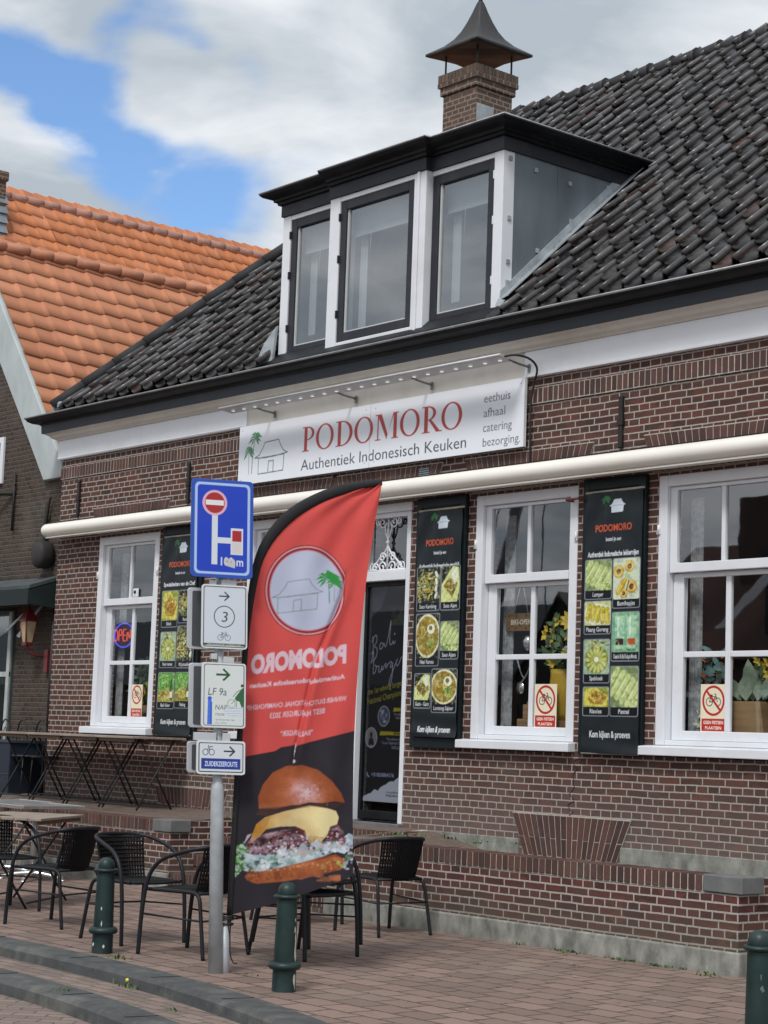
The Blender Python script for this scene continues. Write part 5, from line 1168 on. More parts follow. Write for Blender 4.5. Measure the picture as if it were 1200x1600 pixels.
for k in range(4):
    z1 = .17*(k+1)+.0; y0 = TF+.02+.26*k
    b = MB(); b.box(SX0, SX1, y0, min(0, y0+.30), z1-.17, z1-.115); st_ = b.build('step', M_TERR, tw)
    b = soldiers(SX0, SX1, y0-.012, min(0, y0+.30), z1-.1145, z1); b.build('nosing', M_CUT, st_, .004); b = MB(); b.box(SX0+.002, SX1-.002, y0-.004, min(0, y0+.295), z1-.1142, z1-.006); b.build('mortar_bed', M_MORT, st_)

# ------------------------------------------------------------------ bollards
M_BOLL = mat('green_iron', (.011, .028, .026), .45, spec=.35, var=.25, scale=7, dirt=(.06, .075, .07), dirt_amt=.55, bmp=.15, bscale=50)
M_CHIP = mat('worn_paint', (.55, .55, .47), .7, var=.15)
bo = thing('bollard', 'green iron bollard standing between the chairs, left of the sign post', 'bollard', (8.30, -4.29, 0), 'iron bollards along the kerb')
bb = MB(); bb.lathe([(.072, -.05), (.070, .125), (.070, .128)], (0, 0, 0), 28); bb.build('foot', M_BOLL, bo, local=True)
bb = MB(); bb.lathe([(.069, .126), (.088, .130), (.098, .142), (.098, .156), (.088, .170), (.070, .175)], (0, 0, 0), 28); bb.build('lower_ring', M_BOLL, bo, local=True)
bb = MB(); bb.lathe([(.068, .174), (.066, .26), (.060, .515), (.059, .535)], (0, 0, 0), 28); bb.build('shaft', M_BOLL, bo, local=True)
bb = MB(); bb.lathe([(.059, .533), (.070, .538), (.082, .546), (.083, .555), (.074, .562), (.060, .563)], (0, 0, 0), 28); bb.build('collar', M_BOLL, bo, local=True)
bb = MB(); bb.lathe([(.056, .562), (.058, .575), (.055, .600), (.043, .621), (.025, .633), (.001, .637)], (0, 0, 0), 28); bb.build('domed_cap', M_BOLL, bo, local=True)
b2 = dup(bo, (10.36, -4.31, 0), .4, 'chipped green iron bollard in front of the feather flag'); b3 = dup(bo, (13.43, -3.74, 0), 1.1, 'green iron bollard at the right edge before the capstone corner')
def chips(parent, lst, m=None):
    q = MB()
    for ang, z, w, h in lst:
        rr = .0682-(z-.175)*.0245 if z > .175 else .0715
        n = 10; vs = [(rr*math.cos(ang)*1.02, rr*math.sin(ang)*1.02, z)]
        for i in range(n):
            t = 2*math.pi*i/n; a = ang+w*math.cos(t)*random.uniform(.5, 1.3); zz = z+h*math.sin(t)*random.uniform(.5, 1.3); vs.append((rr*math.cos(a)*1.014, rr*math.sin(a)*1.014, zz))
        q.add(vs, [(0, 1+i, 1+(i+1) % n) for i in range(n)])
    q.build('paint_chip', m or M_CHIP, parent, local=True)
ca = math.atan2(-11.2+4.3, 19.4-10.36); 
chips(b2, [(ca+1.05-.4, .24, .20, .055), (ca+1.1-.4, .30, .14, .045), (ca+1.0-.4, .07, .25, .05), (ca+1.0-.4, .36, .10, .02), (ca+1.15-.4, .20, .15, .03), (ca+1.05-.4, .42, .08, .015)])
chips(bo, [(ca-.2, .30, .08, .012), (ca-.1, .20, .06, .02), (ca-.9, .06, .18, .015), (ca+.2, .05, .10, .012)]); chips(b3, [(ca-1.1, .36, .16, .02), (ca-1.2, .42, .05, .018)], mat('bare_iron', (.10, .13, .13), .7))

# ------------------------------------------------------------------ traffic sign post
A65 = math.radians(65); EU = Vector((math.cos(A65), math.sin(A65), 0)); NN = Vector((math.sin(A65), -math.cos(A65), 0))
lean = Vector((-EU.x*.034, -EU.y*.034, 1.0))
BASE = Vector((9.50, -4.20, 0))
def SP(u, z, d=0.0): return BASE+EU*u+NN*d+Vector((-EU.x*.034*z, -EU.y*.034*z, z))
M_GALV = mat('galvanised_steel', (.40, .43, .45), .5, metal=.15, var=.18, scale=9, dirt=(.5, .5, .5), dirt_amt=.3)
post = thing('sign_post', 'grey galvanised post carrying one blue and three white route signs', 'post', tuple(BASE))
b = MB(); b.tube([SP(.0, -.1), SP(.0, 1.14), SP(0, 1.17), SP(0, 1.20), SP(0, 3.08)], [.046, .043, .040, .030, .030], 16, 0); b.build('pole', M_GALV, post)
b = MB(); b.tube([SP(.062, -.1, -.02), SP(.062, .29, -.02)], .031, 12, 0); b.build('ground_socket', M_GALV, post)
M_GREYB = mat('sign_back', (.50, .52, .54), .45, metal=.3, var=.06)
def plate(name, u0, z0, w, h, cv, label, d=.06, rad=.02, box=None, mat_=M_SIGNP, edge=M_GREYB, thick=.02):
    t = thing(name, label, 'sign', tuple(SP(u0+w/2, z0, d)))
    pts = rrect(0, 0, w, h, rad); sk = .012
    b = MB(); b.prism([SP(u0+x+.034*0, z0+y, d-.002) for x, y in pts], -NN*thick); b.build('plate', edge, t, .003)
    c = cv.result(); ny, nx = c.shape[:2]; U = np.linspace(0, w, nx); V = np.linspace(0, h, ny)
    o0, eu, ez = np.array(SP(u0, z0, d+.0005)), np.array(EU), np.array(lean); P = o0+U[None, :, None]*eu+V[:, None, None]*ez
    X, Y = np.meshgrid(U, V); qx = np.maximum(np.maximum(rad-X, X-(w-rad)), 0); qy = np.maximum(np.maximum(rad-Y, Y-(h-rad)), 0); keep = np.hypot(qx, qy) <= rad
    sheet('face', c, P, mat_, t, keep); return t
BLUE = lin(6, 56, 182); WB = lin(206, 212, 220)
cv = Canvas(.405, .632, 400, lin(28, 74, 170)); 
cv.poly(rrect(.024, .022, .381, .610, .03), lin(168, 192, 232)); cv.poly(rrect(.040, .038, .365, .594, .022), BLUE)
cv.poly(rect(.135, .085, .172, .42), WB); cv.poly(rect(.172, .222, .262, .260), WB); cv.poly(rect(.257, .152, .338, .322), WB); cv.poly(rect(.268, .238, .327, .308), lin(164, 28, 30)); cv.poly(rect(.268, .160, .327, .232), lin(206, 200, 198))
cv.poly(ell(.152, .480, .080, .082), lin(214, 170, 190)); cv.poly(ell(.152, .480, .064, .067), lin(164, 28, 30)); cv.poly(rect(.094, .465, .210, .497), lin(222, 222, 222))
cv.text('100 m', .195, .082, .052, WB, w=.145, bold=.02); cv.poly([(.216, .112), (.226, .128), (.245, .125), (.256, .128), (.283, .122), (.290, .10), (.286, .066), (.262, .072), (.235, .078), (.222, .092)], lin(190, 190, 190)); cv.poly(ell(.236, .108, .006, .007, n=10), lin(150, 150, 160)); cv.poly(ell(.262, .105, .006, .006, n=10), lin(160, 160, 166))
plate('road_sign', -.205+.0, 2.488, .405, .632, cv, 'blue road sign with red no entry disc and side street diagram at the post top', d=.075, rad=.028, edge=mat('blue_edge', lin(24, 70, 168), .4, var=.05))
DKG = lin(34, 52, 50)
cv = Canvas(.300, .408, 440, lin(208, 213, 216)); cv.poly(rrect(.012, .010, .288, .398, .016), DKG); cv.poly(rrect(.018, .016, .282, .392, .012), lin(200, 207, 216)); cv.poly([(.018, .034)]+[(.282, .034), (.282, .02), (.018, .02)], lin(52, 72, 56))
arrow(cv, .115, .335, .062, lin(40, 46, 52), .0085); cv.ring(.148, .205, .068, .070, .006, lin(50, 56, 64)); cv.text('3', .130, .172, .064, lin(64, 70, 78), w=.036, slant=.12)
bicycle(cv, .105, .052, .086, lin(120, 128, 138), .0045); cv.text('PROVINCIE UTRECHT', .15, .0205, .010, lin(176, 186, 150), w=.215, align='c', bold=.02)
plate('cycle_node_sign', -.128, 2.036, .300, .408, cv, 'white cycle route sign with arrow and circled number 3 under the blue sign', d=.062, rad=.022)
cv = Canvas(.288, .412, 440, lin(208, 213, 216)); cv.poly(rrect(.016, .012, .276, .400, .014), lin(52, 66, 60)); cv.poly(rrect(.021, .017, .271, .395, .011), lin(208, 214, 212))
arrow(cv, .098, .335, .080, lin(28, 78, 44), .013); cv.text('LF 9a', .044, .205, .045, lin(62, 74, 82), w=.118, slant=.15)
cv.poly([(.040, .02), (.044, .19), (.055, .198), (.066, .190), (.068, .02)], lin(70, 110, 214)); cv.poly(rect(.060, .02, .070, .165), lin(46, 84, 190)); cv.poly(ell(.055, .185, .014, .012, n=14), lin(50, 90, 200))
cv.text('NAP', .090, .115, .030, lin(70, 82, 92), w=.075, slant=.15); cv.text('route', .092, .078, .021, lin(96, 106, 116), w=.058, slant=.15)
for k, t in enumerate(('van Rotterdam naar', 'Den Helder')): cv.text(t, .092, .047-k*.020, .011, lin(130, 136, 146), w=(.125, .075)[k])
for k in range(4): cv.line([(.14+.01*k, .12-.014*k), (.262, .128-.016*k)], .003, lin(150, 166, 214))
cv.ring(.195, .155, .026, .028, .0035, lin(110, 140, 120)); cv.poly([(.215, .19), (.262, .255), (.271, .255), (.271, .14), (.262, .128), (.245, .17), (.225, .175)], lin(40, 96, 56)); cv.line([(.205, .20), (.235, .235), (.262, .245)], .004, lin(40, 96, 56)); cv.poly(ell(.262, .270, .009, .010, n=12), lin(40, 60, 46)); cv.line([(.195, .155), (.23, .19), (.225, .13)], .0035, lin(60, 100, 70))
plate('long_distance_sign', -.122, 1.534, .288, .412, cv, 'white route sign reading LF 9a and NAP route with green arrow', d=.062, rad=.020)
cv = Canvas(.315, .212, 440, lin(208, 213, 216)); cv.poly(rrect(.014, .014, .301, .198, .012), DKG); cv.poly(rrect(.020, .020, .295, .192, .009), lin(204, 210, 216)); cv.poly(rect(.032, .034, .283, .100), lin(24, 52, 140)); cv.text('ZUIDERZEEROUTE', .158, .052, .030, lin(206, 214, 236), w=.21, align='c', bold=.02)
for x in (.058, .098): cv.ring(x, .138, .019, .021, .005, lin(70, 78, 86))
cv.line([(.073, .145), (.078, .180)], .005, lin(70, 78, 86)); cv.line([(.082, .140), (.086, .172), (.104, .172)], .005, lin(70, 78, 86)); arrow(cv, .178, .146, .066, lin(40, 46, 52), .010)
plate('cycle_direction_sign', -.148, 1.240, .315, .212, cv, 'lowest small white cycle sign with a blue band and arrow', d=.062, rad=.018)
# the signs for the other direction, back to back on the same post
for z0, h, u0, w, lb_ in ((2.03, .395, -.20, .30, 'back of a white sign behind the number 3 sign'), (1.53, .412, -.185, .288, 'back of a white sign behind the LF 9a sign'), (1.243, .20, -.19, .30, 'back of a small white sign behind the lowest cycle sign')):
    t = thing('rear_sign', lb_, 'sign', tuple(SP(0, z0, -.07))); b = MB(); b.prism([SP(u0+x, z0+y, -.050) for x, y in rrect(0, 0, w, h, .02)], -NN*.022); b.build('plate', M_GREYB, t, .004)
    b = MB(); b.prism([SP(u0+.03+x, z0+.02+y, -.046) for x, y in rrect(0, 0, w-.06, h-.04, .01)], -NN*.004); b.build('backing', mat('dark_sign_back', (.06, .065, .075), .6), t)
b = MB()
for z in (2.96, 2.62, 2.35, 2.13, 1.86, 1.62, 1.40, 1.29):
    b.tube([SP(.040*math.cos(a), z, .040*math.sin(a)) for a in [2*math.pi*k/14 for k in range(14)]], .007, 6, 0, closed=True)
b.build('clamp', M_GALV, post, each=True)
b = MB()
for z, u0, u1 in ((1.475, -.16, -.02), (1.475, .02, .07), (1.985, -.06, -.02), (1.965, .02, .09), (2.455, -.07, -.03), (2.462, .0, .10)): b.obox(SP((u0+u1)/2, z, .02), EU*((u1-u0)/2), NN*.03, Vector((0, 0, .026 if z < 1.9 else .018)))
b.build('mounting_rail', M_GREYB, post, .003, each=True)

# ------------------------------------------------------------------ feather flag seen from the back, strapped to the post
A57 = math.radians(57); FU = np.array([math.cos(A57), math.sin(A57), 0]); FN = np.array([math.sin(A57), -math.cos(A57), 0]); FP = np.array([9.58, -4.17, 0.])+.14*np.array([-.79, .61, 0])
flag = thing('feather_flag', 'tall red feather flag with a burger picture, its lettering mirrored, strapped to the sign post', 'flag', tuple(FP))
CW, CH = .90, 2.90; OZ = .33
cv = Canvas(CW, CH, 270, lin(212, 84, 80))
Tm = lambda x, z: (x+.0, z-OZ)
GREY = lin(46, 42, 50); LAV = lin(188, 194, 216)
cv.poly([Tm(-.1, 1.325), Tm(.24, 1.40), Tm(.275, 1.425), Tm(.56, 1.495), Tm(.95, 1.60), Tm(.95, .3), Tm(-.1, .3)], GREY)
cx, cz = .406, 2.447-OZ
cv.poly(ell(cx, cz, .272, .296, n=64), lin(70, 20, 26)); cv.poly(ell(cx, cz, .267, .291, n=64), lin(224, 150, 156)); cv.poly(ell(cx, cz, .256, .280, n=64), lin(140, 44, 52)); cv.poly(ell(cx, cz, .242, .266, n=64), lin(206, 130, 138)); cv.poly(ell(cx, cz, .235, .259, n=64), LAV)
cv.T = lambda p: np.stack([p[:, 0], p[:, 1]+.14*(p[:, 0]-.3)], 1)
hut(cv, .185, 2.300-OZ, .325, .205, lin(136, 150, 150), .0055)
GP = lin(52, 148, 66)
palm(cv, .548, 2.335-OZ, .165, GP, lin(70, 120, 84), .085, -.3, 11, 7); palm(cv, .575, 2.345-OZ, .12, GP, lin(130, 160, 140), .058, .5, 10, 9)
cv.T = None
PK = lin(222, 196, 208)
cv.text('PODOMORO', .066, 1.893-OZ, .118, PK, w=.625, mirror=True, shear=.165, bold=.055)
cv.text('Authentieke Indonesische Keuken', .064, 1.797-OZ, .030, PK, w=.622, mirror=True, shear=.145, bold=.03)
cv.text('WINNER DUTCH NATIONAL CHAMPIONSHIP', .052, 1.654-OZ, .030, PK, w=.648, mirror=True, shear=.140, bold=.012)
cv.text('BEST HAMBURGER 2023', .20, 1.607-OZ, .034, PK, w=.365, mirror=True, shear=.148, bold=.012)
cv.text('"BALI BURGER"', .27, 1.496-OZ, .032, PK, w=.225, mirror=True, shear=.12, bold=.012)
cv.poly([Tm(.355, 1.455), Tm(.373, 1.457), Tm(.375, 1.38), Tm(.357, 1.378)], PK); cv.poly(ell(.379, 1.348-OZ, .012, .012, n=14), PK)
# the burger
def lettuce(x0, z0, x1, z1, out, pal, n):
    cv.set_clip([Tm(*p) for p in out]); k = cv.clip
    for _ in range(n):
        x, z = rgb.uniform(x0, x1), rgb.uniform(z0, z1)-OZ; q = rgb.uniform(.008, .022); a = .25+rgb.normal(0, .4); st = rgb.uniform(1.2, 2.8); cv.clip = k
        cv.poly([(x+q*st*math.cos(t)*math.cos(a)-q*math.sin(t)*math.sin(a)*rgb.uniform(.7, 1.2), z+q*st*math.cos(t)*math.sin(a)+q*math.sin(t)*math.cos(a)*rgb.uniform(.7, 1.2)) for t in np.linspace(0, 6.28, 11)[:-1]], pal[rgb.integers(len(pal))], .6)
    cv.clip = None
rgb = np.random.default_rng(11)
cv.poly([Tm(*p) for p in ((.085, .60), (.10, .575), (.16, .555), (.35, .575), (.55, .615), (.70, .66), (.735, .70), (.725, .725), (.66, .755), (.45, .70), (.25, .64), (.12, .632))], lin(150, 76, 44))
cv.blobs((.09, .58-OZ, .70, .72-OZ), [lin(170, 92, 54), lin(120, 58, 38), lin(190, 116, 74)], 40, .010, .024, rgb, 3.5, .15, .5)
cv.poly([Tm(*p) for p in ((.02, .67), (.06, .645), (.16, .625), (.22, .64), (.33, .665), (.46, .70), (.60, .745), (.66, .775), (.72, .76), (.755, .80), (.70, .84), (.55, .83), (.30, .76), (.14, .735), (.08, .75))], lin(170, 190, 204))
lettuce(.05, .60, .74, .83, ((.02, .67), (.06, .645), (.16, .625), (.22, .64), (.33, .665), (.46, .70), (.60, .745), (.66, .775), (.72, .76), (.755, .80), (.70, .84), (.55, .83), (.30, .76), (.14, .735), (.08, .75)), [lin(186, 202, 214), lin(140, 166, 172), lin(206, 216, 222), lin(120, 150, 126), lin(160, 178, 190)], 70)
cv.poly([Tm(*p) for p in ((.085, .80), (.09, .76), (.14, .735), (.30, .745), (.46, .775), (.60, .80), (.69, .79), (.725, .82), (.71, .90), (.66, .96), (.45, .93), (.2, .87), (.12, .85))], lin(72, 44, 46))
lettuce(.08, .73, .74, .95, ((.085, .80), (.09, .76), (.14, .735), (.30, .745), (.46, .775), (.60, .80), (.69, .79), (.725, .82), (.71, .90), (.66, .96), (.45, .93), (.2, .87), (.12, .85)), [lin(150, 116, 132), lin(104, 66, 76), lin(56, 34, 38), lin(176, 148, 160), lin(120, 50, 46), lin(60, 36, 40)], 190)
cv.poly([Tm(*p) for p in ((.105, .80), (.12, .86), (.145, .93), (.20, .975), (.33, 1.02), (.48, 1.06), (.60, 1.045), (.655, 1.03), (.675, .99), (.665, .945), (.62, .93), (.60, .87), (.55, .815), (.505, .81), (.475, .84), (.46, .90), (.40, .925), (.30, .92), (.21, .90), (.165, .85))], lin(222, 190, 110))
lettuce(.2, .85, .66, 1.05, ((.105, .80), (.12, .86), (.145, .93), (.20, .975), (.33, 1.02), (.48, 1.06), (.60, 1.045), (.655, 1.03), (.675, .99), (.665, .945), (.62, .93), (.60, .87), (.55, .815), (.505, .81), (.475, .84), (.46, .90), (.40, .925), (.30, .92), (.21, .90), (.165, .85)), [lin(232, 214, 156), lin(226, 202, 130), lin(238, 226, 184)], 60)
cv.poly([Tm(*p) for p in ((.105, .80), (.12, .86), (.145, .93), (.19, .965), (.2, .93), (.165, .85))], lin(196, 140, 52), .7)
PT = lambda pts: [Tm(*p) for p in pts]
meat = ((.085, .80), (.09, .76), (.14, .735), (.30, .745), (.46, .775), (.60, .80), (.69, .79), (.725, .82), (.71, .90), (.66, .96), (.45, .93), (.2, .87), (.12, .85))
def col2(a, b, t): return np.array(a)*(1-t[..., None])+np.array(b)*t[..., None]
cheese = ((.105, .80), (.12, .86), (.145, .93), (.20, .975), (.33, 1.02), (.48, 1.06), (.60, 1.045), (.655, 1.03), (.675, .99), (.665, .945), (.62, .93), (.60, .87), (.55, .815), (.505, .81), (.475, .84), (.46, .90), (.40, .925), (.30, .92), (.21, .90), (.165, .85))
cv.paint(PT(cheese), lambda X, Y, n: (col2(lin(186, 128, 46), lin(238, 222, 168), np.clip(.15+1.1*X-.3*np.abs(Y-.6)+.9*(n-.5), 0, 1)), .9), rgb, 5, 3)
cv.paint(PT(((.105, .80), (.12, .86), (.145, .93), (.19, .965), (.24, .985), (.22, .93), (.165, .85))), lambda X, Y, n: (col2(lin(150, 92, 34), lin(206, 156, 70), n), .55), rgb, 5, 3)
bun = [(.158, 1.03), (.150, 1.10), (.175, 1.18), (.235, 1.262), (.32, 1.308), (.43, 1.322), (.53, 1.290), (.62, 1.222), (.685, 1.145), (.712, 1.085), (.64, 1.092), (.56, 1.078), (.48, 1.080), (.42, 1.062), (.36, 1.058), (.27, 1.032)]
def bunf(X, Y, n):
    r = np.hypot((X-.48)/.62, (Y-.38)/.75); k = np.clip(1.05-r*.75+.55*(n-.5), 0, 1)
    c = col2(lin(104, 46, 26), lin(190, 104, 60), k)
    hl = np.exp(-((X-.52)/.15)**2-((Y-.36)/.22)**2)*np.clip(.35+2.2*(n-.38), 0, 1.15)
    c = c*(1-np.clip(hl, 0, .9)[..., None])+np.array(lin(222, 190, 196))*np.clip(hl, 0, .9)[..., None]
    lo = np.clip((.16-Y)/.16, 0, 1)*.5; return c*(1-lo[..., None])+np.array(lin(206, 140, 96))*lo[..., None]*.6+c*lo[..., None]*.4, .97
cv.paint(PT(bun), bunf, rgb, 7, 5)
cv.paint(PT(((.17, 1.035), (.70, 1.085), (.66, 1.05), (.5, 1.055), (.33, 1.02), (.2, .985), (.14, .99))), lambda X, Y, n: (col2(lin(50, 40, 46), lin(110, 66, 44), n), np.clip(.75-.4*n, 0, 1)), rgb, 6, 3)
cv.paint(PT(meat), lambda X, Y, n: (col2(lin(40, 24, 28), lin(186, 154, 166), np.clip((n-.42)*4.2, 0, 1)), np.where(Y > .75-.25*X, 0, np.clip(.15+1.6*np.abs(n-.5), 0, .75))), rgb, 14, 3)
cv.paint(PT(((.085, .60), (.10, .575), (.16, .555), (.35, .575), (.55, .615), (.70, .66), (.735, .70), (.725, .725), (.66, .74), (.45, .69), (.25, .64), (.12, .632))), lambda X, Y, n: (col2(lin(110, 52, 30), lin(196, 116, 70), np.clip(n*1.5-.25+.3*(Y-.4), 0, 1)), .85), rgb, 9, 4)
cv.paint(PT(((.02, .67), (.06, .645), (.16, .625), (.22, .64), (.33, .665), (.46, .70), (.60, .745), (.66, .775), (.72, .76), (.755, .80), (.70, .84), (.55, .83), (.30, .76), (.14, .735), (.08, .75))), lambda X, Y, n: (col2(lin(96, 126, 118), lin(226, 234, 240), np.clip((n-.35)*2.8, 0, 1)), np.clip(.25+1.3*np.abs(n-.5), 0, .8)), rgb, 12, 4)
def frill(path, n, spread, size, pal, alpha=.9):
    P_ = np.array(path)
    for _ in range(n):
        q = rgb.integers(len(P_)-1); t = rgb.random(); x, z = P_[q]*(1-t)+P_[q+1]*t; x += rgb.normal(0, spread); z += rgb.normal(0, spread)-OZ
        r0 = size*rgb.uniform(.5, 1.3); k = rgb.integers(5, 9); a0 = rgb.uniform(0, 6.28); st = rgb.uniform(.5, 1)
        c = np.clip(np.array(pal[rgb.integers(len(pal))])*rgb.uniform(.75, 1.15), 0, 1)
        cv.poly([(x+r0*rgb.uniform(.35, 1.2)*math.cos(a0+6.28*i_/k), z+r0*st*rgb.uniform(.35, 1.2)*math.sin(a0+6.28*i_/k)) for i_ in range(k)], c, alpha)
ONI = [lin(206, 184, 200), lin(170, 138, 158), lin(226, 208, 216), lin(120, 84, 100), lin(84, 50, 58), lin(60, 36, 40)]
frill([(.14, .77), (.28, .80), (.42, .84), (.47, .81), (.40, .78), (.25, .76)], 150, .022, .013, ONI)
frill([(.60, .84), (.67, .88), (.70, .84)], 40, .016, .012, ONI+[lin(150, 56, 46), lin(120, 44, 40)])
frill([(.10, .79), (.20, .83), (.33, .86)], 46, .012, .011, [lin(52, 32, 34), lin(84, 50, 52), lin(40, 26, 28)])
GRN_ = [lin(226, 232, 240), lin(190, 206, 214), lin(150, 178, 176), lin(214, 224, 228), lin(110, 146, 120), lin(176, 196, 190), lin(70, 84, 80)]
frill([(.04, .70), (.12, .665), (.22, .685), (.30, .72), (.42, .745), (.55, .79), (.66, .80)], 190, .018, .018, GRN_)
frill([(.30, .74), (.33, .79), (.36, .73)], 18, .01, .016, [lin(226, 226, 236), lin(206, 206, 222)])
frill([(.44, .745), (.55, .80), (.64, .80)], 16, .012, .03, [lin(206, 210, 228), lin(180, 190, 206), lin(190, 180, 176)])
LEAF_ = [lin(96, 150, 80), lin(140, 186, 130), lin(60, 106, 52), lin(196, 216, 204), lin(170, 200, 176), lin(40, 60, 40)]
frill([(.015, .61), (.05, .66), (.04, .72), (.07, .78), (.05, .80), (.03, .70), (.03, .62)], 110, .016, .017, LEAF_)
frill([(.73, .68), (.755, .76), (.75, .85), (.765, .87)], 60, .012, .018, [lin(190, 206, 220), lin(120, 146, 130), lin(160, 176, 190), lin(206, 190, 210), lin(80, 110, 76)])
frill([(.57, .665), (.64, .69), (.71, .71)], 34, .012, .014, [lin(196, 116, 70), lin(216, 160, 120), lin(160, 84, 50), lin(170, 176, 90)])
frill([(.10, .60), (.30, .615), (.50, .65), (.66, .69)], 60, .014, .012, [lin(166, 92, 54), lin(126, 62, 36), lin(196, 122, 78), lin(106, 52, 32)], .45)
frill([(.10, .64), (.30, .65), (.52, .69)], 40, .006, .009, [lin(206, 150, 110), lin(222, 180, 140)], .6)
frill([(.30, 1.15), (.45, 1.18), (.60, 1.14)], 70, .05, .010, [lin(206, 140, 96), lin(128, 60, 34), lin(150, 74, 42)], .30)
frill([(.40, 1.12), (.47, 1.16), (.54, 1.13)], 60, .026, .010, [lin(226, 196, 204), lin(206, 160, 160), lin(170, 100, 84)], .55)
cv.poly([Tm(.07, .80), Tm(.12, .87), Tm(.09, .86)], lin(190, 170, 186)); cv.grain(.025, rgb)
art = cv.result()
Lp = np.array([(-.002, .352), (.004, .80), (.008, 1.284), (.016, 1.70), (.024, 2.098), (.042, 2.36), (.072, 2.595), (.110, 2.71), (.167, 2.807), (.232, 2.89), (.305, 2.96), (.42, 3.035), (.55, 3.099), (.716, 3.153), (.875, 3.182)])
Rp = np.array([(.779, .622), (.764, .98), (.757, 1.45), (.760, 1.83), (.772, 2.20), (.785, 2.42), (.802, 2.60), (.812, 2.69), (.822, 2.77), (.830, 2.85), (.837, 2.92), (.848, 2.99), (.858, 3.06), (.867, 3.12), (.876, 3.181)])
NYF, NXF = 640, 200
def resample(P, n):
    # smooth curve through the points
    t = np.concatenate([[0], np.cumsum(np.hypot(*np.diff(P, axis=0).T))]); q = np.linspace(0, t[-1], n)
    return t, q
tl = np.concatenate([[0], np.cumsum(np.hypot(*np.diff(Lp, axis=0).T))]); ts = np.linspace(0, tl[-1], NYF)
def sm(a, k=25):
    p = np.pad(a, (k, k), mode='reflect', reflect_type='odd'); w = np.hanning(2*k+1); return np.convolve(p, w/w.sum(), 'valid')
L2 = np.stack([sm(np.interp(ts, tl, Lp[:, i])) for i in (0, 1)], -1); R2 = np.stack([sm(np.interp(ts, tl, Rp[:, i])) for i in (0, 1)], -1)
tt = np.linspace(0, 1, NXF)
UZ = L2[:, None, :]*(1-tt)[None, :, None]+R2[:, None, :]*tt[None, :, None]
s_ = (ts/tl[-1])[:, None]; T_ = tt[None, :]
UZ[..., 1] -= .020*np.sin(math.pi*T_)*np.clip(1-s_*8, 0, 1)
# soft folds: long diagonal creases that swing between pole and free edge
wv = .020*np.sin(2*math.pi*(T_*1.4+s_*1.1))*T_+.010*np.sin(2*math.pi*(T_*3.1-s_*2.2+.3))*T_**.7+.006*np.sin(2*math.pi*(s_*7+T_*2))*(1-np.abs(T_-.5)*2)
fx = np.interp(UZ[..., 1], [.6, 1.25, 1.55, 1.95, 2.2, 2.42, 2.6, 2.75], [.30, .35, .40, .47, .56, .64, .665, .62])   # the pinched fold
ds = UZ[..., 0]-fx; amp = np.interp(UZ[..., 1], [1.2, 1.45, 2.45, 2.6], [0, 1, 1, 0])
wv = wv-.022*amp*np.exp(-(ds/.016)**2)+.010*amp*np.exp(-((ds-.035)/.03)**2)
P = FP+UZ[..., 0:1]*FU+np.stack([0*UZ[..., 1], 0*UZ[..., 1], UZ[..., 1]], -1)+wv[..., None]*FN
sx = np.clip((UZ[..., 0]+.022*amp*np.tanh(ds/.004)*np.exp(-np.abs(ds)/.12))*art.shape[1]/CW, 0, art.shape[1]-1.001)
sz = np.clip((UZ[..., 1]-OZ+.018*amp*(ds > 0)*np.exp(-np.abs(ds)/.12))*art.shape[0]/CH, 0, art.shape[0]-1.001)
ix, iz = sx.astype(int), sz.astype(int); fx_, fz_ = (sx-ix)[..., None], (sz-iz)[..., None]
colr = (art[iz, ix]*(1-fx_)+art[iz, ix+1]*fx_)*(1-fz_)+(art[iz+1, ix]*(1-fx_)+art[iz+1, ix+1]*fx_)*fz_
sheet('cloth', colr, P, attr_mat('flag_cloth', .75, .2, translucent=.22, dirt=.04), flag)
b = MB(); pl_ = [FP+L2[i, 0]*FU+np.array([0, 0, L2[i, 1]]) for i in range(0, NYF, 12)]+[FP+L2[-1, 0]*FU+np.array([0, 0, L2[-1, 1]])]
zz = [L2[i, 1] for i in range(0, NYF, 12)]+[L2[-1, 1]]
rad = np.interp(zz, [.3, 2.2, 2.6, 2.9, 3.12, 3.18], [.019, .019, .028, .040, .036, .022])
M_SLEEVE = mat('black_sleeve', (.008, .008, .010), .8, var=.25, scale=12)
n8 = 10; V_ = []
for i, p in enumerate(pl_):
    a, c = pl_[max(0, i-1)], pl_[min(len(pl_)-1, i+1)]; t = Vector(c-a).normalized(); nn_ = Vector(FN); s__ = t.cross(nn_).normalized()
    V_ += [Vector(p)+s__*rad[i]*math.cos(2*math.pi*k/n8)-s__*rad[i]*.0+nn_*min(.017, rad[i])*math.sin(2*math.pi*k/n8) for k in range(n8)]
b.add(V_, [(i*n8+k, i*n8+(k+1) % n8, (i+1)*n8+(k+1) % n8, (i+1)*n8+k) for i in range(len(pl_)-1) for k in range(n8)]+[tuple(range(n8)), tuple(range(len(V_)-n8, len(V_)))], True); b.build('pole_sleeve', M_SLEEVE, flag)
b = MB(); b.tube([FP+np.array([0, 0, .0])-.01*FU, FP+np.array([0, 0, .40])], .014, 10, 0); b.build('flag_pole', M_SLEEVE, flag)
b = MB()
for z in (.33, .345, .30):
    c = (BASE+Vector(FP))/2; b.tube([c+Vector((.062*math.cos(t)*EU.x+.048*math.sin(t)*NN.x, .062*math.cos(t)*EU.y+.048*math.sin(t)*NN.y, z+.008*math.sin(t*2))) for t in [2*math.pi*k/16 for k in range(16)]], .006, 6, 0, closed=True)
b.tube([SP(.07, .32, .02), SP(.09, .22, .02), SP(.085, .12, .03), SP(.11, .06, .04), SP(.13, .07, .05)], .005, 6, 2); b.build('strap', M_CABLE, flag)

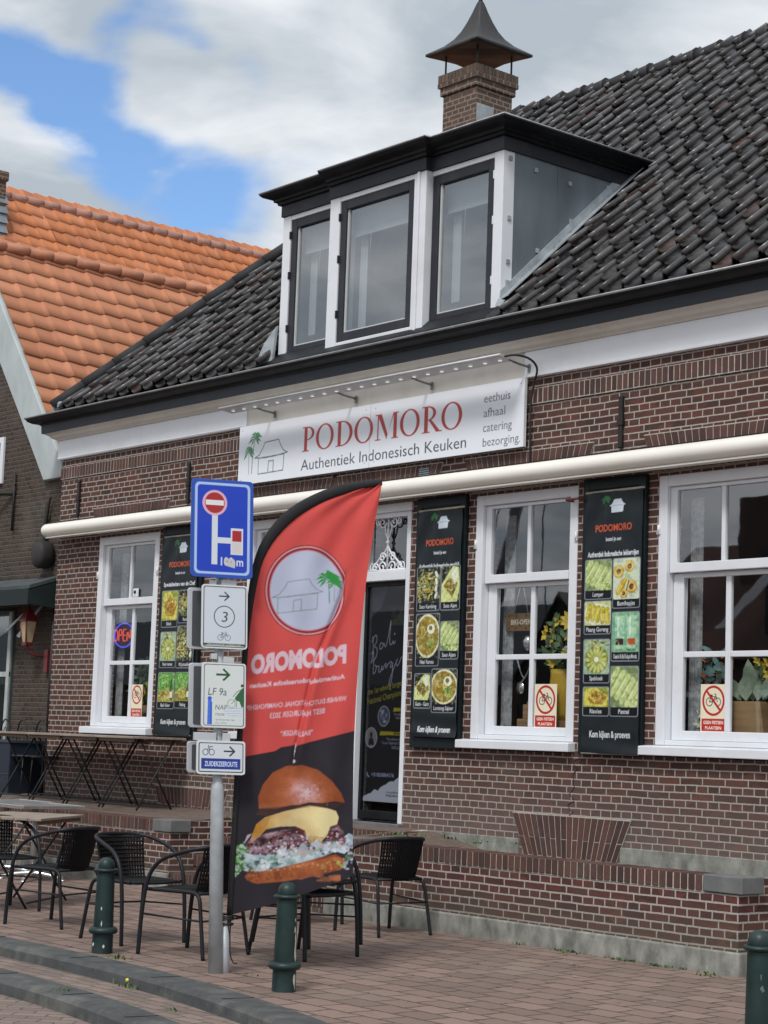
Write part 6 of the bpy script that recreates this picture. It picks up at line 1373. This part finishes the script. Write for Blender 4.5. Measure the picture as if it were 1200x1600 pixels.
# ------------------------------------------------------------------ wicker bistro chairs
M_TUBE = mat('powder_coated_tube', (.011, .012, .016), .5, spec=.3, var=.15, scale=8)
M_WICK = mat('black_wicker', (.005, .005, .006), .6, spec=.25, var=.3, scale=30)
CHG = 'black wicker terrace chairs'
ch = thing('terrace_chair', 'black wicker armchair with curved tube arms left of the first bollard, facing left', 'chair', (0, 0, 0), CHG)
b = MB(); b.tube([(-.27, .24, 0), (-.27, .225, .30), (-.268, .19, .52), (-.265, .10, .635), (-.262, -.06, .69), (-.24, -.20, .725), (-.16, -.285, .742), (0, -.305, .746), (.16, -.285, .742), (.24, -.20, .725), (.262, -.06, .69), (.265, .10, .635), (.268, .19, .52), (.27, .225, .30), (.27, .24, 0)], .0145, 8, 2); b.build('arm_loop', M_TUBE, ch, local=True)
for sx in (-1, 1):
    b = MB(); b.tube([(sx*.215, .235, .432), (sx*.215, .0, .432), (sx*.215, -.17, .432), (sx*.225, -.225, .41), (sx*.235, -.245, .33), (sx*.255, -.30, 0)], .0135, 8, 2); b.build('rear_leg', M_TUBE, ch, local=True)
b = MB(); b.tube([(-.215, .215, .430), (0, .235, .425), (.215, .215, .430)], .011, 8, 1); b.tube([(-.22, -.21, .425), (.22, -.21, .425)], .011, 8, 0)
for sx in (-1, 1): b.tube([(sx*.27, .228, .27), (sx*.243, -.262, .25)], .007, 6, 0); b.tube([(sx*.268, .20, .43), (sx*.215, .19, .432)], .008, 6, 0)
b.tube([(-.243, -.262, .25), (.243, -.262, .25)], .007, 6, 0); b.build('stretcher', M_TUBE, ch, local=True)
b = MB(); n = 22
for k in range(n):
    x = -.20+.40*k/(n-1)
    b.tube([(x, .225, .430), (x, .1, .437), (x, -.1, .430), (x, -.205, .430)], .0085, 5, 0)
for k in range(12): y = -.19+.405*k/11; b.tube([(-.21, y, .435), (0, y, .437), (.21, y, .435)], .006, 5, 0)
b.build('seat', M_WICK, ch, local=True)
b = MB(); n = 22
for k in range(n):
    t = -1+2*k/(n-1); x = .195*t; yb = -.298+.062*t*t
    b.tube([(x*.92, yb+.075, .415), (x*.95, yb+.045, .52), (x, yb+.015, .65), (x*1.02, yb, .735)], .0088, 5, 1)
for k in range(11):
    z = .43+.29*k/10; q = .08*(1-(z-.41)/.33); b.tube([(.196*t*(.92+.1*(z-.415)/.32), -.298+.062*t*t+q, z) for t in (-1, -.6, -.2, .2, .6, 1)], .006, 5, 1)
b.build('backrest', M_WICK, ch, local=True)
def put(x, y, deg, label): return dup(ch, (x, y, 0), math.radians(deg), label, CHG)
ch.location = (6.56, -3.66, 0); ch.rotation_euler = (0, 0, math.radians(110)); ch['label'] = 'black wicker armchair drawn up to the wooden table, its back to the first bollard'
put(7.77, -3.70, -88, 'black wicker armchair directly behind the first bollard, facing right')
put(8.58, -3.76, 108, 'black wicker armchair half hidden behind the sign post')
put(7.98, -1.56, 88, 'black wicker armchair against the terrace wall right of the flag')
e1 = put(8.98, -3.08, -80, 'lower black wicker chair of the stacked pair under the flag'); e2 = put(8.94, -3.02, -80, 'upper black wicker chair of the stacked pair under the flag'); e2.location.z = .075
put(7.12, -1.72, -92, 'black wicker chair near the terrace wall hidden behind the flag')
put(5.38, -3.50, -95, 'black wicker armchair cut off by the left picture edge')

# ------------------------------------------------------------------ tables
M_TTOP = mat('worn_wood_top', (.27, .22, .18), .6, var=.25, scale=3, stretch=(1, 8, 8)); M_TED = mat('table_edge', (.11, .07, .045), .6, var=.2)
M_CHROME = mat('polished_aluminium', (.72, .73, .74), .22, metal=.9, var=.06)
def folding_table(name, c, L, Wd, z, label, cat='table', group=None, rot=0.0, base=0.0, topm=M_TTOP):
    t = thing(name, label, cat, (c[0], c[1], base), group)
    H = z-base
    b = MB()
    ns_ = 6
    for k in range(ns_):
        y0 = -Wd/2+Wd*k/ns_; b.box(-L/2, L/2, y0+.002, y0+Wd/ns_-.002, H-.022, H)
    b.build('table_top', topm, t, .003, local=True)
    b = MB(); b.box(-L/2+.03, L/2-.03, -Wd/2+.03, -Wd/2+.05, H-.055, H-.0225); b.box(-L/2+.03, L/2-.03, Wd/2-.05, Wd/2-.03, H-.055, H-.0225); b.build('rail', M_TED, t, local=True, each=True)
    for sx in (-1, 1):
        b = MB(); x = sx*(L/2-.035); a = Wd/2-.11
        b.tube([(x, -a, 0), (x, a*.9, H-.03)], .010, 6, 0); b.tube([(x-sx*.022, a, 0), (x-sx*.022, -a*.9, H-.03)], .010, 6, 0); b.sphere((x-.01*sx, 0, H*.5), .016, 8, 6)
        b.build('cross_legs', M_IRON, t, local=True)
    b = MB()
    for y in (-Wd/2+.07, Wd/2-.07): b.tube([(-L/2+.035, y*.9, .05), (L/2-.035, y*.9, .05)], .008, 6, 0)
    b.build('foot_bar', M_IRON, t, local=True, each=True)
    t.rotation_euler = (0, 0, rot); return t
TG = 'folding tables on the terrace'
for xc, lb_ in ((2.70, 'folding wood-topped table on the terrace nearest the steps'), (1.97, 'middle folding wood-topped table of the terrace row'), (1.24, 'folding wood-topped table on the terrace below the left wall corner'), (.51, 'folding wood-topped table on the terrace at the left picture edge')):
    folding_table('folding_table', (xc, -.46), .725, .66, 1.435, lb_, group=TG, base=.69)
folding_table('wooden_table', (4.95, -3.05), 1.05, .72, .745, 'wooden folding table on the pavement in front of the left chairs', rot=math.radians(-51))
def pedestal_table(c, label):
    t = thing('aluminium_table', label, 'table', (c[0], c[1], 0), 'aluminium tables by the terrace wall')
    b = MB(); b.box(-.34, .34, -.34, .34, .715, .738); b.build('table_top', mat('steel_top', (.38, .38, .37), .35, metal=.5, var=.2), t, .01, local=True)
    b = MB()
    for s1 in (-1, 1): b.box(-.345, .345, s1*.345-.006, s1*.345+.006, .708, .742); b.box(s1*.345-.006, s1*.345+.006, -.338, .338, .709, .741)
    b.build('rim', M_CHROME, t, .004, local=True)
    b = MB(); b.tube([(0, 0, .06), (0, 0, .715)], .03, 14, 0); b.build('pedestal', mat('satin_steel', (.45, .46, .47), .35, metal=.7), t, local=True)
    for k in range(4):
        a = math.pi/4+k*math.pi/2; b = MB(); b.tube([(0, 0, .075), (.16*math.cos(a), .16*math.sin(a), .06), (.31*math.cos(a), .31*math.sin(a), .025)], [.026, .024, .020], 8, 1); b.lathe([(.001, 0), (.028, 0), (.024, .018), (.001, .02)], (.31*math.cos(a), .31*math.sin(a), 0), 10); b.build('foot', M_CHROME, t, local=True)
    return t
pedestal_table((2.05, -1.62), 'square aluminium table with chrome star foot by the terrace wall'); pt = pedestal_table((2.86, -1.74), 'aluminium pedestal table next to the left capstone')

# ------------------------------------------------------------------ the gabled house on the left
nb = thing('gabled_house', 'old dark brick house with pale gable edge and bright orange tiled roof on the left', 'house', (-3, .25, 0))
NY = .25; NR = (-2.84, 7.82); SL = 1.277
b = MB(); zin = lambda x: 7.13-SL*(x+2.30)
b.add([(-9.0, NY, -.2), (-.02, NY, -.2), (-.02, NY, 4.45), (-.45, NY, 4.80), (NR[0], NY, NR[1]-.06), (2*NR[0]+.45, NY, 4.80), (-9, NY, 4.45)], ((0, 1, 2, 3, 4, 5, 6),)); b.quad((-.02, NY, -.2), (-.02, 11, -.2), (-.02, 11, 4.45), (-.02, NY, 4.45))
b.build('wall', M_OLDBRICK, nb)
M_VERGE = mat('pale_verge', (.42, .46, .46), .7, var=.15, scale=3, dirt=(.2, .22, .2), dirt_amt=.6, stretch=(1, 1, .5))
b = MB()
inn = [(-2.84, 7.84), (-2.30, 7.13), (-.93, 5.40), (-.36, 4.68), (-.30, 4.50)]; out = [(-2.84, 7.10), (-2.20, 6.30), (-1.48, 5.40), (-.77, 4.49)]
b.prism([(x, NY-.07, z) for x, z in out[::-1]]+[(x, NY-.07, z) for x, z in inn], (0, .12, 0)); b.prism([(2*NR[0]-x, NY-.07, z) for x, z in out]+[(2*NR[0]-x, NY-.07, z) for x, z in inn[::-1]], (0, .12, 0)); b.build('verge', M_VERGE, nb, .01)
nrm_l = math.hypot(1, SL); evl = (-1/nrm_l, 0, SL/nrm_l)
rg = np.random.default_rng(9)
PALO = [(.48, .205, .112), (.47, .195, .106), (.50, .215, .12), (.44, .18, .10)]
x_e = -.15; z_e = zin(x_e)
nrow = int(((x_e-NR[0])*nrm_l)/.285)+1
tiles('roof', (x_e, NY-.02, z_e-.02), (0, 1, 0), evl, .315, .285, 34, nrow, prof_orange, M_OTILE, nb, PALO, lambda u, v: True, rg=rg, jit=.003, dip=.0, thick=.020, lift=.022, seg=13, over=1.05)
b = MB(); b.quad((x_e, NY, z_e-.07), (x_e, 11, z_e-.07), (NR[0], 11, NR[1]-.07), (NR[0], NY, NR[1]-.07)); b.quad((2*NR[0]-x_e, NY, z_e-.07), (2*NR[0]-x_e, 11, z_e-.07), (NR[0], 11, NR[1]-.07), (NR[0], NY, NR[1]-.07)); b.build('roof_deck', mat('roof_deck', (.12, .05, .03), .9), nb)
M_RIDGE = mat('ridge_tile', (.44, .185, .105), .75, var=.2, scale=5, dirt=(.3, .2, .14), dirt_amt=.4)
b = MB()
for k in range(26):
    y = NY-.05+k*.36; b.tube([(NR[0]+.02, y, NR[1]+.035), (NR[0]+.02, y+.39, NR[1]+.042)], [.074, .064], 12, 0)
b.build('ridge_tiles', M_RIDGE, nb)
for x, z0, z1 in ((-1.55, 3.92, 4.66), (-.72, 3.70, 4.2)):
    b = MB(); b.tube([(x, NY-.03, z0), (x, NY-.03, z1)], .018, 6, 0); b.tube([(x+.04, NY-.04, z1-.16), (x-.02, NY-.03, z1-.1), (x, NY-.03, z1)], .014, 6, 1); b.build('wall_anchor', M_IRON, nb)
nw = MB(); nw.box(-2.9, -1.90, NY-.03, NY+.02, 4.55, 5.15); nwf = nw.build('window', M_WHITE, nb, .005); q = MB(); q.box(-2.8, -1.98, NY-.036, NY-.028, 4.6, 5.08); q.build('pane', M_BLACK, nwf)
# glazed shopfront
sf = MB(); sf.box(-5.0, -1.35, NY-.03, NY+.02, .8, 2.92); sff = sf.build('shop_window', mat('shop_paint', (.05, .07, .075), .4), nb)
q = MB(); q.box(-4.9, -1.45, NY-.036, NY-.029, .95, 2.10); q.box(-4.9, -1.45, NY-.036, NY-.029, 2.16, 2.85); q.build('pane', glass_mat('shop_glass', .12, (.5, .55, .55), 1.6), sff)
q = MB(); q.box(-4.95, -1.38, NY-.045, NY-.03, 2.10, 2.16); q.box(-1.45, -1.38, NY-.05, NY-.03, .85, 2.9); q.build('glazing_bar', mat('pale_bar', (.42, .44, .43), .6), sff)
# awning, lamp and fittings of the neighbour
M_CANV = mat('dark_green_canvas', (.007, .016, .018), .8, var=.25, scale=4)
na = thing('shop_awning', 'dark green canvas awning with a grey top over the left neighbour shopfront', 'awning', (-2.2, -.3, 3.0))
b = MB(); b.prism([(-6, NY-.02, 3.30), (-6, -.20, 3.16), (-6, -.20, 3.12), (-6, NY-.02, 3.26)], (6.0-.27, 0, 0)); b.build('canvas', mat('faded_canvas', (.055, .068, .07), .8, var=.3, scale=5), na)
b = MB(); b.box(-6, -.275, -.215, -.195, 2.93, 3.118); b.build('valance', M_CANV, na); b = MB(); b.prism([(-.285, NY-.02, 3.25), (-.285, -.19, 3.11), (-.285, -.19, 2.94), (-.285, NY-.02, 2.90)], (.01, 0, 0)); b.build('side_panel', M_CANV, na)
b = MB(); b.tube([(-.36, NY-.05, 3.2), (-.36, NY-.05, .72)], .022, 8, 0); b.tube([(-.32, NY-.02, 1.75), (-.31, NY-.02, 1.3)], .03, 8, 0); b.build('post', M_IRON, na)
b = MB(); b.prism([(-.66, .16, 2.93), (-.58, .16, 2.95), (-1.06, .14, 2.57), (-1.14, .14, 2.59)], (0, .012, 0)); b.prism([(-1.06, .16, 2.86), (-1.0, .16, 2.88), (-1.35, .14, 2.66), (-1.41, .14, 2.68)], (0, .012, 0)); b.build('clear_flap', mat('clear_vinyl', (.45, .50, .52), .25), na, each=True)
M_REDP = mat('red_lacquer', (.13, .012, .016), .4); M_LGL = mat('cream_lantern_glass', (.42, .32, .19), .5, var=.15)
la = thing('wall_lantern', 'old street lantern with cream glass and red roof on the left neighbour wall', 'lantern', (-.64, .05, 2.6))
b = MB(); b.lathe([(.062, 0), (.102, .25)], (-.64, .02, 2.50), 4, math.pi/4); b.v = [tuple(p) for p in b.v]; b.build('glass', M_LGL, la)
b = MB(); b.lathe([(.122, .25), (.122, .27), (.06, .36), (.025, .41), (.001, .46)], (-.64, .02, 2.50), 4, math.pi/4); b.lathe([(.070, -.04), (.070, 0), (.001, .0)], (-.64, .02, 2.50), 4, math.pi/4); b.build('lantern_roof', M_REDP, la, each=True)
b = MB()
for k in range(4):
    a = math.pi/4+k*math.pi/2; b.tube([(-.64+.064*math.cos(a), .02+.064*math.sin(a), 2.5), (-.64+.104*math.cos(a), .02+.104*math.sin(a), 2.75)], .008, 5, 0)
b.tube([(-.64, .02, 2.45), (-.62, .06, 2.36), (-.58, .2, 2.34)], .016, 6, 2); b.box(-.52, -.44, NY-.06, NY, 2.15, 2.42); b.build('bracket', M_REDP, la)
wl = thing('wall_float', 'dark rounded drum hanging from an iron strap beside the awning end', 'fitting', (-.58, .15, 3.5))
b = MB(); b.lathe([(.001, -.06), (.12, -.06), (.135, -.03), (.135, .03), (.12, .06), (.001, .06)], (0, 0, 0), 24); b.v = [(-.58+p[0]*.95, .13+p[2]*1.6, 3.56+p[1]*1.25) for p in b.v]; b.build('drum', mat('tarred_wood', (.022, .020, .020), .7, var=.3), wl)
b = MB(); b.tube([(-.64, .17, 3.66), (-.66, .18, 3.9), (-.64, .19, 4.12), (-.60, .2, 4.28)], [.03, .028, .024, .012], 8, 2); b.build('strap', M_IRON, wl)
bk_ = thing('scroll_bracket', 'curled wrought iron sign bracket at the left picture edge', 'bracket', (-2, -.2, 4.4))
b = MB(); b.tube([(-1.58, NY-.02, 4.40), (-1.75, NY-.1, 4.40), (-1.95, NY-.2, 4.40), (-2.05, NY-.25, 4.5), (-1.98, NY-.22, 4.62), (-1.88, NY-.16, 4.58)], .028, 8, 2); b.tube([(-1.85, NY-.15, 4.40), (-1.95, NY-.2, 4.28), (-2.05, NY-.25, 4.2), (-2.12, NY-.28, 4.3)], .025, 8, 2); b.build('scroll', M_IRON, bk_)
cb_ = thing('dark_cabinet', 'dark blue cabinet with a small white mark below the left tables', 'cabinet', (-1.6, -.2, .72))
b = MB(); b.box(-3.2, -.42, -.25, .2, .70, 1.30); b.build('body', mat('navy_paint', (.010, .018, .032), .5, var=.2), cb_, .01); b = MB(); b.box(-1.62, -1.58, -.262, -.251, 1.0, 1.10); b.build('mark', M_WHITE, cb_); b = MB(); b.box(-3.22, -.40, -.265, .2, 1.301, 1.33); b.box(-3.2, -.42, -.258, -.2501, .93, .945); b.build('rail', mat('navy_edge', (.03, .04, .055), .5), cb_)
wc = 'wire chairs behind the terrace tables'
wch = thing('wire_chair', 'wire chair with hooped back behind the left tables', 'chair', (.12, -.05, .70), wc)
b = MB(); b.tube([(-.15, .0, 0), (-.15, .0, .6), (-.13, .0, .80), (0, .0, .90), (.13, .0, .80), (.15, .0, .6), (.15, .0, 0)], .010, 6, 2); b.tube([(-.07, 0, .45), (-.06, 0, .72), (0, 0, .80), (.06, 0, .72), (.07, 0, .45)], .006, 6, 2); b.build('back_hoop', M_IRON, wch, local=True)
b = MB(); b.lathe([(.001, .44), (.17, .44), (.18, .45), (.17, .465), (.001, .465)], (0, -.17, 0), 16); b.build('seat', M_IRON, wch, local=True)
b = MB(); b.tube([(-.14, -.30, 0), (-.12, -.28, .44)], .009, 6, 0); b.build('front_leg', M_IRON, wch, local=True); b = MB(); b.tube([(.14, -.30, 0), (.12, -.28, .44)], .009, 6, 0); b.build('front_leg', M_IRON, wch, local=True)
wch.location.y = .10
for x in (-.33, -.78, -1.2): dup(wch, (x, .10, .70), .1*x, None, wc)
for o in [o for o in bpy.data.objects if o.parent is None and o.name.startswith('wire_chair')]: o['label'] = 'wire chair with hooped back in the row behind the left tables'

# ------------------------------------------------------------------ taller tiled house further left
D2 = 1.22
fh = thing('tiled_house', 'taller house behind with weathered orange roof and a brick chimney', 'house', (-9, 6, 0))
FR = (-8.05, 10.23); FY = 3.55; FS = .6
x_e = FR[0]+3.2; z_e = FR[1]-SL*3.2
tiles('roof', (x_e, FS, z_e-.02), (0, 1, 0), evl, .255, .30, 48, int(3.2*nrm_l/.30)+1, prof_orange, M_OTILE, fh, [(.50, .18, .078), (.47, .168, .070), (.51, .20, .10), (.43, .16, .08)], lambda u, v: True, rg=rg, jit=.005, dip=0, thick=.018, lift=.02, seg=11, over=1.05)
b = MB()
for s1 in (1, -1): b.quad((FR[0]+s1*3.2, FS, z_e-.07), (FR[0]+s1*3.2, 13, z_e-.07), (FR[0], 13, FR[1]-.07), (FR[0], FS, FR[1]-.07))
b.build('roof_deck', mat('roof_deck_far', (.12, .05, .03), .9), fh)
b = MB(); b.add([(FR[0]-3.1, FS+.02, -.2), (FR[0]+3.1, FS+.02, -.2), (FR[0]+3.1, FS+.02, z_e), (FR[0], FS+.02, FR[1]-.06), (FR[0]-3.1, FS+.02, z_e)], ((0, 1, 2, 3, 4),)); b.quad((FR[0]+3.1, FS+.02, -.2), (FR[0]+3.1, 13, -.2), (FR[0]+3.1, 13, z_e), (FR[0]+3.1, FS+.02, z_e)); b.build('wall', M_OLDBRICK, fh)
b = MB()
for k in range(40): y = FS-.03+k*.31; b.tube([(FR[0], y, FR[1]-.02), (FR[0], y+.33, FR[1]-.01)], [.095, .075], 10, 0)
b.build('ridge_tiles', mat('weathered_ridge', (.36, .19, .15), .8, var=.25, scale=6, dirt=(.32, .24, .2), dirt_amt=.5), fh)
KX, KY = FR[0]+.75, 2.97
b = MB(); b.box(KX-1.0, KX-.06, KY-.70, KY-.05, 8.6, 10.24); cch = b.build('chimney', M_CHIM, fh); b = MB(); b.box(KX-1.03, KX-.02, KY-.73, KY-.02, 10.24, 10.40); b.build('chimney_top', M_CHIM, cch, .02)
b = MB()
for k in range(6):
    z = 9.05+k*.165; q = .02-.012*k; b.add([(KX-1.1, KY-.80, z), (KX+q, KY-.80, z), (KX+q, KY+.01, z), (KX-1.1, KY+.01, z), (KX-1.1, KY-.76, z+.175), (KX+q-.05, KY-.76, z+.175), (KX+q-.05, KY-.03, z+.175), (KX-1.1, KY-.03, z+.175)], ((0, 1, 2, 3), (4, 5, 6, 7), (0, 1, 5, 4), (1, 2, 6, 5), (2, 3, 7, 6), (3, 0, 4, 7)))
b.build('slate_cladding', mat('grey_slate', (.20, .235, .27), .5, var=.2, scale=5), cch)

# ------------------------------------------------------------------ across the street, seen only as reflections in the panes
M_OPB = mat('opposite_brick', (.085, .055, .045), .9, var=.2, scale=3); M_OPR = mat('opposite_roof', (.10, .045, .035), .8, var=.25, scale=4)
op = thing('opposite_house', 'brick house across the street, mirrored in the right window panes', 'house', (-1, -19, 0))
b = MB(); b.box(-8.3, 6, -24, -18, -.2, 3.4); b.build('wall', M_OPB, op); b = MB(); b.prism([(-8.3, -17.7, 3.3), (-8.3, -21, 6.0), (-8.3, -24.3, 3.3)], (14.3, 0, 0)); b.build('roof', M_OPR, op)
b = MB(); b.box(-6.1, -5.3, -20.6, -19.8, 4.5, 6.85); b.build('chimney', M_OPB, op); b = MB(); b.box(-4.3, -2.4, -20, -18.3, 3.8, 5.5); b.build('dormer', M_BOARD, op)
b = MB(); b.prism([(-5.0, -17.66, 3.9), (-4.7, -17.66, 3.9), (-3.2, -17.9, 5.4), (-3.5, -17.9, 5.4)], (0, .05, 0)); b.build('bargeboard', M_WHITE, op)
for x in (-6.6, -4.2, -1.8): q = MB(); q.box(x, x+1.2, -18.02, -17.95, .8, 2.7); f_ = q.build('window', M_WHITE, op); q = MB(); q.box(x+.1, x+1.1, -17.95, -17.94, .9, 2.6); q.build('pane', M_BLACK, f_)
o2 = thing('opposite_shed', 'small dark gabled shed across the street, mirrored in the middle window', 'shed', (-9.6, -18.5, 0))
b = MB(); b.add([(-10.9, -18, -.2), (-8.4, -18, -.2), (-8.4, -18, 3.0), (-9.63, -18, 4.75), (-10.9, -18, 3.0)], ((0, 1, 2, 3, 4),)); b.build('wall', mat('tarred_boards', (.03, .03, .032), .8), o2); b = MB(); b.prism([(-11.0, -17.9, 2.9), (-9.63, -17.9, 4.85), (-8.3, -17.9, 2.9), (-9.63, -17.9, 4.72)], (0, -4, 0)); b.build('roof', M_BLACK, o2)
o3 = thing('opposite_row', 'low row of roofs across the street, mirrored in the left window', 'house', (-22, -19, 0))
b = MB(); b.box(-40, -11.2, -24, -18.2, -.2, 2.9); b.build('wall', M_OPB, o3); b = MB(); b.prism([(-40, -18, 2.8), (-40, -21, 4.9), (-40, -24, 2.8)], (28.5, 0, 0)); b.build('roof', M_BOARD, o3)
ms = thing('ship_mast', 'leaning grey mast of a moored boat, mirrored in the middle window', 'mast', (-12.9, -18, -.2))
b = MB(); b.tube([(-12.9, -17.7, -.3), (-9.2, -17.7, 11.6)], [.16, .09], 10, 0); b.build('spar', mat('grey_spar', (.14, .14, .15), .6), ms); b = MB(); b.tube([(-12.4, -17.6, 3), (-10.9, -17.6, 7.5)], .02, 5, 0); b.tube([(-9.3, -17.6, 9), (-9.9, -17.6, 6), (-9.55, -17.6, 3)], .02, 5, 2); b.build('rigging', M_CABLE, ms)

# ------------------------------------------------------------------ weeds and litter
r = random.Random(17); M_WEED = mat('weed_green', (.075, .12, .035), .7, var=.4, scale=30)
b = MB()
def tuft(x, y, z, n, h, sp):
    for _ in range(n):
        a = r.uniform(0, 6.28); px, py = x+r.gauss(0, sp), y+r.gauss(0, sp*.5); L = h*r.uniform(.4, 1.2); w = .004+.003*r.random()
        d = Vector((math.cos(a)*.6, math.sin(a)*.6, 1)).normalized(); s1 = Vector((-math.sin(a), math.cos(a), 0))*w; p = Vector((px, py, z))
        b.add([p-s1, p+s1, p+d*L*.6+s1*.7+Vector((0, 0, 0)), p+d*L+Vector((math.cos(a), math.sin(a), -.3))*L*.25, p+d*L*.6-s1*.7], ((0, 1, 2, 3, 4),))
for _ in range(26): tuft(r.triangular(8.6, 11.0, 10.2), -1.085-abs(r.gauss(0, .025)), 0, 9, .026, .04)
for x, y, z, n, h in ((8.62, -4.36, 0, 24, .04), (9.33, -4.74, -.08, 16, .05), (10.25, -5.05, -.08, 10, .04), (9.30, -5.17, -.08, 12, .035), (9.62, -4.06, 0, 10, .03), (5.2, -1.15, 0, 30, .05), (11.0, -1.2, 0, 12, .03)): tuft(x, y, z, n, h, .05)
for _ in range(40): tuft(r.uniform(4.3, 8.3), -.3-r.random()*.5, .69, 10, .03, .05)
w_ = b.build('weeds', M_WEED, None); w_['kind'] = 'stuff'; w_['label'] = 'low green weeds in the paving joints'
b = MB()
for _ in range(130):
    x, y = r.uniform(6.5, 13.5), r.uniform(-4.3, -1.2); s1 = r.uniform(.006, .022); a = r.uniform(0, 6.28); z = .004
    b.add([(x+s1*math.cos(a+t)*r.uniform(.6, 1.3), y+s1*math.sin(a+t)*r.uniform(.5, 1.0), z+r.uniform(0, .006)) for t in (0, 1.3, 2.6, 3.9, 5.2)], ((0, 1, 2, 3, 4),))
l_ = b.build('litter', mat('dry_leaf', (.30, .25, .19), .8, var=.5, scale=3), None); l_['kind'] = 'stuff'; l_['label'] = 'scattered pale leaf bits on the pavement'
b = MB()
b.sphere((9.30, -4.72, -.04), .013, 8, 5)
tag(b.build('dandelion', mat('dandelion_yellow', (.7, .62, .05), .6), None), 'single small yellow dandelion flower growing beside the kerb', 'flower')
# remove helper leftovers
for c in list(bpy.data.curves): 
    if c.users == 0: bpy.data.curves.remove(c)
